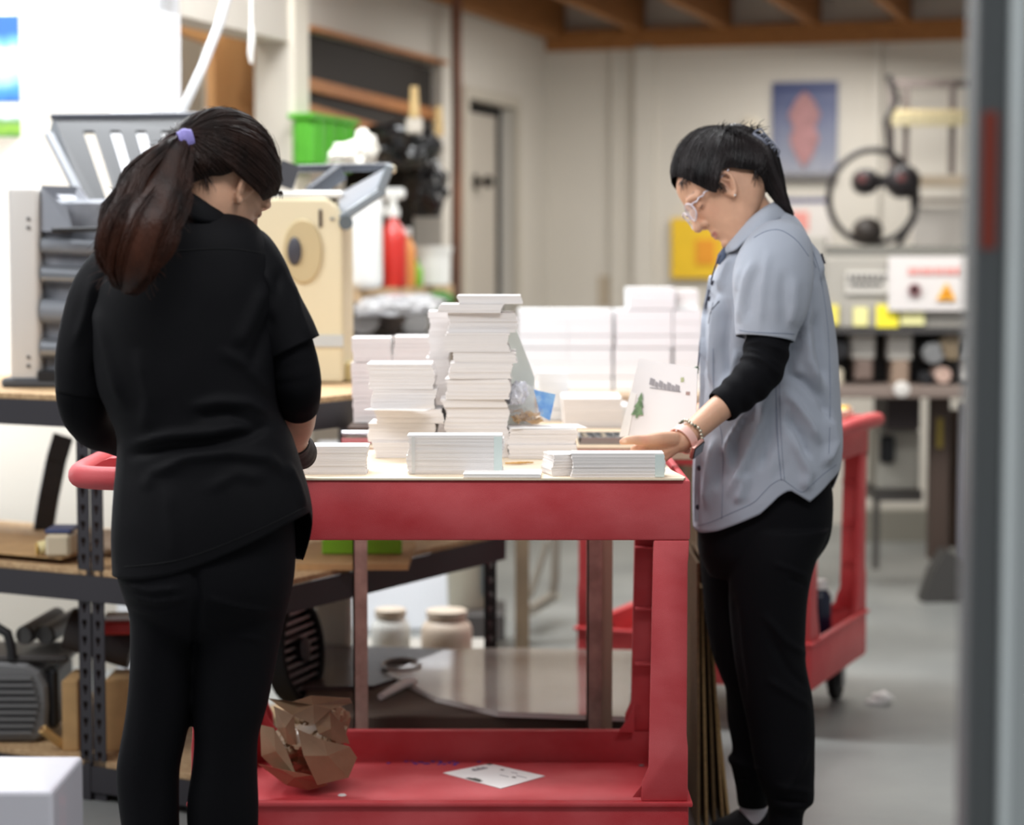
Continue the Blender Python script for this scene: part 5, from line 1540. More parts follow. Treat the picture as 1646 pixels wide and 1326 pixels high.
# ------------------------------------------------------------ blurred post in the right foreground
Yp = 2.1
dp_ = thing('steel_post', P(1600, 1326, Yp), 'tall grey steel post with a red strip close by at the right edge', 'post')
dp_.location.z = 0
po_ = dp_.location
zt9, zb9 = 3.3, 0
xa, xb9 = P(1562, 660, Yp).x, P(1616, 660, Yp).x
MB().bb(xa, xb9, Yp, Yp + .05, zb9, zt9).build('dark_face', M_('post_dark', (112, 115, 116), 0.4), dp_, po_, bevel=.003)
MB().bb(xb9 - .002, P(1760, 660, Yp).x, Yp - .035, Yp + .05, zb9, zt9).build('light_face', M_('post_light', (226, 234, 234), 0.35), dp_, po_, bevel=.004)
MB().bb(P(1583, 1, Yp).x, P(1606, 1, Yp).x, Yp - .003, Yp, P(1, 400, Yp).z, P(1, 180, Yp).z).build('red_strip', M_('strip_red', (168, 70, 52), 0.5), dp_, po_, bevel=.001)
# ============================================================ people
skin = M_('skin', (206, 160, 132), 0.5, sss=0.12, bump=0.08, bscale=350, vcol=True, var=0.05, vscale=40)


class Head:
    def __init__(s, O, f, l, sc=1.0, ea=.012, ec=-.012, es=.92):
        s.ea, s.ec, s.es = ea, ec, es
        s.O = Vector(O); s.f = Vector(f).normalized(); s.l = Vector(l); s.l = (s.l - s.f * s.l.dot(s.f)).normalized(); s.u = s.f.cross(s.l); s.sc = sc

    def p(s, a, b, c):
        return s.O + (s.f * a + s.l * b + s.u * c) * s.sc

    def M(s):
        return Matrix((s.f, s.l, s.u)).transposed()

    def shapes(s, mb):
        T = [(.115, -.03, -.045, .008), (.111, .010, -.060, .028), (.102, .044, -.078, .046), (.087, .073, -.092, .060), (.066, .094, -.101, .071), (.045, .100, -.101, .073), (.024, .1015, -.100, .0735),
             (.010, .0955, -.097, .072), (-.008, .0945, -.090, .070), (-.028, .0955, -.082, .067), (-.045, .0960, -.068, .064), (-.060, .0960, -.052, .0605), (-.075, .0930, -.032, .056), (-.090, .0900, -.012, .049),
             (-.102, .0890, .010, .041), (-.111, .0810, .030, .030), (-.116, .066, .042, .016)]
        rr = cr(T, 56); R = []
        for c, fr, bk, hw in rr:
            k_ = min(1, max(0, (c + .075) / .06)); k_ = k_ * k_ * (3 - 2 * k_); mid = .005 * k_ + (1 - k_) * (fr * .35 + bk * .65)
            ring = []
            for j in range(48):
                t = 2 * PI * j / 48; ct, st = math.cos(t), math.sin(t)
                pw = 2.25 if st > 0 else 2.1
                x = mid + ((fr - mid) if st > 0 else (mid - bk)) * math.copysign(abs(st) ** (2 / pw), st)
                y = hw * math.copysign(abs(ct) ** (2 / pw), ct)
                if st > 0.2 and c < 0: y *= 1 - .12 * st          # jaw narrows to the front
                ring.append(tuple(s.p(x, y, c)))
            R.append(ring)
        rings(mb, R)
        L = lambda pts, **k: limb(mb, [tuple(s.p(a, b, c)) + (r,) for a, b, c, r in pts], n=12, m=14, **k)
        L([(.088, 0, .016, .008), (.098, 0, .000, .0085), (.106, 0, -.018, .0095), (.1125, 0, -.033, .0105)])          # nose
        for sg in (1, -1):
            L([(.100, sg * .010, -.034, .007), (.097, sg * .0135, -.038, .0065)])                                           # wings
            ellipsoid(mb, s.p(.074, sg * .031, -.002), (.0185, .015, .011), s.M())                                        # lids over the eyes
            L([(.080, sg * .052, .014, .008), (.0925, sg * .030, .022, .0085), (.096, sg * .010, .020, .008)])             # brow ridge
            L([(.088, sg * .021, -.0665, .003), (.0935, sg * .009, -.0640, .0048), (.0945, 0, -.0640, .0050)])           # upper lip
            L([(.087, sg * .020, -.0690, .003), (.0915, sg * .009, -.0725, .0052), (.0922, 0, -.0725, .0054)])            # lower lip
        ellipsoid(mb, s.p(.080, 0, -.098), (.016, .020, .014), s.M())
        for sg in (1, -1):                                                                                            # ears
            q = lambda a, c, b=0: s.p(a * s.es + s.ea, sg * (.0715 + b * .87 * s.es), c * s.es + s.ec)
            R = s.M()
            ellipsoid(mb, q(-.004, .0, -.004), (.017, .006, .027), R)
            hel = [(.006, -.006, .0), (.010, .010, .003), (.007, .024, .007), (-.004, .031, .010), (-.016, .026, .013), (-.021, .012, .014), (-.019, -.004, .012), (-.013, -.018, .008), (-.006, -.027, .004), (.001, -.026, .002)]
            limb(mb, [tuple(q(a, c, b)) + (.0042,) for a, c, b in hel], n=36, m=10)
            limb(mb, [tuple(q(-.003, -.026, .004)) + (.0062,), tuple(q(-.001, -.029, .003)) + (.0055,)], n=6, m=10)
            limb(mb, [tuple(q(-.004, .018, .004)) + (.0030,), tuple(q(-.012, .004, .008)) + (.0032,), tuple(q(-.007, -.012, .006)) + (.003,)], n=10, m=8)

    def sculpt(s, me):
        V = getv(me); N = getn(me)
        D = np.zeros(len(V))
        for sg in (1, -1):
            for a, b, c, r, amp in ((.103, sg * .0085, -.0445, .0035, -2.0), (.092, sg * .031, .009, .010, -2.2), (.087, sg * .012, .004, .010, -2.5), (.075, sg * .0785, .004, .008, -2.0) if False else (s.ea + .002, sg * .078, s.ec, .007, -3.0)):
                d = np.linalg.norm(V - np.array(s.p(a, b, c)), axis=1); D += amp / 1000 * np.exp(-(d / r) ** 2)
        setv(me, V + N * D[:, None])

    def paint(s, B=False):
        sp_ = []
        lipc, brow = (150, 82, 80), (52, 40, 36)
        sp_ += [([s.p(.096, b, -.0645 - abs(b) * .08) for b in (-.019, -.008, 0, .008, .019)], .0042, lipc, .75),
                ([s.p(.096, b, -.0715 + abs(b) * .10) for b in (-.017, -.008, 0, .008, .017)], .0055, (176, 100, 96), .65),
                ([s.p(.098, b, -.0672) for b in (-.02, 0, .02)], .0014, (90, 46, 46), .8)]  # last one paints the shade between the lips
        for sg in (1, -1):
            sp_ += [([s.p(.094, sg * .014, .024), s.p(.0945, sg * .030, .0285), s.p(.082, sg * .047, .025)], .0035, brow, .7),
                    ([s.p(.092, sg * .019, -.0075), s.p(.0915, sg * .031, -.0095), s.p(.084, sg * .044, -.0065)], .0018, (30, 24, 24), .95),
                    ([s.p(.104, sg * .0085, -.0450)], .0035, (110, 60, 50), .8),  # nostril shade painted into the tint
                    ([s.p(.076, sg * .042, -.030)], .022, (222, 160, 138), .18),
                    ([s.p(s.ea - .002, sg * .078, s.ec)], .010, (170, 110, 90), .4)]  # shade of the ear hollow painted into the tint
        return sp_


def hair_cap(H, G, loop, mname, m, parent, off, nstr=900, lift=.004, rad=.0009, seed=3, bulge=.006, wob=.06, name='hair', ell=(.108, .081, .117), c0=(-.002, 0, .012)):
    """hair combed from the hairline loop to the gathering point G, all in head coordinates."""
    rs = np.random.RandomState(seed)
    c0 = np.array(c0); el = np.array(ell)
    Lp = np.array(loop, float)
    Q = np.vstack([Lp, Lp[1:-1][::-1] * np.array([1, -1, 1])]) if True else Lp
    Q = np.vstack([Q, Q[0]])
    dense = cr(Q, 160)[:-1]
    g = np.array(G) - c0; g /= np.linalg.norm(g)

    def rad_(d): return 1 / np.sqrt((d[0] / el[0]) ** 2 + (d[1] / el[1]) ** 2 + (d[2] / el[2]) ** 2)

    def path(t, n, lf, wob=0, ph=0):
        i = int(t) % len(dense); d0 = dense[i] - c0; r0 = np.linalg.norm(d0); d0 = d0 / r0
        om = math.acos(np.clip(d0 @ g, -1, 1)); out = []
        for k in range(n):
            q = k / (n - 1)
            d = (math.sin((1 - q) * om) * d0 + math.sin(q * om) * g) / math.sin(om)
            if wob: d = d + wob * math.sin(q * PI) * np.array([math.sin(ph), math.cos(ph * 1.7), math.sin(ph * 2.3)])
            d /= np.linalg.norm(d)
            w_ = min(1, q * 4)
            r = (r0 + .001) * (1 - w_) + rad_(d) * w_ if q < .25 else rad_(d)
            r += lf * min(1, q * 5 + .25) + bulge * math.sin(q * PI)
            v = c0 + d * r
            out.append(H.p(*v))
        return out

    mb = MB(); n = 16; k0 = 0
    for i in range(0, 159): mb.v += path(i, n, lift)
    N_ = 159
    for i in range(N_):
        for k in range(n - 1):
            a_ = i * n + k; b_ = ((i + 1) % N_) * n + k
            mb.f.append((a_, b_, b_ + 1, a_ + 1))
    for s_ in range(nstr):
        lf = lift + rs.uniform(-.001, .0035)
        pth = path(rs.uniform(0, 158), 11, lf, rs.uniform(0, wob), rs.uniform(0, 6))
        mb.tube(pth, [rad * (.4 + .6 * math.sin(PI * min(1, .15 + j / 10))) for j in range(11)], 4, caps=False)
    for s_ in range(170):          # stray hairs lifting off the surface
        pth = path(rs.uniform(0, 158), 11, lift + rs.uniform(.002, .009), rs.uniform(.03, .16), rs.uniform(0, 6))
        a_ = rs.randint(0, 6)
        mb.tube(pth[a_:a_ + 5], [rad * .35, rad * .6, rad * .6, rad * .5, rad * .2], 4, caps=False)
    return mb.build(name, m, parent, off, smooth='all')


def tail(guide, m, parent, off, nstr, rad, seed, name, wave=.004, clump=0, depth=.6, core=True, curl=0):
    """guide rows (px, py, Y, r_px at that depth): free hair bundle."""
    g = cr(guide, 40)
    C = [P(a_, b_, c_) for a_, b_, c_, r in g]; Rr = [r * c_ / F_PX for a_, b_, c_, r in g]
    rs = np.random.RandomState(seed); mb = MB()
    if core: mb.tube(C, [r * .86 for r in Rr], 18, ell=(1, depth, (1, 0, 0)))
    LK = [(rs.uniform(0, 2 * PI), .78 + .22 * rs.rand(), rs.rand() * 6, rs.uniform(.3, 1), rs.uniform(-.8, .8), rs.uniform(9, 17)) for _ in range(46)]
    for s_ in range(nstr):
        lk_ = LK[rs.randint(len(LK))]
        th_ = lk_[0] + rs.normal() * .07; rho = lk_[1] + rs.normal() * .035; ph = lk_[2] + rs.normal() * .12; amp = wave * lk_[3]; tw = lk_[4] + rs.normal() * .06; fr_ = lk_[5]
        end = rs.uniform(.72, 1.0) if rs.rand() < .7 else rs.uniform(.45, 1)
        pts = []
        for k in range(14):
            q = k / 13 * end; i = min(int(q * 39), 38); f = q * 39 - i
            c = C[i].lerp(C[i + 1], f); r = Rr[i] * (1 - f) + Rr[i + 1] * f
            d = (C[min(i + 2, 39)] - C[max(i - 1, 0)]).normalized()
            a_ = (Vector((1, 0, 0)) - d * d.x).normalized(); b_ = d.cross(a_)
            an = th_ + tw * q + curl * q
            w_ = amp * math.sin(q * fr_ + ph)
            pts.append(c + (a_ * math.cos(an) + b_ * math.sin(an) * depth) * (r * rho + w_))
        mb.tube(pts, [rad * (1 - .6 * (k / 13) ** 2) for k in range(14)], 4, caps=False)
    return mb.build(name, m, parent, off, smooth='all')


def hair_mat(name, c1, c2, rough=.38):
    m = mat(name, c1, rough, spec=.32, rgb2=c2, vscale=26, bump=.4, bscale=300, stretch=(1, 1, .35))
    b = m.node_tree.nodes['Principled BSDF']; b.inputs['Anisotropic'].default_value = .5
    return m


def garment(rows, near, far, Yc, n=110, m=120, pw=2.35, wr=.0, seed=1, top_cap=True):
    """open-bottomed garment body: rows (py, xl, xr, halfdepth), hems as (px, py) curves for the camera side and the far side."""
    A = cr(rows, 160); py_ = A[:, 0]
    I = lambda y, k: np.interp(y, py_, A[:, k])
    ne, fa = np.array(near, float), np.array(far, float)
    y0 = rows[0][0]; R = []
    th_ = [2 * PI * j / m for j in range(m)]
    hem = []
    for t in th_:
        ct, st = math.cos(t), math.sin(t); y = rows[-1][0]
        for _ in range(4):
            xc = (I(y, 1) + I(y, 2)) / 2; a_ = (I(y, 2) - I(y, 1)) / 2
            px = xc + a_ * math.copysign(abs(ct) ** (2 / pw), ct)
            wn = min(1, max(0, .5 - st * 4))
            y = wn * np.interp(px, ne[:, 0], ne[:, 1]) + (1 - wn) * np.interp(px, fa[:, 0], fa[:, 1])
        hem.append(y)
    for i in range(n):
        q = i / (n - 1); ring = []
        for j, t in enumerate(th_):
            ct, st = math.cos(t), math.sin(t)
            y = y0 + (hem[j] - y0) * q
            L_, R_ = P(I(y, 1), y, Yc), P(I(y, 2), y, Yc); a_ = (R_.x - L_.x) / 2
            ring.append((L_.x + a_ + a_ * math.copysign(abs(ct) ** (2 / pw), ct), Yc + I(y, 3) * math.copysign(abs(st) ** (2 / pw), st), L_.z))
        R.append(ring)
    mb = MB(); k = 0
    for r in R: mb.v += [Vector(p) for p in r]
    for i in range(n - 1):
        for j in range(m):
            q = (j + 1) % m; mb.f.append((i * m + j, (i + 1) * m + j, (i + 1) * m + q, i * m + q))
    if top_cap: mb.f.append(tuple(range(m)))
    me = bpy.data.meshes.new('garment'); me.from_pydata(mb.v, [], mb.f)
    bm = bmesh.new(); bm.from_mesh(me); bmesh.ops.recalc_face_normals(bm, faces=bm.faces)
    bm.to_mesh(me); bm.free(); me.update()
    V, N = getv(me), getn(me)
    ctr = V.mean(axis=0); 
    if ((V - ctr) * N).sum() < 0:
        me.flip_normals(); me.update(); N = getn(me)
    if wr: setv(me, V + N * (wr * (vnoise(V * np.array([1, 1, .45]), 22, seed) + .4 * vnoise(V, 48, seed + 1)))[:, None])
    return me


def open_tube(pts, n, m, flat=None, wr=0, seed=2, ringw=0, ringf=0):
    """open cloth tube: rows (x,y,z,r)."""
    rr = cr(pts, n); mb = MB()
    mb.tube([r[:3] for r in rr], [r[3] for r in rr], m, caps=False, ell=flat)
    me = bpy.data.meshes.new('tube'); me.from_pydata(mb.v, [], mb.f); me.update()
    V, N = getv(me), getn(me)
    c = np.repeat(rr[:, :3], m, axis=0)
    if ((V - c) * N).sum() < 0: me.flip_normals(); me.update(); N = getn(me)
    D = np.zeros(len(V))
    if wr: D += wr * vnoise(V, 38, seed)
    if ringw:
        q = np.repeat(np.linspace(0, 1, n), m)
        D += ringw * np.sin(q * ringf + 1.6 * vnoise(V, 14, seed + 4)) * (.5 + .5 * vnoise(V, 9, seed + 7))
    setv(me, V + N * D[:, None])
    return me


def pp(pts): return [tuple(P(a, b, c)) + (r,) for a, b, c, r in pts]


def seam(name, poly, bvh, m, parent, off, r=.0008, n=24, lift=.0004):
    c = cr(poly, n); pts = [hit(bvh, a, b, lift) for a, b in c]; pts = [p for p in pts if p is not None]
    if len(pts) > 2: return MB().tube(pts, r, 6).build(name, m, parent, off, smooth='all')


def hand(mb, wrist, knuckles, fingers, thumb, r=.0115):
    """metacarpals from the wrist to each knuckle, fingers as jointed chains, thumb from the side of the palm. Points are (px,py,Y)."""
    W = Vector(P(*wrist))
    for i, k in enumerate(knuckles):
        K = P(*k); o = (K - W)
        limb(mb, [tuple(W) + (.0175,), tuple(W + o * .5) + (.0135,), tuple(K) + (r,)], n=10, m=12)
        rad = [.0095, .0098, .0092, .0082][i]
        limb(mb, [tuple(K) + (rad * 1.12,)] + [tuple(P(*q)) + (rad * (1 - .08 * j),) for j, q in enumerate(fingers[i])], n=18, m=12)
    limb(mb, [tuple(P(a, b, c)) + (rr,) for a, b, c, rr in thumb], n=18, m=12)


# ------------------------------------------------------------ woman in the grey shirt (right)
OB = P(1172, 300, 4.60)
HB = Head(OB, (-.81, -.175, -.59), (0, -.955, .283), .965, .025, -.010)
wB = thing('person', P(1240, 1370, 4.60), 'woman with dark tied-up hair, glasses and grey short sleeved shirt, head bowed over cards', 'person')
wB.location.z = 0; oB = wB.location
mb = MB(); HB.shapes(mb)
plimb(mb, [(1180, 292, 4.60, .050), (1200, 335, 4.60, .047), (1222, 368, 4.60, .052), (1240, 410, 4.60, .070)], n=20, m=26)
torso(mb, [(375, 1210, 1270, 4.6, .05), (410, 1185, 1290, 4.6, .10), (470, 1160, 1310, 4.6, .115), (600, 1150, 1318, 4.6, .11), (720, 1150, 1320, 4.6, .115), (800, 1150, 1318, 4.6, .12), (880, 1155, 1300, 4.6, .11)], n=40, m=30)
# left arm (camera side), elbow bent, hand with fingers closing on the cards
plimb(mb, [(1250, 415, 4.48, .045), (1242, 500, 4.44, .036), (1234, 572, 4.42, .032), (1190, 628, 4.39, .031), (1150, 662, 4.36, .0285), (1118, 690, 4.33, .0255), (1094, 710, 4.305, .0235)], n=46, m=26, flat=(1, .92, (0, 1, 0)))
hand(mb, (1086, 714, 4.300), [(1044, 711, 4.285), (1046, 722, 4.275), (1052, 733, 4.275), (1061, 739, 4.285)],
     [[(1028, 719, 4.268), (1020, 723, 4.275), (1022, 729, 4.295)], [(1028, 732, 4.270), (1020, 738, 4.295), (1028, 742, 4.315)], [(1036, 741, 4.275), (1030, 744, 4.30), (1038, 745, 4.32)], [(1050, 741, 4.285), (1046, 742, 4.305), (1052, 742, 4.32)]],
     [(1082, 706, 4.290, .016), (1060, 706, 4.270, .0145), (1036, 708, 4.258, .0118), (1020, 707, 4.250, .0096), (1008, 708, 4.250, .0090), (1000, 710, 4.252, .0064)])
# right arm on the far side, hand behind the held card
plimb(mb, [(1250, 420, 4.72, .05), (1225, 520, 4.76, .042), (1205, 590, 4.76, .036), (1150, 650, 4.68, .03), (1112, 684, 4.60, .024)], n=30, m=20)
hand(mb, (1105, 690, 4.585), [(1085, 684, 4.565), (1082, 690, 4.56), (1084, 697, 4.555), (1088, 703, 4.555)],
     [[(1074, 680, 4.545), (1070, 684, 4.53)], [(1068, 690, 4.535), (1066, 694, 4.525)], [(1072, 700, 4.53), (1070, 703, 4.52)], [(1078, 707, 4.535), (1076, 708, 4.52)]],
     [(1098, 682, 4.57, .012), (1086, 672, 4.545, .010), (1076, 668, 4.53, .008)])
# legs and feet
plimb(mb, [(1255, 850, 4.56, .05), (1240, 1000, 4.53, .045), (1243, 1110, 4.53, .036), (1256, 1200, 4.53, .034), (1262, 1330, 4.54, .026), (1262, 1375, 4.54, .028)], n=36, m=20)
plimb(mb, [(1205, 850, 4.64, .05), (1192, 1000, 4.67, .042), (1200, 1100, 4.67, .034), (1206, 1200, 4.68, .032), (1210, 1300, 4.70, .026), (1212, 1332, 4.70, .028)], n=36, m=20)
plimb(mb, [(1262, 1378, 4.54, .028), (1215, 1382, 4.52, .024), (1195, 1385, 4.52, .018)], n=12, m=14)
plimb(mb, [(1212, 1336, 4.70, .028), (1175, 1342, 4.69, .024), (1155, 1346, 4.69, .018)], n=12, m=14)
meB = remesh(mb, .0024, 3, 'body')
HB.sculpt(meB)
tint(meB, HB.paint() + [([P(1003, 710, 4.24), P(997, 711, 4.24)], .006, (240, 214, 190), .6), ([P(1036, 706, 4.25)], .012, (224, 150, 130), .35), ([P(1030, 722, 4.26)], .012, (226, 156, 138), .35)])
bodyB = link(meB, 'body', skin, wB, oB)

# hair
hbm = hair_mat('black_hair', (16, 13, 14), (38, 31, 31), .36)
loopB = [(.088, 0, .088), (.086, .030, .080), (.079, .052, .060), (.071, .064, .034), (.060, .070, .006), (.050, .073, -.008), (.045, .0745, .000), (.038, .077, .018), (.020, .079, .024), (-.004, .079, .016), (-.024, .077, -.002), (-.040, .070, -.014), (-.050, .060, -.026), (-.060, .030, -.050), (-.062, 0, -.054)]
GB = (-.080, .012, .088)
hair_cap(HB, GB, loopB, 'hair', hbm, wB, oB, nstr=2200, lift=.006, rad=.0009, seed=5, bulge=.006, wob=.10)
Gp = HB.p(*GB)
gx, gy = proj(np.array(Gp)[None])
gx, gy = float(gx[0]), float(gy[0])
tail([(gx - 10, gy + 2, 4.585, 10), (gx + 2, gy - 2, 4.580, 15), (1222, 238, 4.575, 21), (1236, 275, 4.57, 20), (1250, 308, 4.565, 14), (1262, 330, 4.56, 8), (1275, 347, 4.56, 2)], hbm, wB, oB, 900, .0010, 8, 'ponytail', wave=.002, depth=.8)
mb = MB(); rs = np.random.RandomState(4)
for k in range(90):       # short ends sticking up at the clip
    b0 = P(rs.uniform(1150, 1218), rs.uniform(208, 226), 4.575 + rs.uniform(-.02, .02)); an = rs.uniform(-.3, 1.25); ln = rs.uniform(.012, .030)
    d = Vector((math.sin(an), rs.uniform(-.3, .3), math.cos(an)))
    mb.tube([b0, b0 + d * ln * .6, b0 + d * ln + Vector((.006, 0, -.003))], [.0011, .0009, .0004], 4, caps=False)
for k in range(120):      # loose strands at temple and nape
    if k < 45: a_ = HB.p(.090 - .02 * rs.rand(), .035 + .02 * rs.rand(), .062); b_ = a_ + HB.f * rs.uniform(.0, .016) - HB.u * rs.uniform(.004, .02) + HB.l * .004
    elif k < 80: a_ = HB.p(.030 + .02 * rs.rand(), .076, .012); b_ = HB.p(.026 + .02 * rs.rand(), .074, -.012 - .012 * rs.rand())
    else: a_ = HB.p(-.045 - .02 * rs.rand(), .055 + .02 * rs.rand(), -.02); b_ = a_ + Vector((rs.uniform(-.010, .012), -.002, -rs.uniform(.015, .04)))
    c_ = a_.lerp(b_, .5) + Vector((rs.uniform(-.004, .004), -.003, .003))
    mb.tube([a_, c_, b_], [.0006, .0005, .0002], 4, caps=False)
mb.build('loose_hair', hbm, wB, oB, smooth='all')['kind'] = 'stuff'
cm = M_('claw_clip', (104, 108, 122), 0.3, coat=.4)
mb = MB()
for k in range(5):
    a_ = P(1212 + k * 6, 212 + k * 7, 4.56); mb.tube([a_, a_ + Vector((.014, -.004, .006)), a_ + Vector((.022, -.004, -.004)), a_ + Vector((.018, 0, -.016))], .0022, 8)
mb.tube([P(1210, 214, 4.56), P(1228, 226, 4.558), P(1238, 246, 4.56)], .004, 8)
mb.build('hair_clip', cm, wB, oB, smooth='all')

# glasses
gl = bpy.data.objects.new('glasses', None); COL.objects.link(gl); gl.parent = wB
fm = M_('clear_frame', (214, 204, 212), 0.18, coat=.6)
for sg in (1, -1):
    c = (.112, sg * .032, -.002)
    loop_ = []
    for t in np.linspace(0, 2 * PI, 33):
        ct, st = math.cos(t), math.sin(t)
        loop_.append(HB.p(c[0] - .006 * abs(ct) ** 2 * (1 if ct * sg > 0 else .1), c[1] + .0255 * math.copysign(abs(ct) ** .75, ct), c[2] + .019 * math.copysign(abs(st) ** .75, st)))
    MB().tube(loop_, .0017, 8, caps=False).build('rim', fm, gl, oB, smooth='all')
    mbl = MB(); mbl.add(loop_[:-1] + [p + HB.f * .0012 for p in loop_[:-1]], [tuple(reversed(range(32))), tuple(range(32, 64))] + [(i, (i + 1) % 32, 32 + (i + 1) % 32, 32 + i) for i in range(32)])
    mbl.build('lens', M_('lens', (232, 232, 244), 0.05, alpha=.2, spec=1.0), gl, oB)
    tp_ = [HB.p(.106 - .108 * q, sg * (.060 + .018 * q), .004 + .010 * q + .0015 * math.sin(q * 40)) for q in np.linspace(0, 1, 40)]
    MB().tube(tp_, [.0016 + .0006 * math.sin(q * 80) for q in np.linspace(0, 1, 40)], 8).build('temple', fm, gl, oB, smooth='all')
MB().tube([HB.p(.112, -.008, .002), HB.p(.116, 0, .006), HB.p(.112, .008, .002)], .0013, 8).build('bridge', fm, gl, oB, smooth='all')
ellm = MB(); ellipsoid(ellm, HB.p(.024, .078, -.038), (.0022, .0022, .0022)); ellm.build('earring', M_('pearl', (244, 240, 236), 0.15, .3), wB, oB, smooth='all')

# shirt
shm = M_('grey_blue_shirt', (170, 176, 187), 0.82, rgb2=(160, 166, 178), vscale=5, bump=.35, bscale=900, sheen=.15)
shd = M_('shirt_seam', (112, 122, 142), 0.85)
rowsB = [(338, 1232, 1262, .02), (343, 1214, 1274, .05), (362, 1196, 1290, .085), (392, 1174, 1305, .112), (420, 1157, 1318, .128), (450, 1143, 1328, .135), (480, 1137, 1334, .138), (520, 1128, 1341, .138), (560, 1124, 1345, .135), (600, 1126, 1347, .133), (650, 1124, 1350, .133),
         (700, 1119, 1353, .138), (740, 1115, 1351, .142), (775, 1114, 1344, .145), (800, 1115, 1338, .146), (852, 1115, 1332, .143)]
nearB = [(1110, 846), (1122, 850), (1145, 843), (1172, 831), (1209, 814), (1226, 798), (1240, 784), (1256, 776), (1270, 784), (1289, 796), (1305, 784), (1325, 766), (1345, 752), (1360, 748)]
farB = [(1110, 846), (1180, 832), (1250, 800), (1300, 780), (1339, 789), (1360, 780)]
meS = garment(rowsB, nearB, farB, 4.60, wr=.0016, seed=11)
FB = [
    ([(1212, 640), (1190, 680), (1172, 712), (1168, 760)], 7, 7), ([(1232, 620), (1222, 680), (1196, 745), (1170, 800)], 8, 8), ([(1246, 640), (1240, 700), (1222, 760)], 7, -7),
    ([(1205, 660), (1184, 700), (1180, 750)], 6, -6), ([(1256, 622), (1280, 650), (1300, 680), (1318, 716)], 9, 7), ([(1262, 660), (1286, 700), (1300, 740)], 8, -6),
    ([(1262, 600), (1290, 610), (1320, 640), (1340, 680)], 9, -6), ([(1300, 480), (1292, 520), (1300, 580), (1320, 630)], 9, 7), ([(1312, 500), (1318, 560), (1330, 620)], 8, -5),
    ([(1290, 520), (1275, 570), (1268, 610)], 8, -8), ([(1160, 470), (1150, 520), (1146, 580), (1150, 640)], 8, 6), ([(1172, 480), (1165, 560), (1172, 620)], 8, -6),
    ([(1135, 480), (1130, 540), (1134, 600)], 5, -4), ([(1150, 700), (1140, 760), (1135, 820)], 8, 5), ([(1160, 720), (1152, 790)], 7, -5), ([(1200, 760), (1185, 810)], 8, 5),
    ([(1270, 690), (1300, 760), (1290, 790)], 10, 5), ([(1330, 660), (1340, 710), (1325, 750)], 8, 6), ([(1180, 410), (1165, 440), (1156, 470)], 6, 5), ([(1285, 380), (1308, 410), (1322, 450)], 6, 5), ([(1270, 372), (1300, 420), (1310, 460)], 6, -4),
    ([(1248, 616), (1251, 721), (1255, 770)], 4, -4), ([(1186, 560), (1178, 600), (1150, 640)], 7, 6)]
folds(meS, [(a, b * .75, c * 2.7) for a, b, c in FB])
bvS = bvh_of(meS)
shirt = link(meS, 'shirt', shm, wB, oB, solid=.0018)
# collar
top = [(1163, 398, 4.575), (1168, 392, 4.555), (1186, 371, 4.538), (1206, 350, 4.532), (1226, 334, 4.54), (1242, 325, 4.565), (1250, 321, 4.60)]
bot = [(1165, 408, 4.555), (1180, 402, 4.505), (1196, 388, 4.498), (1216, 372, 4.492), (1238, 357, 4.505), (1262, 349, 4.545), (1272, 347, 4.60)]
T_ = [P(*q) for q in top] + [P(a, b, 9.2 - c) for a, b, c in top[-2::-1]]
B_ = [P(*q) for q in bot] + [P(a, b, 9.2 - c) for a, b, c in bot[-2::-1]]
Tc, Bc = cr(T_, 60), cr(B_, 60); mb = MB(); nv = 8
for i in range(60):
    for k in range(nv):
        q = k / (nv - 1); v = Tc[i] * (1 - q) + Bc[i] * q
        out = np.array([0, -1 if i < 30 else 1, .3]) * .006 * math.sin(q * PI)
        mb.v.append(Vector(v + out))
for i in range(59):
    for k in range(nv - 1): mb.f.append((i * nv + k, i * nv + k + 1, (i + 1) * nv + k + 1, (i + 1) * nv + k))
mc = bpy.data.meshes.new('collar'); mc.from_pydata(mb.v, [], mb.f); mc.update()
link(mc, 'collar', shm, wB, oB, solid=.003)
# open neck front, dark tube painting the shade inside, placket, buttons, seams
mb = MB(); mb.tube([P(1166, 400, 4.56), P(1160, 412, 4.55), P(1154, 424, 4.545)], [.006, .009, .005], 10, ell=(1, .5, (1, 0, 0))); mb.build('neck_shade', M_('neck_shade_blue', (86, 96, 116), 0.9), wB, oB, smooth='all')
pl_ = cr([(1160, 408), (1148, 436), (1141, 470), (1134, 510), (1131, 560), (1131, 620), (1128, 680), (1124, 740), (1122, 800), (1122, 838)], 60)
pts = [hit(bvS, a, b, .0016) for a, b in pl_]; pts = [p for p in pts if p]
mb = MB()
for i in range(len(pts) - 1): mb.bar(pts[i], pts[i + 1] + (pts[i + 1] - pts[i]) * .05, .003, .016, up=(1, -.5, 0))
mb.build('placket', shm, wB, oB)
for y in (455, 480, 752, 815):
    q = hit(bvS, {455: 1146, 480: 1141, 752: 1124, 815: 1122}[y], y, .003)
    if q: MB().lathe(q, [(.005, 0), (.0055, .001), (.004, .002)], axis=(-.5, -1, 0), n=14).build('button', M_('button_dark', (46, 44, 56), 0.4), wB, oB)
q = hit(bvS, 1120, 812, .002)
if q: MB().box(q, (.004, .010, .030)).build('side_tab', M_('tab_dark', (52, 50, 60), 0.6), wB, oB)
seam('side_seam', [(1247, 610), (1248, 660), (1251, 721), (1256, 772)], bvS, shd, wB, oB)
seam('side_seam', [(1253, 612), (1254, 660), (1257, 721), (1261, 772)], bvS, shd, wB, oB, r=.0005)
seam('front_seam', [(1146, 560), (1148, 640), (1160, 700), (1162, 760), (1160, 834)], bvS, shd, wB, oB, r=.0006)
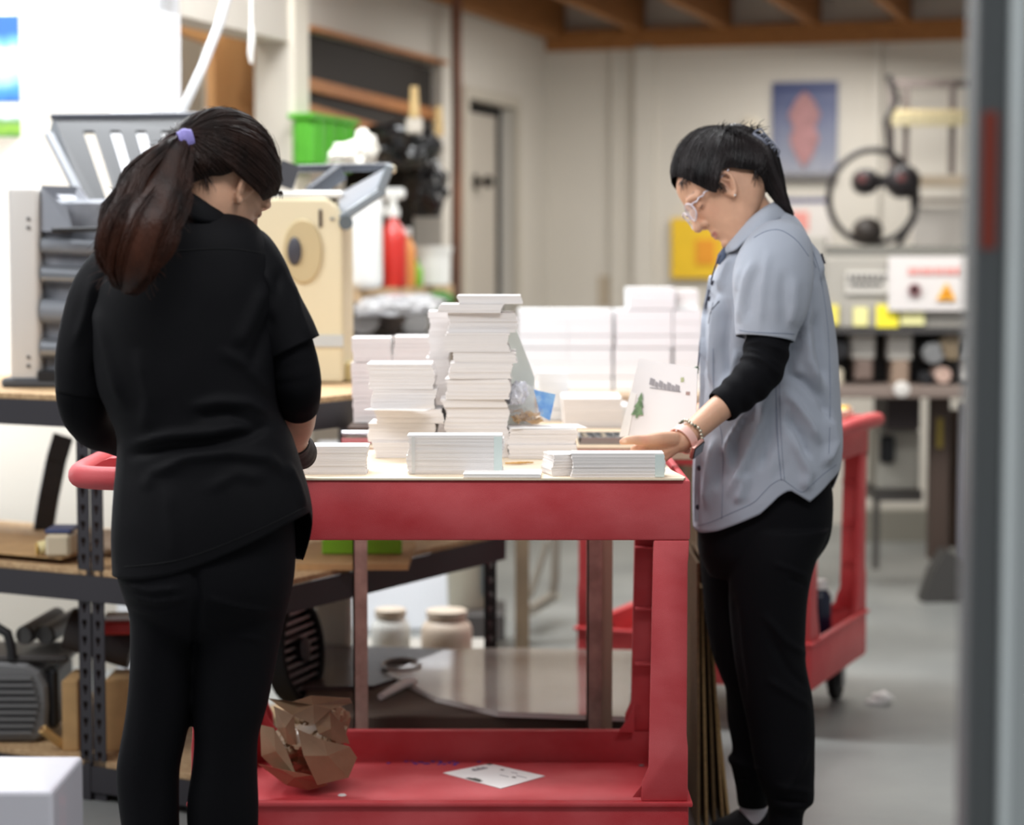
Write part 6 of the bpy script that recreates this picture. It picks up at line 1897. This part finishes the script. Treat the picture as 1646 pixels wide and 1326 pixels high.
seam('back_seam', [(1305, 400), (1318, 440), (1330, 520), (1334, 600), (1334, 680), (1332, 740)], bvS, shd, wB, oB, r=.0006)
hm = [(a, b - 5) for a, b in nearB[1:-1]]
seam('hem_stitch', hm, bvS, shd, wB, oB, r=.0005, n=80)
seam('yoke_seam', [(1212, 370), (1240, 366), (1270, 376), (1296, 398), (1312, 430)], bvS, shd, wB, oB, r=.0007)
# pocket edge with a pen clip
seam('pocket_edge', [(1147, 486), (1143, 500), (1139, 520)], bvS, M_('tab_dark', (0, 0, 0)), wB, oB, r=.0013, n=8)
seam('pocket_edge', [(1156, 484), (1149, 492), (1144, 498)], bvS, M_('tab_dark', (0, 0, 0)), wB, oB, r=.0012, n=8)
# sleeves
fl_ = (1, .82, (1, 0, 0))
s1 = open_tube(pp([(1268, 366, 4.535, .030), (1260, 384, 4.515, .058), (1250, 412, 4.475, .075), (1243, 445, 4.455, .0825), (1239, 489, 4.445, .0765), (1233, 520, 4.44, .067), (1230, 545, 4.435, .0605)]), 60, 80, fl_, wr=.0012, seed=21)
folds(s1, [([(1212, 415), (1197, 450), (1190, 490), (1187, 520)], 6, 6), ([(1222, 425), (1207, 470), (1200, 520)], 6, -5), ([(1236, 400), (1226, 460), (1220, 535)], 6, 4), ([(1262, 430), (1258, 480), (1262, 530)], 8, -4), ([(1190, 430), (1184, 450), (1184, 470)], 4, 4), ([(1280, 440), (1278, 490), (1268, 530)], 7, 5)])
bs1 = bvh_of(s1)
link(s1, 'sleeve', shm, wB, oB, solid=.0018)
seam('sleeve_stitch', [(1188, 530), (1200, 533), (1230, 535), (1262, 536), (1277, 537)], bs1, shd, wB, oB, r=.0006)
seam('shoulder_seam', [(1212, 382), (1228, 373), (1246, 369), (1262, 373), (1282, 388), (1300, 412)], bs1, shd, wB, oB, r=.0008)
s2 = open_tube(pp([(1262, 380, 4.68, .045), (1250, 420, 4.72, .075), (1240, 480, 4.74, .073), (1228, 540, 4.75, .062)]), 30, 40, fl_, wr=.0015, seed=22)
link(s2, 'sleeve', shm, wB, oB, solid=.0018)
# black under sleeves
um = M_('black_knit', (7, 7, 11), 0.85, spec=.18, bump=.2, bscale=500)
u1 = open_tube(pp([(1242, 470, 4.46, .036), (1238, 520, 4.45, .042), (1233, 556, 4.43, .0465), (1222, 596, 4.41, .0455), (1190, 630, 4.39, .040), (1158, 655, 4.371, .0345)]), 90, 60, None, wr=.0006, seed=31, ringw=.0015, ringf=46)
folds(u1, [([(1198, 560), (1222, 566), (1258, 590)], 3, 3), ([(1204, 570), (1232, 582), (1256, 606)], 3, 3), ([(1194, 552), (1225, 548), (1264, 566)], 3, 3), ([(1206, 588), (1226, 602), (1246, 622)], 3, 2)])
link(u1, 'under_sleeve', um, wB, oB, solid=.0015)
u2 = open_tube(pp([(1240, 480, 4.74, .05), (1226, 540, 4.76, .046), (1205, 590, 4.76, .043), (1165, 636, 4.70, .035)]), 30, 30, None, wr=.001, seed=32)
link(u2, 'under_sleeve', um, wB, oB, solid=.0015)
# trousers: hips and two legs as one garment
trm = M_('black_trousers', (6, 6, 10), 0.8, spec=.18, bump=.2, bscale=500)
mb = MB()
torso(mb, [(745, 1150, 1322, 4.6, .118), (781, 1128, 1336, 4.6, .125), (820, 1122, 1338, 4.6, .13), (862, 1121, 1333, 4.6, .13), (892, 1124, 1316, 4.6, .12), (925, 1140, 1290, 4.6, .08)], n=40, m=50, pw=2.2)
torso(mb, [(850, 1180, 1334, 4.53, .07), (895, 1174, 1314, 4.53, .078), (932, 1172, 1303, 4.53, .078), (980, 1172, 1297, 4.53, .074), (1060, 1180, 1295, 4.53, .064), (1120, 1190, 1305, 4.53, .060), (1170, 1200, 1310, 4.53, .058), (1220, 1210, 1310, 4.53, .056), (1255, 1220, 1308, 4.53, .052),
           (1278, 1230, 1308, 4.53, .046), (1290, 1233, 1306, 4.53, .044), (1303, 1234, 1293, 4.54, .038), (1330, 1234, 1290, 4.54, .036), (1362, 1236, 1290, 4.54, .036)], n=70, m=44, pw=2.1)
torso(mb, [(840, 1120, 1255, 4.67, .07), (920, 1127, 1245, 4.67, .072), (987, 1133, 1240, 4.67, .068), (1050, 1145, 1240, 4.67, .06), (1090, 1160, 1240, 4.67, .056), (1110, 1167, 1238, 4.67, .054), (1160, 1168, 1236, 4.67, .05), (1206, 1176, 1234, 4.67, .047), (1220, 1169, 1234, 4.67, .047), (1232, 1176, 1235, 4.67, .046),
           (1262, 1183, 1236, 4.68, .042), (1292, 1185, 1236, 4.69, .038), (1298, 1188, 1233, 4.69, .034)], n=70, m=40, pw=2.1)
meT = remesh(mb, .0045, 4, 'trousers')
V = getv(meT); N = getn(meT); low = np.clip((.55 - V[:, 2]) * 3, 0.2, 1)
setv(meT, V + N * (.0022 * vnoise(V * np.array([1, 1, 1.6]), 20, 51) * low)[:, None])
folds(meT, [([(1305, 930), (1270, 915), (1240, 905)], 4, 4), ([(1300, 942), (1265, 930)], 4, -4), ([(1298, 1055), (1262, 1030), (1225, 985)], 6, 6), ([(1303, 1110), (1270, 1080), (1235, 1020)], 6, -5), ([(1306, 1140), (1270, 1115), (1230, 1090)], 6, 5),
            ([(1300, 1200), (1280, 1250), (1250, 1280)], 6, 5), ([(1308, 1275), (1280, 1268), (1240, 1262)], 5, 5), ([(1306, 1292), (1270, 1290), (1240, 1284)], 4, -6), ([(1170, 1222), (1200, 1232), (1230, 1238)], 4, 4), ([(1180, 1250), (1210, 1256)], 4, -4), ([(1175, 940), (1185, 1040), (1200, 1140)], 7, -6)])
link(meT, 'trousers', trm, wB, oB)
# sock and shoes
mb = MB(); limb(mb, pp([(1210, 1290, 4.70, .030), (1211, 1315, 4.70, .0315), (1208, 1338, 4.70, .034)]), n=14, m=24)
mb.build('sock', M_('white_sock', (222, 216, 222), 0.9, bump=.4, bscale=400), wB, oB, smooth='all')
shoe_m = M_('black_shoe', (20, 20, 22), 0.8, bump=.5, bscale=200)
for (cx_, Yq, sy) in ((0, 4.70, 0), (56, 4.54, 1)):
    mb = MB()
    fl0 = P(1200 + cx_, 1350, Yq); gz = 0.0
    X = lambda px: P(px + cx_ - (6 if sy else 0), 1350, Yq).x
    sole = []
    prof = [(1140, .008, .018), (1152, .020, .034), (1170, .030, .044), (1190, .036, .058), (1210, .034, .046), (1232, .032, .058), (1243, .024, .060), (1247, .010, .045)]
    R = []
    for px, hw, ht in cr(prof, 24):
        ring = []
        for j in range(20):
            t = 2 * PI * j / 20
            ring.append((X(px), Yq + hw * math.cos(t), max(.002, ht / 2 + ht / 2 * math.copysign(abs(math.sin(t)) ** .8, math.sin(t)))))
        R.append(ring)
    rings(mb, R).build('shoe', shoe_m, wB, oB, smooth='all')
# watch, bracelet, lanyard
wr_ax = (P(1118, 690, 4.33) - P(1094, 710, 4.305)).normalized()
wc_ = P(1099, 706, 4.31)
a1 = wr_ax.cross(Vector((0, 1, 0))).normalized(); a2 = wr_ax.cross(a1)
mb = MB(); R = []
for t in np.linspace(0, 2 * PI, 49)[:-1]:
    d = a1 * math.cos(t) + a2 * math.sin(t)
    R.append([tuple(wc_ + d * (.0278 + q) + wr_ax * e) for q, e in ((0, -.0085), (.0024, -.0085), (.0024, .0085), (0, .0085))])
k = 0
for r in R: mb.v += [Vector(p) for p in r]
for i in range(48):
    for j in range(4): mb.f.append((i * 4 + j, i * 4 + (j + 1) % 4, ((i + 1) % 48) * 4 + (j + 1) % 4, ((i + 1) % 48) * 4 + j))
wt_ = mb.build('watch_strap', M_('pink_strap', (232, 184, 172), 0.5), wB, oB, smooth=True)
dn_ = (a1 * .75 if a1.z < 0 else -a1 * .75) + Vector((0, -.55, 0)); dn_ = (dn_ - wr_ax * dn_.dot(wr_ax)).normalized()
tn = wr_ax.cross(dn_)
Mw = Matrix((wr_ax, tn, dn_)).transposed()
MB().box(wc_ + dn_ * .034, (.033, .036, .009), M=Mw).build('watch_case', M_('rose_case', (214, 158, 146), 0.3, .6), wB, oB, bevel=.003, seg=2, smooth=True)
MB().box(wc_ + dn_ * .0392, (.029, .032, .002), M=Mw).build('watch_screen', M_('watch_glass', (8, 8, 14), 0.08, coat=1), wB, oB, bevel=.0008)
for a_, b_ in ((0, .6), (.2, .45)):
    pass
bc = P(1111, 697, 4.322)
for t in np.linspace(0, 2 * PI, 27)[:-1]:
    d = a1 * math.cos(t) + a2 * math.sin(t)
    e_ = MB(); ellipsoid(e_, bc + d * .030 + wr_ax * .002 * math.sin(5 * t), (.0036, .0036, .0036), n=8, m=6)
    i_ = int(round(t * 10))
    e_.build('bracelet_bead', M_('bead_dark', (96, 100, 84), 0.25, .3) if i_ % 3 == 0 else M_('bead_silver', (190, 184, 166), 0.25, .6), wB, oB, smooth='all')
la = cr([(1158, 410), (1150, 428), (1142, 455), (1133, 500), (1126, 545), (1122, 590)], 30)
MB().tube([P(a, b, 4.505) if hit(bvS, a, b) is None else hit(bvS, a, b, .004) for a, b in la], .0016, 8).build('lanyard', M_('lanyard_navy', (44, 50, 72), 0.6), wB, oB, smooth='all')
mb = MB(); rs = np.random.RandomState(3)
for k in range(7): ellipsoid(mb, P(1120 + rs.uniform(-4, 4), 595 + rs.uniform(-4, 5), 4.51 + rs.uniform(-.004, .004)), (.0035, .0035, .0035), n=8, m=6)
mb.build('green_charm', M_('charm_green', (70, 100, 74), 0.2, .3), wB, oB, smooth='all')
MB().tube([P(1319, 408, 4.60), P(1325, 424, 4.60)], .004, 8).build('dark_strap', M_('tab_dark', (0, 0, 0)), wB, oB)

# ------------------------------------------------------------ woman in black (left, from behind)
YA = 3.60
OA = P(345, 297, YA)
ph_ = math.radians(50); pi_ = math.radians(35)
HA = Head(OA, (math.sin(ph_) * math.cos(pi_), math.cos(ph_) * math.cos(pi_), -math.sin(pi_)), (-math.cos(ph_), math.sin(ph_), 0), .93, .021, .008, 1.12)
wA = thing('person', (P(310, 1320, YA).x, YA, 0), 'woman in black seen from behind, long brown ponytail held by a purple tie', 'person')
oA = wA.location
mb = MB(); HA.shapes(mb)
plimb(mb, [(348, 285, YA, .055), (336, 325, YA - .015, .052), (326, 360, YA - .01, .056), (318, 400, YA, .075)], n=20, m=26)
torso(mb, [(365, 250, 390, YA, .045), (395, 195, 430, YA, .08), (450, 180, 435, YA, .10), (600, 182, 425, YA, .10), (760, 215, 450, YA, .10), (900, 210, 455, YA, .11)], n=40, m=30)
plimb(mb, [(190, 425, YA, .036), (156, 520, YA, .032), (134, 640, YA, .029), (160, 688, YA + .10, .027), (228, 722, YA + .26, .023), (262, 738, YA + .33, .022)], n=40, m=22)
hand(mb, (270, 742, YA + .35), [(292, 740, YA + .40), (294, 745, YA + .39), (295, 750, YA + .375), (294, 754, YA + .36)],
     [[(308, 744, YA + .44), (314, 750, YA + .46)], [(310, 750, YA + .43), (318, 756, YA + .45)], [(310, 755, YA + .41), (316, 760, YA + .43)], [(306, 758, YA + .385), (312, 763, YA + .40)]],
     [(276, 734, YA + .36, .014), (292, 730, YA + .41, .011), (302, 732, YA + .43, .008)])
plimb(mb, [(410, 415, YA, .036), (446, 520, YA, .034), (470, 600, YA, .031), (478, 640, YA + .03, .032), (478, 676, YA + .12, .031), (474, 700, YA + .22, .026), (474, 715, YA + .28, .023)], n=44, m=24)
hand(mb, (474, 718, YA + .29), [(492, 722, YA + .37), (488, 724, YA + .375), (482, 726, YA + .375), (476, 727, YA + .37)],
     [[(497, 729, YA + .40), (498, 735, YA + .42)], [(490, 731, YA + .41), (490, 737, YA + .43)], [(483, 732, YA + .41), (482, 738, YA + .43)], [(475, 733, YA + .40), (473, 738, YA + .415)]],
     [(468, 716, YA + .31, .013), (460, 720, YA + .36, .011), (458, 727, YA + .39, .009)])
plimb(mb, [(270, 900, YA, .055), (262, 1060, YA, .045), (250, 1180, YA, .036), (238, 1300, YA, .034), (246, 1500, YA, .026), (246, 1600, YA, .028)], n=30, m=18)
plimb(mb, [(390, 900, YA, .055), (378, 1060, YA, .045), (364, 1180, YA, .037), (356, 1300, YA, .036), (350, 1500, YA, .026), (350, 1600, YA, .028)], n=30, m=18)
for cx_ in (246, 350):
    a_ = P(cx_, 1500, YA)
    limb(mb, [(a_.x, YA, .06, .034), (a_.x, YA + .08, .03, .027), (a_.x + .01, YA + .17, .02, .018)], n=14, m=14)
meA = remesh(mb, .0026, 3, 'body')
HA.sculpt(meA)
tint(meA, HA.paint())
bodyA = link(meA, 'body', skin, wA, oA)
ham = hair_mat('brown_hair', (22, 13, 10), (48, 28, 20), .42)
hat_ = hair_mat('brown_hair_tail', (24, 13, 10), (54, 30, 20), .46)
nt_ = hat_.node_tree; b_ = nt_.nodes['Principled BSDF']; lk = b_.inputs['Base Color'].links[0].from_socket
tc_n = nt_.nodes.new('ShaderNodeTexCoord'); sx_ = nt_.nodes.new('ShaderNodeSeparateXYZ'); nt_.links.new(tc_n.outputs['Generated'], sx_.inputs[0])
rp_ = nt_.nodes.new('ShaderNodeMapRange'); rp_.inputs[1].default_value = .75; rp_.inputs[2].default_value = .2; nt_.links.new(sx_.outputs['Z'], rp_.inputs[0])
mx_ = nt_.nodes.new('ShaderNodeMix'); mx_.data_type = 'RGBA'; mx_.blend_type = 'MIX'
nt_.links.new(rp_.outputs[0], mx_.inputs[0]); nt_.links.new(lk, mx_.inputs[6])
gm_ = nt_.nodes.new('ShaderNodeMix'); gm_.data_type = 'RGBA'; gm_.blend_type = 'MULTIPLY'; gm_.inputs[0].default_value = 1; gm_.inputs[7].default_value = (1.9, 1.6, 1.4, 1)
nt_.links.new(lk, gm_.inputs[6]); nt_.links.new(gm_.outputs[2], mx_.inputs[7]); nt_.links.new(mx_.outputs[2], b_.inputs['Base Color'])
loopA = [(.100, 0, .060), (.096, .030, .054), (.086, .052, .040), (.074, .065, .028), (.066, .069, .016), (.057, .072, .008), (.053, .075, .026), (.038, .080, .044), (.008, .081, .042), (-.014, .079, .020), (-.032, .074, -.006), (-.048, .064, -.020), (-.062, .036, -.046), (-.066, 0, -.052)]
GpA = P(300, 226, YA - .055); dG = GpA - OA
GA = (dG.dot(HA.f), dG.dot(HA.l), dG.dot(HA.u))
hair_cap(HA, GA, loopA, 'hair', ham, wA, oA, nstr=2600, lift=.004, rad=.0008, seed=9, bulge=.005, wob=.09)
pg = [(306, 222, YA - .055, 12), (292, 226, YA - .068, 15), (279, 240, YA - .085, 26), (264, 268, YA - .105, 40), (250, 300, YA - .125, 55), (240, 330, YA - .145, 57), (226, 360, YA - .165, 62), (213, 400, YA - .175, 56), (208, 432, YA - .175, 44), (205, 455, YA - .17, 27), (200, 470, YA - .165, 8)]
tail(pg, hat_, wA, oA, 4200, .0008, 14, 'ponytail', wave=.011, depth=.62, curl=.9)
mb = MB(); rs = np.random.RandomState(6)
for k in range(260):        # flyaway hairs round the tail, fringe and nape
    if k < 130:
        q = cr(pg, 60)[rs.randint(4, 55)]; sd = rs.choice([-1, 1]); c_ = P(q[0] + sd * q[3] * .9, q[1], q[2]); d = Vector((sd * rs.uniform(.2, 1), rs.uniform(-.6, .1), rs.uniform(-1, .3)))
        L_ = rs.uniform(.012, .035)
    elif k < 190:
        c_ = HA.p(.088 + .008 * rs.rand(), -(.02 + .035 * rs.rand()), .052); d = HA.f * .5 - HA.u * rs.uniform(.4, 1.2) - HA.l * .2; L_ = rs.uniform(.005, .013)
    else:
        c_ = HA.p(-.05 - .01 * rs.rand(), -(.03 + .035 * rs.rand()), -.02); d = Vector((rs.uniform(-.2, .8), -.3, -1)); L_ = rs.uniform(.012, .035)
    d.normalize()
    mb.tube([c_, c_ + d * L_ * .5 + Vector((0, 0, .003)), c_ + d * L_], [.0006, .0005, .0002], 4, caps=False)
mb.build('loose_hair', hat_, wA, oA, smooth='all')['kind'] = 'stuff'
# purple hair tie, ribbed
ax_ = Vector((-.95, -.25, -.22)).normalized(); tc_ = P(299, 227, YA - .068)
a1 = ax_.orthogonal().normalized(); a2 = ax_.cross(a1); mb = MB()
for kk in range(-3, 4):
    mb.tube([tc_ + ax_ * kk * .0032 + (a1 * math.cos(t) + a2 * math.sin(t)) * (.0172 + .0016 * math.cos(kk)) for t in np.linspace(0, 2 * PI, 33)], .0026, 8, caps=False)
mb.build('hair_tie', M_('purple_tie', (136, 128, 190), 0.7, bump=.3, bscale=500), wA, oA, smooth='all')
# shirt
bsm = M_('black_shirt', (5, 5, 9), 0.7, spec=.2, bump=.25, bscale=800)
bss = M_('black_seam', (5, 5, 7), 0.9)
rowsA = [(322, 300, 345, .02), (330, 282, 362, .045), (350, 240, 396, .075), (370, 212, 418, .092), (395, 190, 432, .104), (430, 172, 440, .112), (480, 154, 448, .118), (560, 148, 447, .12), (620, 155, 445, .118), (660, 172, 450, .116), (700, 187, 468, .116), (745, 188, 483, .12), (790, 184, 496, .128), (830, 182, 502, .132), (870, 182, 497, .132), (925, 184, 480, .13)]
nearA = [(178, 918), (200, 919), (245, 915), (291, 907), (345, 889), (398, 867), (440, 848), (470, 833), (490, 824), (506, 818)]
farA = [(178, 905), (300, 905), (440, 905), (470, 908), (484, 905), (506, 840)]
meS = garment(rowsA, nearA, farA, YA, wr=.0018, seed=13)
folds(meS, [([(200, 735), (260, 718), (330, 712), (400, 700), (440, 680)], 8, -12), ([(205, 718), (270, 700), (340, 695), (410, 680)], 8, 9), ([(300, 655), (350, 645), (400, 648), (440, 670)], 8, 8), ([(310, 672), (370, 665), (430, 690)], 8, -7),
            ([(250, 760), (300, 735), (370, 728), (430, 735), (470, 770)], 9, 8), ([(150, 480), (168, 560), (200, 660)], 9, 7), ([(430, 450), (400, 520), (380, 560)], 10, 8), ([(445, 500), (425, 540), (400, 600)], 10, -7), ([(180, 430), (215, 420), (260, 440)], 9, 4),
            ([(460, 740), (478, 780), (490, 820)], 6, 7), ([(350, 560), (400, 590), (440, 640)], 9, 5), ([(220, 560), (240, 640), (230, 700)], 10, 5), ([(268, 780), (275, 850), (285, 900)], 9, 3), ([(330, 790), (380, 760), (430, 770)], 10, 5), ([(230, 790), (245, 760), (290, 745)], 8, 4)])
bvA = bvh_of(meS)
link(meS, 'shirt', bsm, wA, oA, solid=.002)
seam('yoke_seam', [(180, 420), (230, 408), (300, 402), (370, 400), (430, 408)], bvA, bss, wA, oA, r=.0009)
seam('hem_stitch', [(a, b - 8) for a, b in nearA[1:-1]], bvA, bss, wA, oA, r=.0007, n=60)
# collar round the nape
topc = [(372, 352, YA + .03), (362, 342, YA - .02), (345, 328, YA - .048), (322, 312, YA - .060), (300, 306, YA - .055), (282, 312, YA - .03), (276, 322, YA + .01)]
botc = [(390, 374, YA + .02), (382, 370, YA - .035), (354, 362, YA - .070), (318, 356, YA - .086), (285, 342, YA - .085), (262, 348, YA - .05), (254, 352, YA + .01)]
Tc, Bc = cr([P(*q) for q in topc], 40), cr([P(*q) for q in botc], 40); mb = MB()
for i in range(40):
    for k in range(8):
        q = k / 7; v = Tc[i] * (1 - q) + Bc[i] * q; mb.v.append(Vector(v + np.array([0, -.006 * math.sin(q * PI), .004 * math.sin(q * PI)])))
for i in range(39):
    for k in range(7): mb.f.append((i * 8 + k, i * 8 + k + 1, (i + 1) * 8 + k + 1, (i + 1) * 8 + k))
mc = bpy.data.meshes.new('collar'); mc.from_pydata(mb.v, [], mb.f); mc.update()
link(mc, 'collar', bsm, wA, oA, solid=.003)
# sleeves
s1 = open_tube(pp([(384, 378, YA, .026), (396, 398, YA, .042), (412, 436, YA - .005, .050), (430, 485, YA - .005, .053), (453, 530, YA, .054), (468, 561, YA, .0525)]), 50, 70, (1, .95, (1, 0, 0)), wr=.0014, seed=41)
folds(s1, [([(420, 430), (440, 470), (436, 520)], 8, 7), ([(452, 430), (440, 480), (430, 540)], 8, -6), ([(470, 440), (480, 500), (500, 550)], 6, 4)])
bs = bvh_of(s1)
link(s1, 'sleeve', bsm, wA, oA, solid=.002)
seam('shoulder_seam', [(372, 380), (395, 388), (404, 376), (420, 366), (436, 378)], bs, bss, wA, oA, r=.001)
s2 = open_tube(pp([(216, 398, YA, .030), (198, 424, YA, .048), (170, 466, YA, .055), (150, 520, YA, .0525), (136, 580, YA, .048), (130, 634, YA, .0425)]), 50, 60, (1, .95, (1, 0, 0)), wr=.0014, seed=42)
folds(s2, [([(150, 440), (140, 500), (120, 560)], 8, 5), ([(180, 500), (170, 560), (150, 610)], 8, -6)])
link(s2, 'sleeve', bsm, wA, oA, solid=.002)
u1 = open_tube(pp([(446, 490, YA, .040), (466, 560, YA, .0405), (476, 600, YA, .0405), (479, 625, YA + .01, .039), (479, 651, YA + .055, .0355)]), 70, 50, None, wr=.0006, seed=43, ringw=.0014, ringf=40)
link(u1, 'under_sleeve', um, wA, oA, solid=.0015)
u2 = open_tube(pp([(154, 500, YA, .036), (134, 600, YA, .0405), (130, 645, YA + .01, .040), (148, 684, YA + .07, .036), (190, 704, YA + .17, .031), (228, 722, YA + .25, .028)]), 70, 50, None, wr=.001, seed=44, ringw=.001, ringf=40)
link(u2, 'under_sleeve', um, wA, oA, solid=.0015)
g_ = open_tube(pp([(474, 708, YA + .25, .0262), (474, 716, YA + .285, .026), (480, 724, YA + .335, .031), (484, 729, YA + .37, .030)]), 30, 36, None, wr=.0008, seed=45, ringw=.0008, ringf=30)
link(g_, 'fingerless_glove', M_('dark_glove', (44, 38, 38), 0.8, bump=.3, bscale=400), wA, oA, solid=.0015)
# trousers
mb = MB()
torso(mb, [(800, 215, 470, YA, .105), (860, 196, 474, YA, .12), (910, 190, 474, YA, .128), (950, 199, 468, YA, .125), (990, 215, 455, YA, .10), (1020, 250, 420, YA, .06)], n=36, m=50, pw=2.3)
torso(mb, [(900, 195, 335, YA, .09), (960, 204, 330, YA, .088), (1000, 210, 325, YA, .085), (1060, 211, 318, YA, .078), (1110, 208, 312, YA, .070), (1157, 202, 304, YA, .064), (1200, 194, 296, YA, .060), (1240, 188, 289, YA, .058), (1300, 191, 286, YA, .056), (1360, 200, 285, YA, .052), (1500, 216, 280, YA, .042), (1590, 220, 276, YA, .040)], n=70, m=44, pw=2.1)
torso(mb, [(900, 330, 474, YA, .09), (960, 318, 465, YA, .088), (1000, 314, 456, YA, .085), (1060, 312, 444, YA, .078), (1130, 313, 430, YA, .070), (1187, 313, 414, YA, .064), (1240, 308, 413, YA, .060), (1290, 303, 414, YA, .058), (1360, 306, 410, YA, .052), (1500, 318, 390, YA, .042), (1590, 322, 382, YA, .040)], n=70, m=44, pw=2.1)
meT = remesh(mb, .005, 4, 'trousers')
V = getv(meT); N = getn(meT)
setv(meT, V + N * (.0018 * vnoise(V * np.array([1, 1, 1.8]), 18, 61))[:, None])
folds(meT, [([(200, 940), (240, 950), (300, 945)], 4, 4), ([(205, 958), (250, 968), (305, 962)], 4, 4), ([(210, 978), (250, 985), (300, 980)], 4, 3), ([(325, 960), (380, 975), (440, 985)], 5, 4), ([(310, 900), (318, 960), (314, 1060)], 6, -8), ([(320, 1010), (370, 1020), (430, 1030)], 5, 3)])
link(meT, 'trousers', trm, wA, oA)
for cx_ in (246, 350):
    a_ = P(cx_, 1500, YA); R = []
    for yy, hw, ht in cr([(-.045, .012, .045), (-.038, .03, .07), (0, .036, .075), (.06, .038, .055), (.12, .042, .045), (.17, .036, .035), (.2, .012, .018)], 22):
        R.append([(a_.x + hw * math.cos(2 * PI * j / 20), YA + yy, max(.002, ht / 2 + ht / 2 * math.copysign(abs(math.sin(2 * PI * j / 20)) ** .8, math.sin(2 * PI * j / 20)))) for j in range(20)])
    rings(MB(), R).build('shoe', shoe_m, wA, oA, smooth='all')
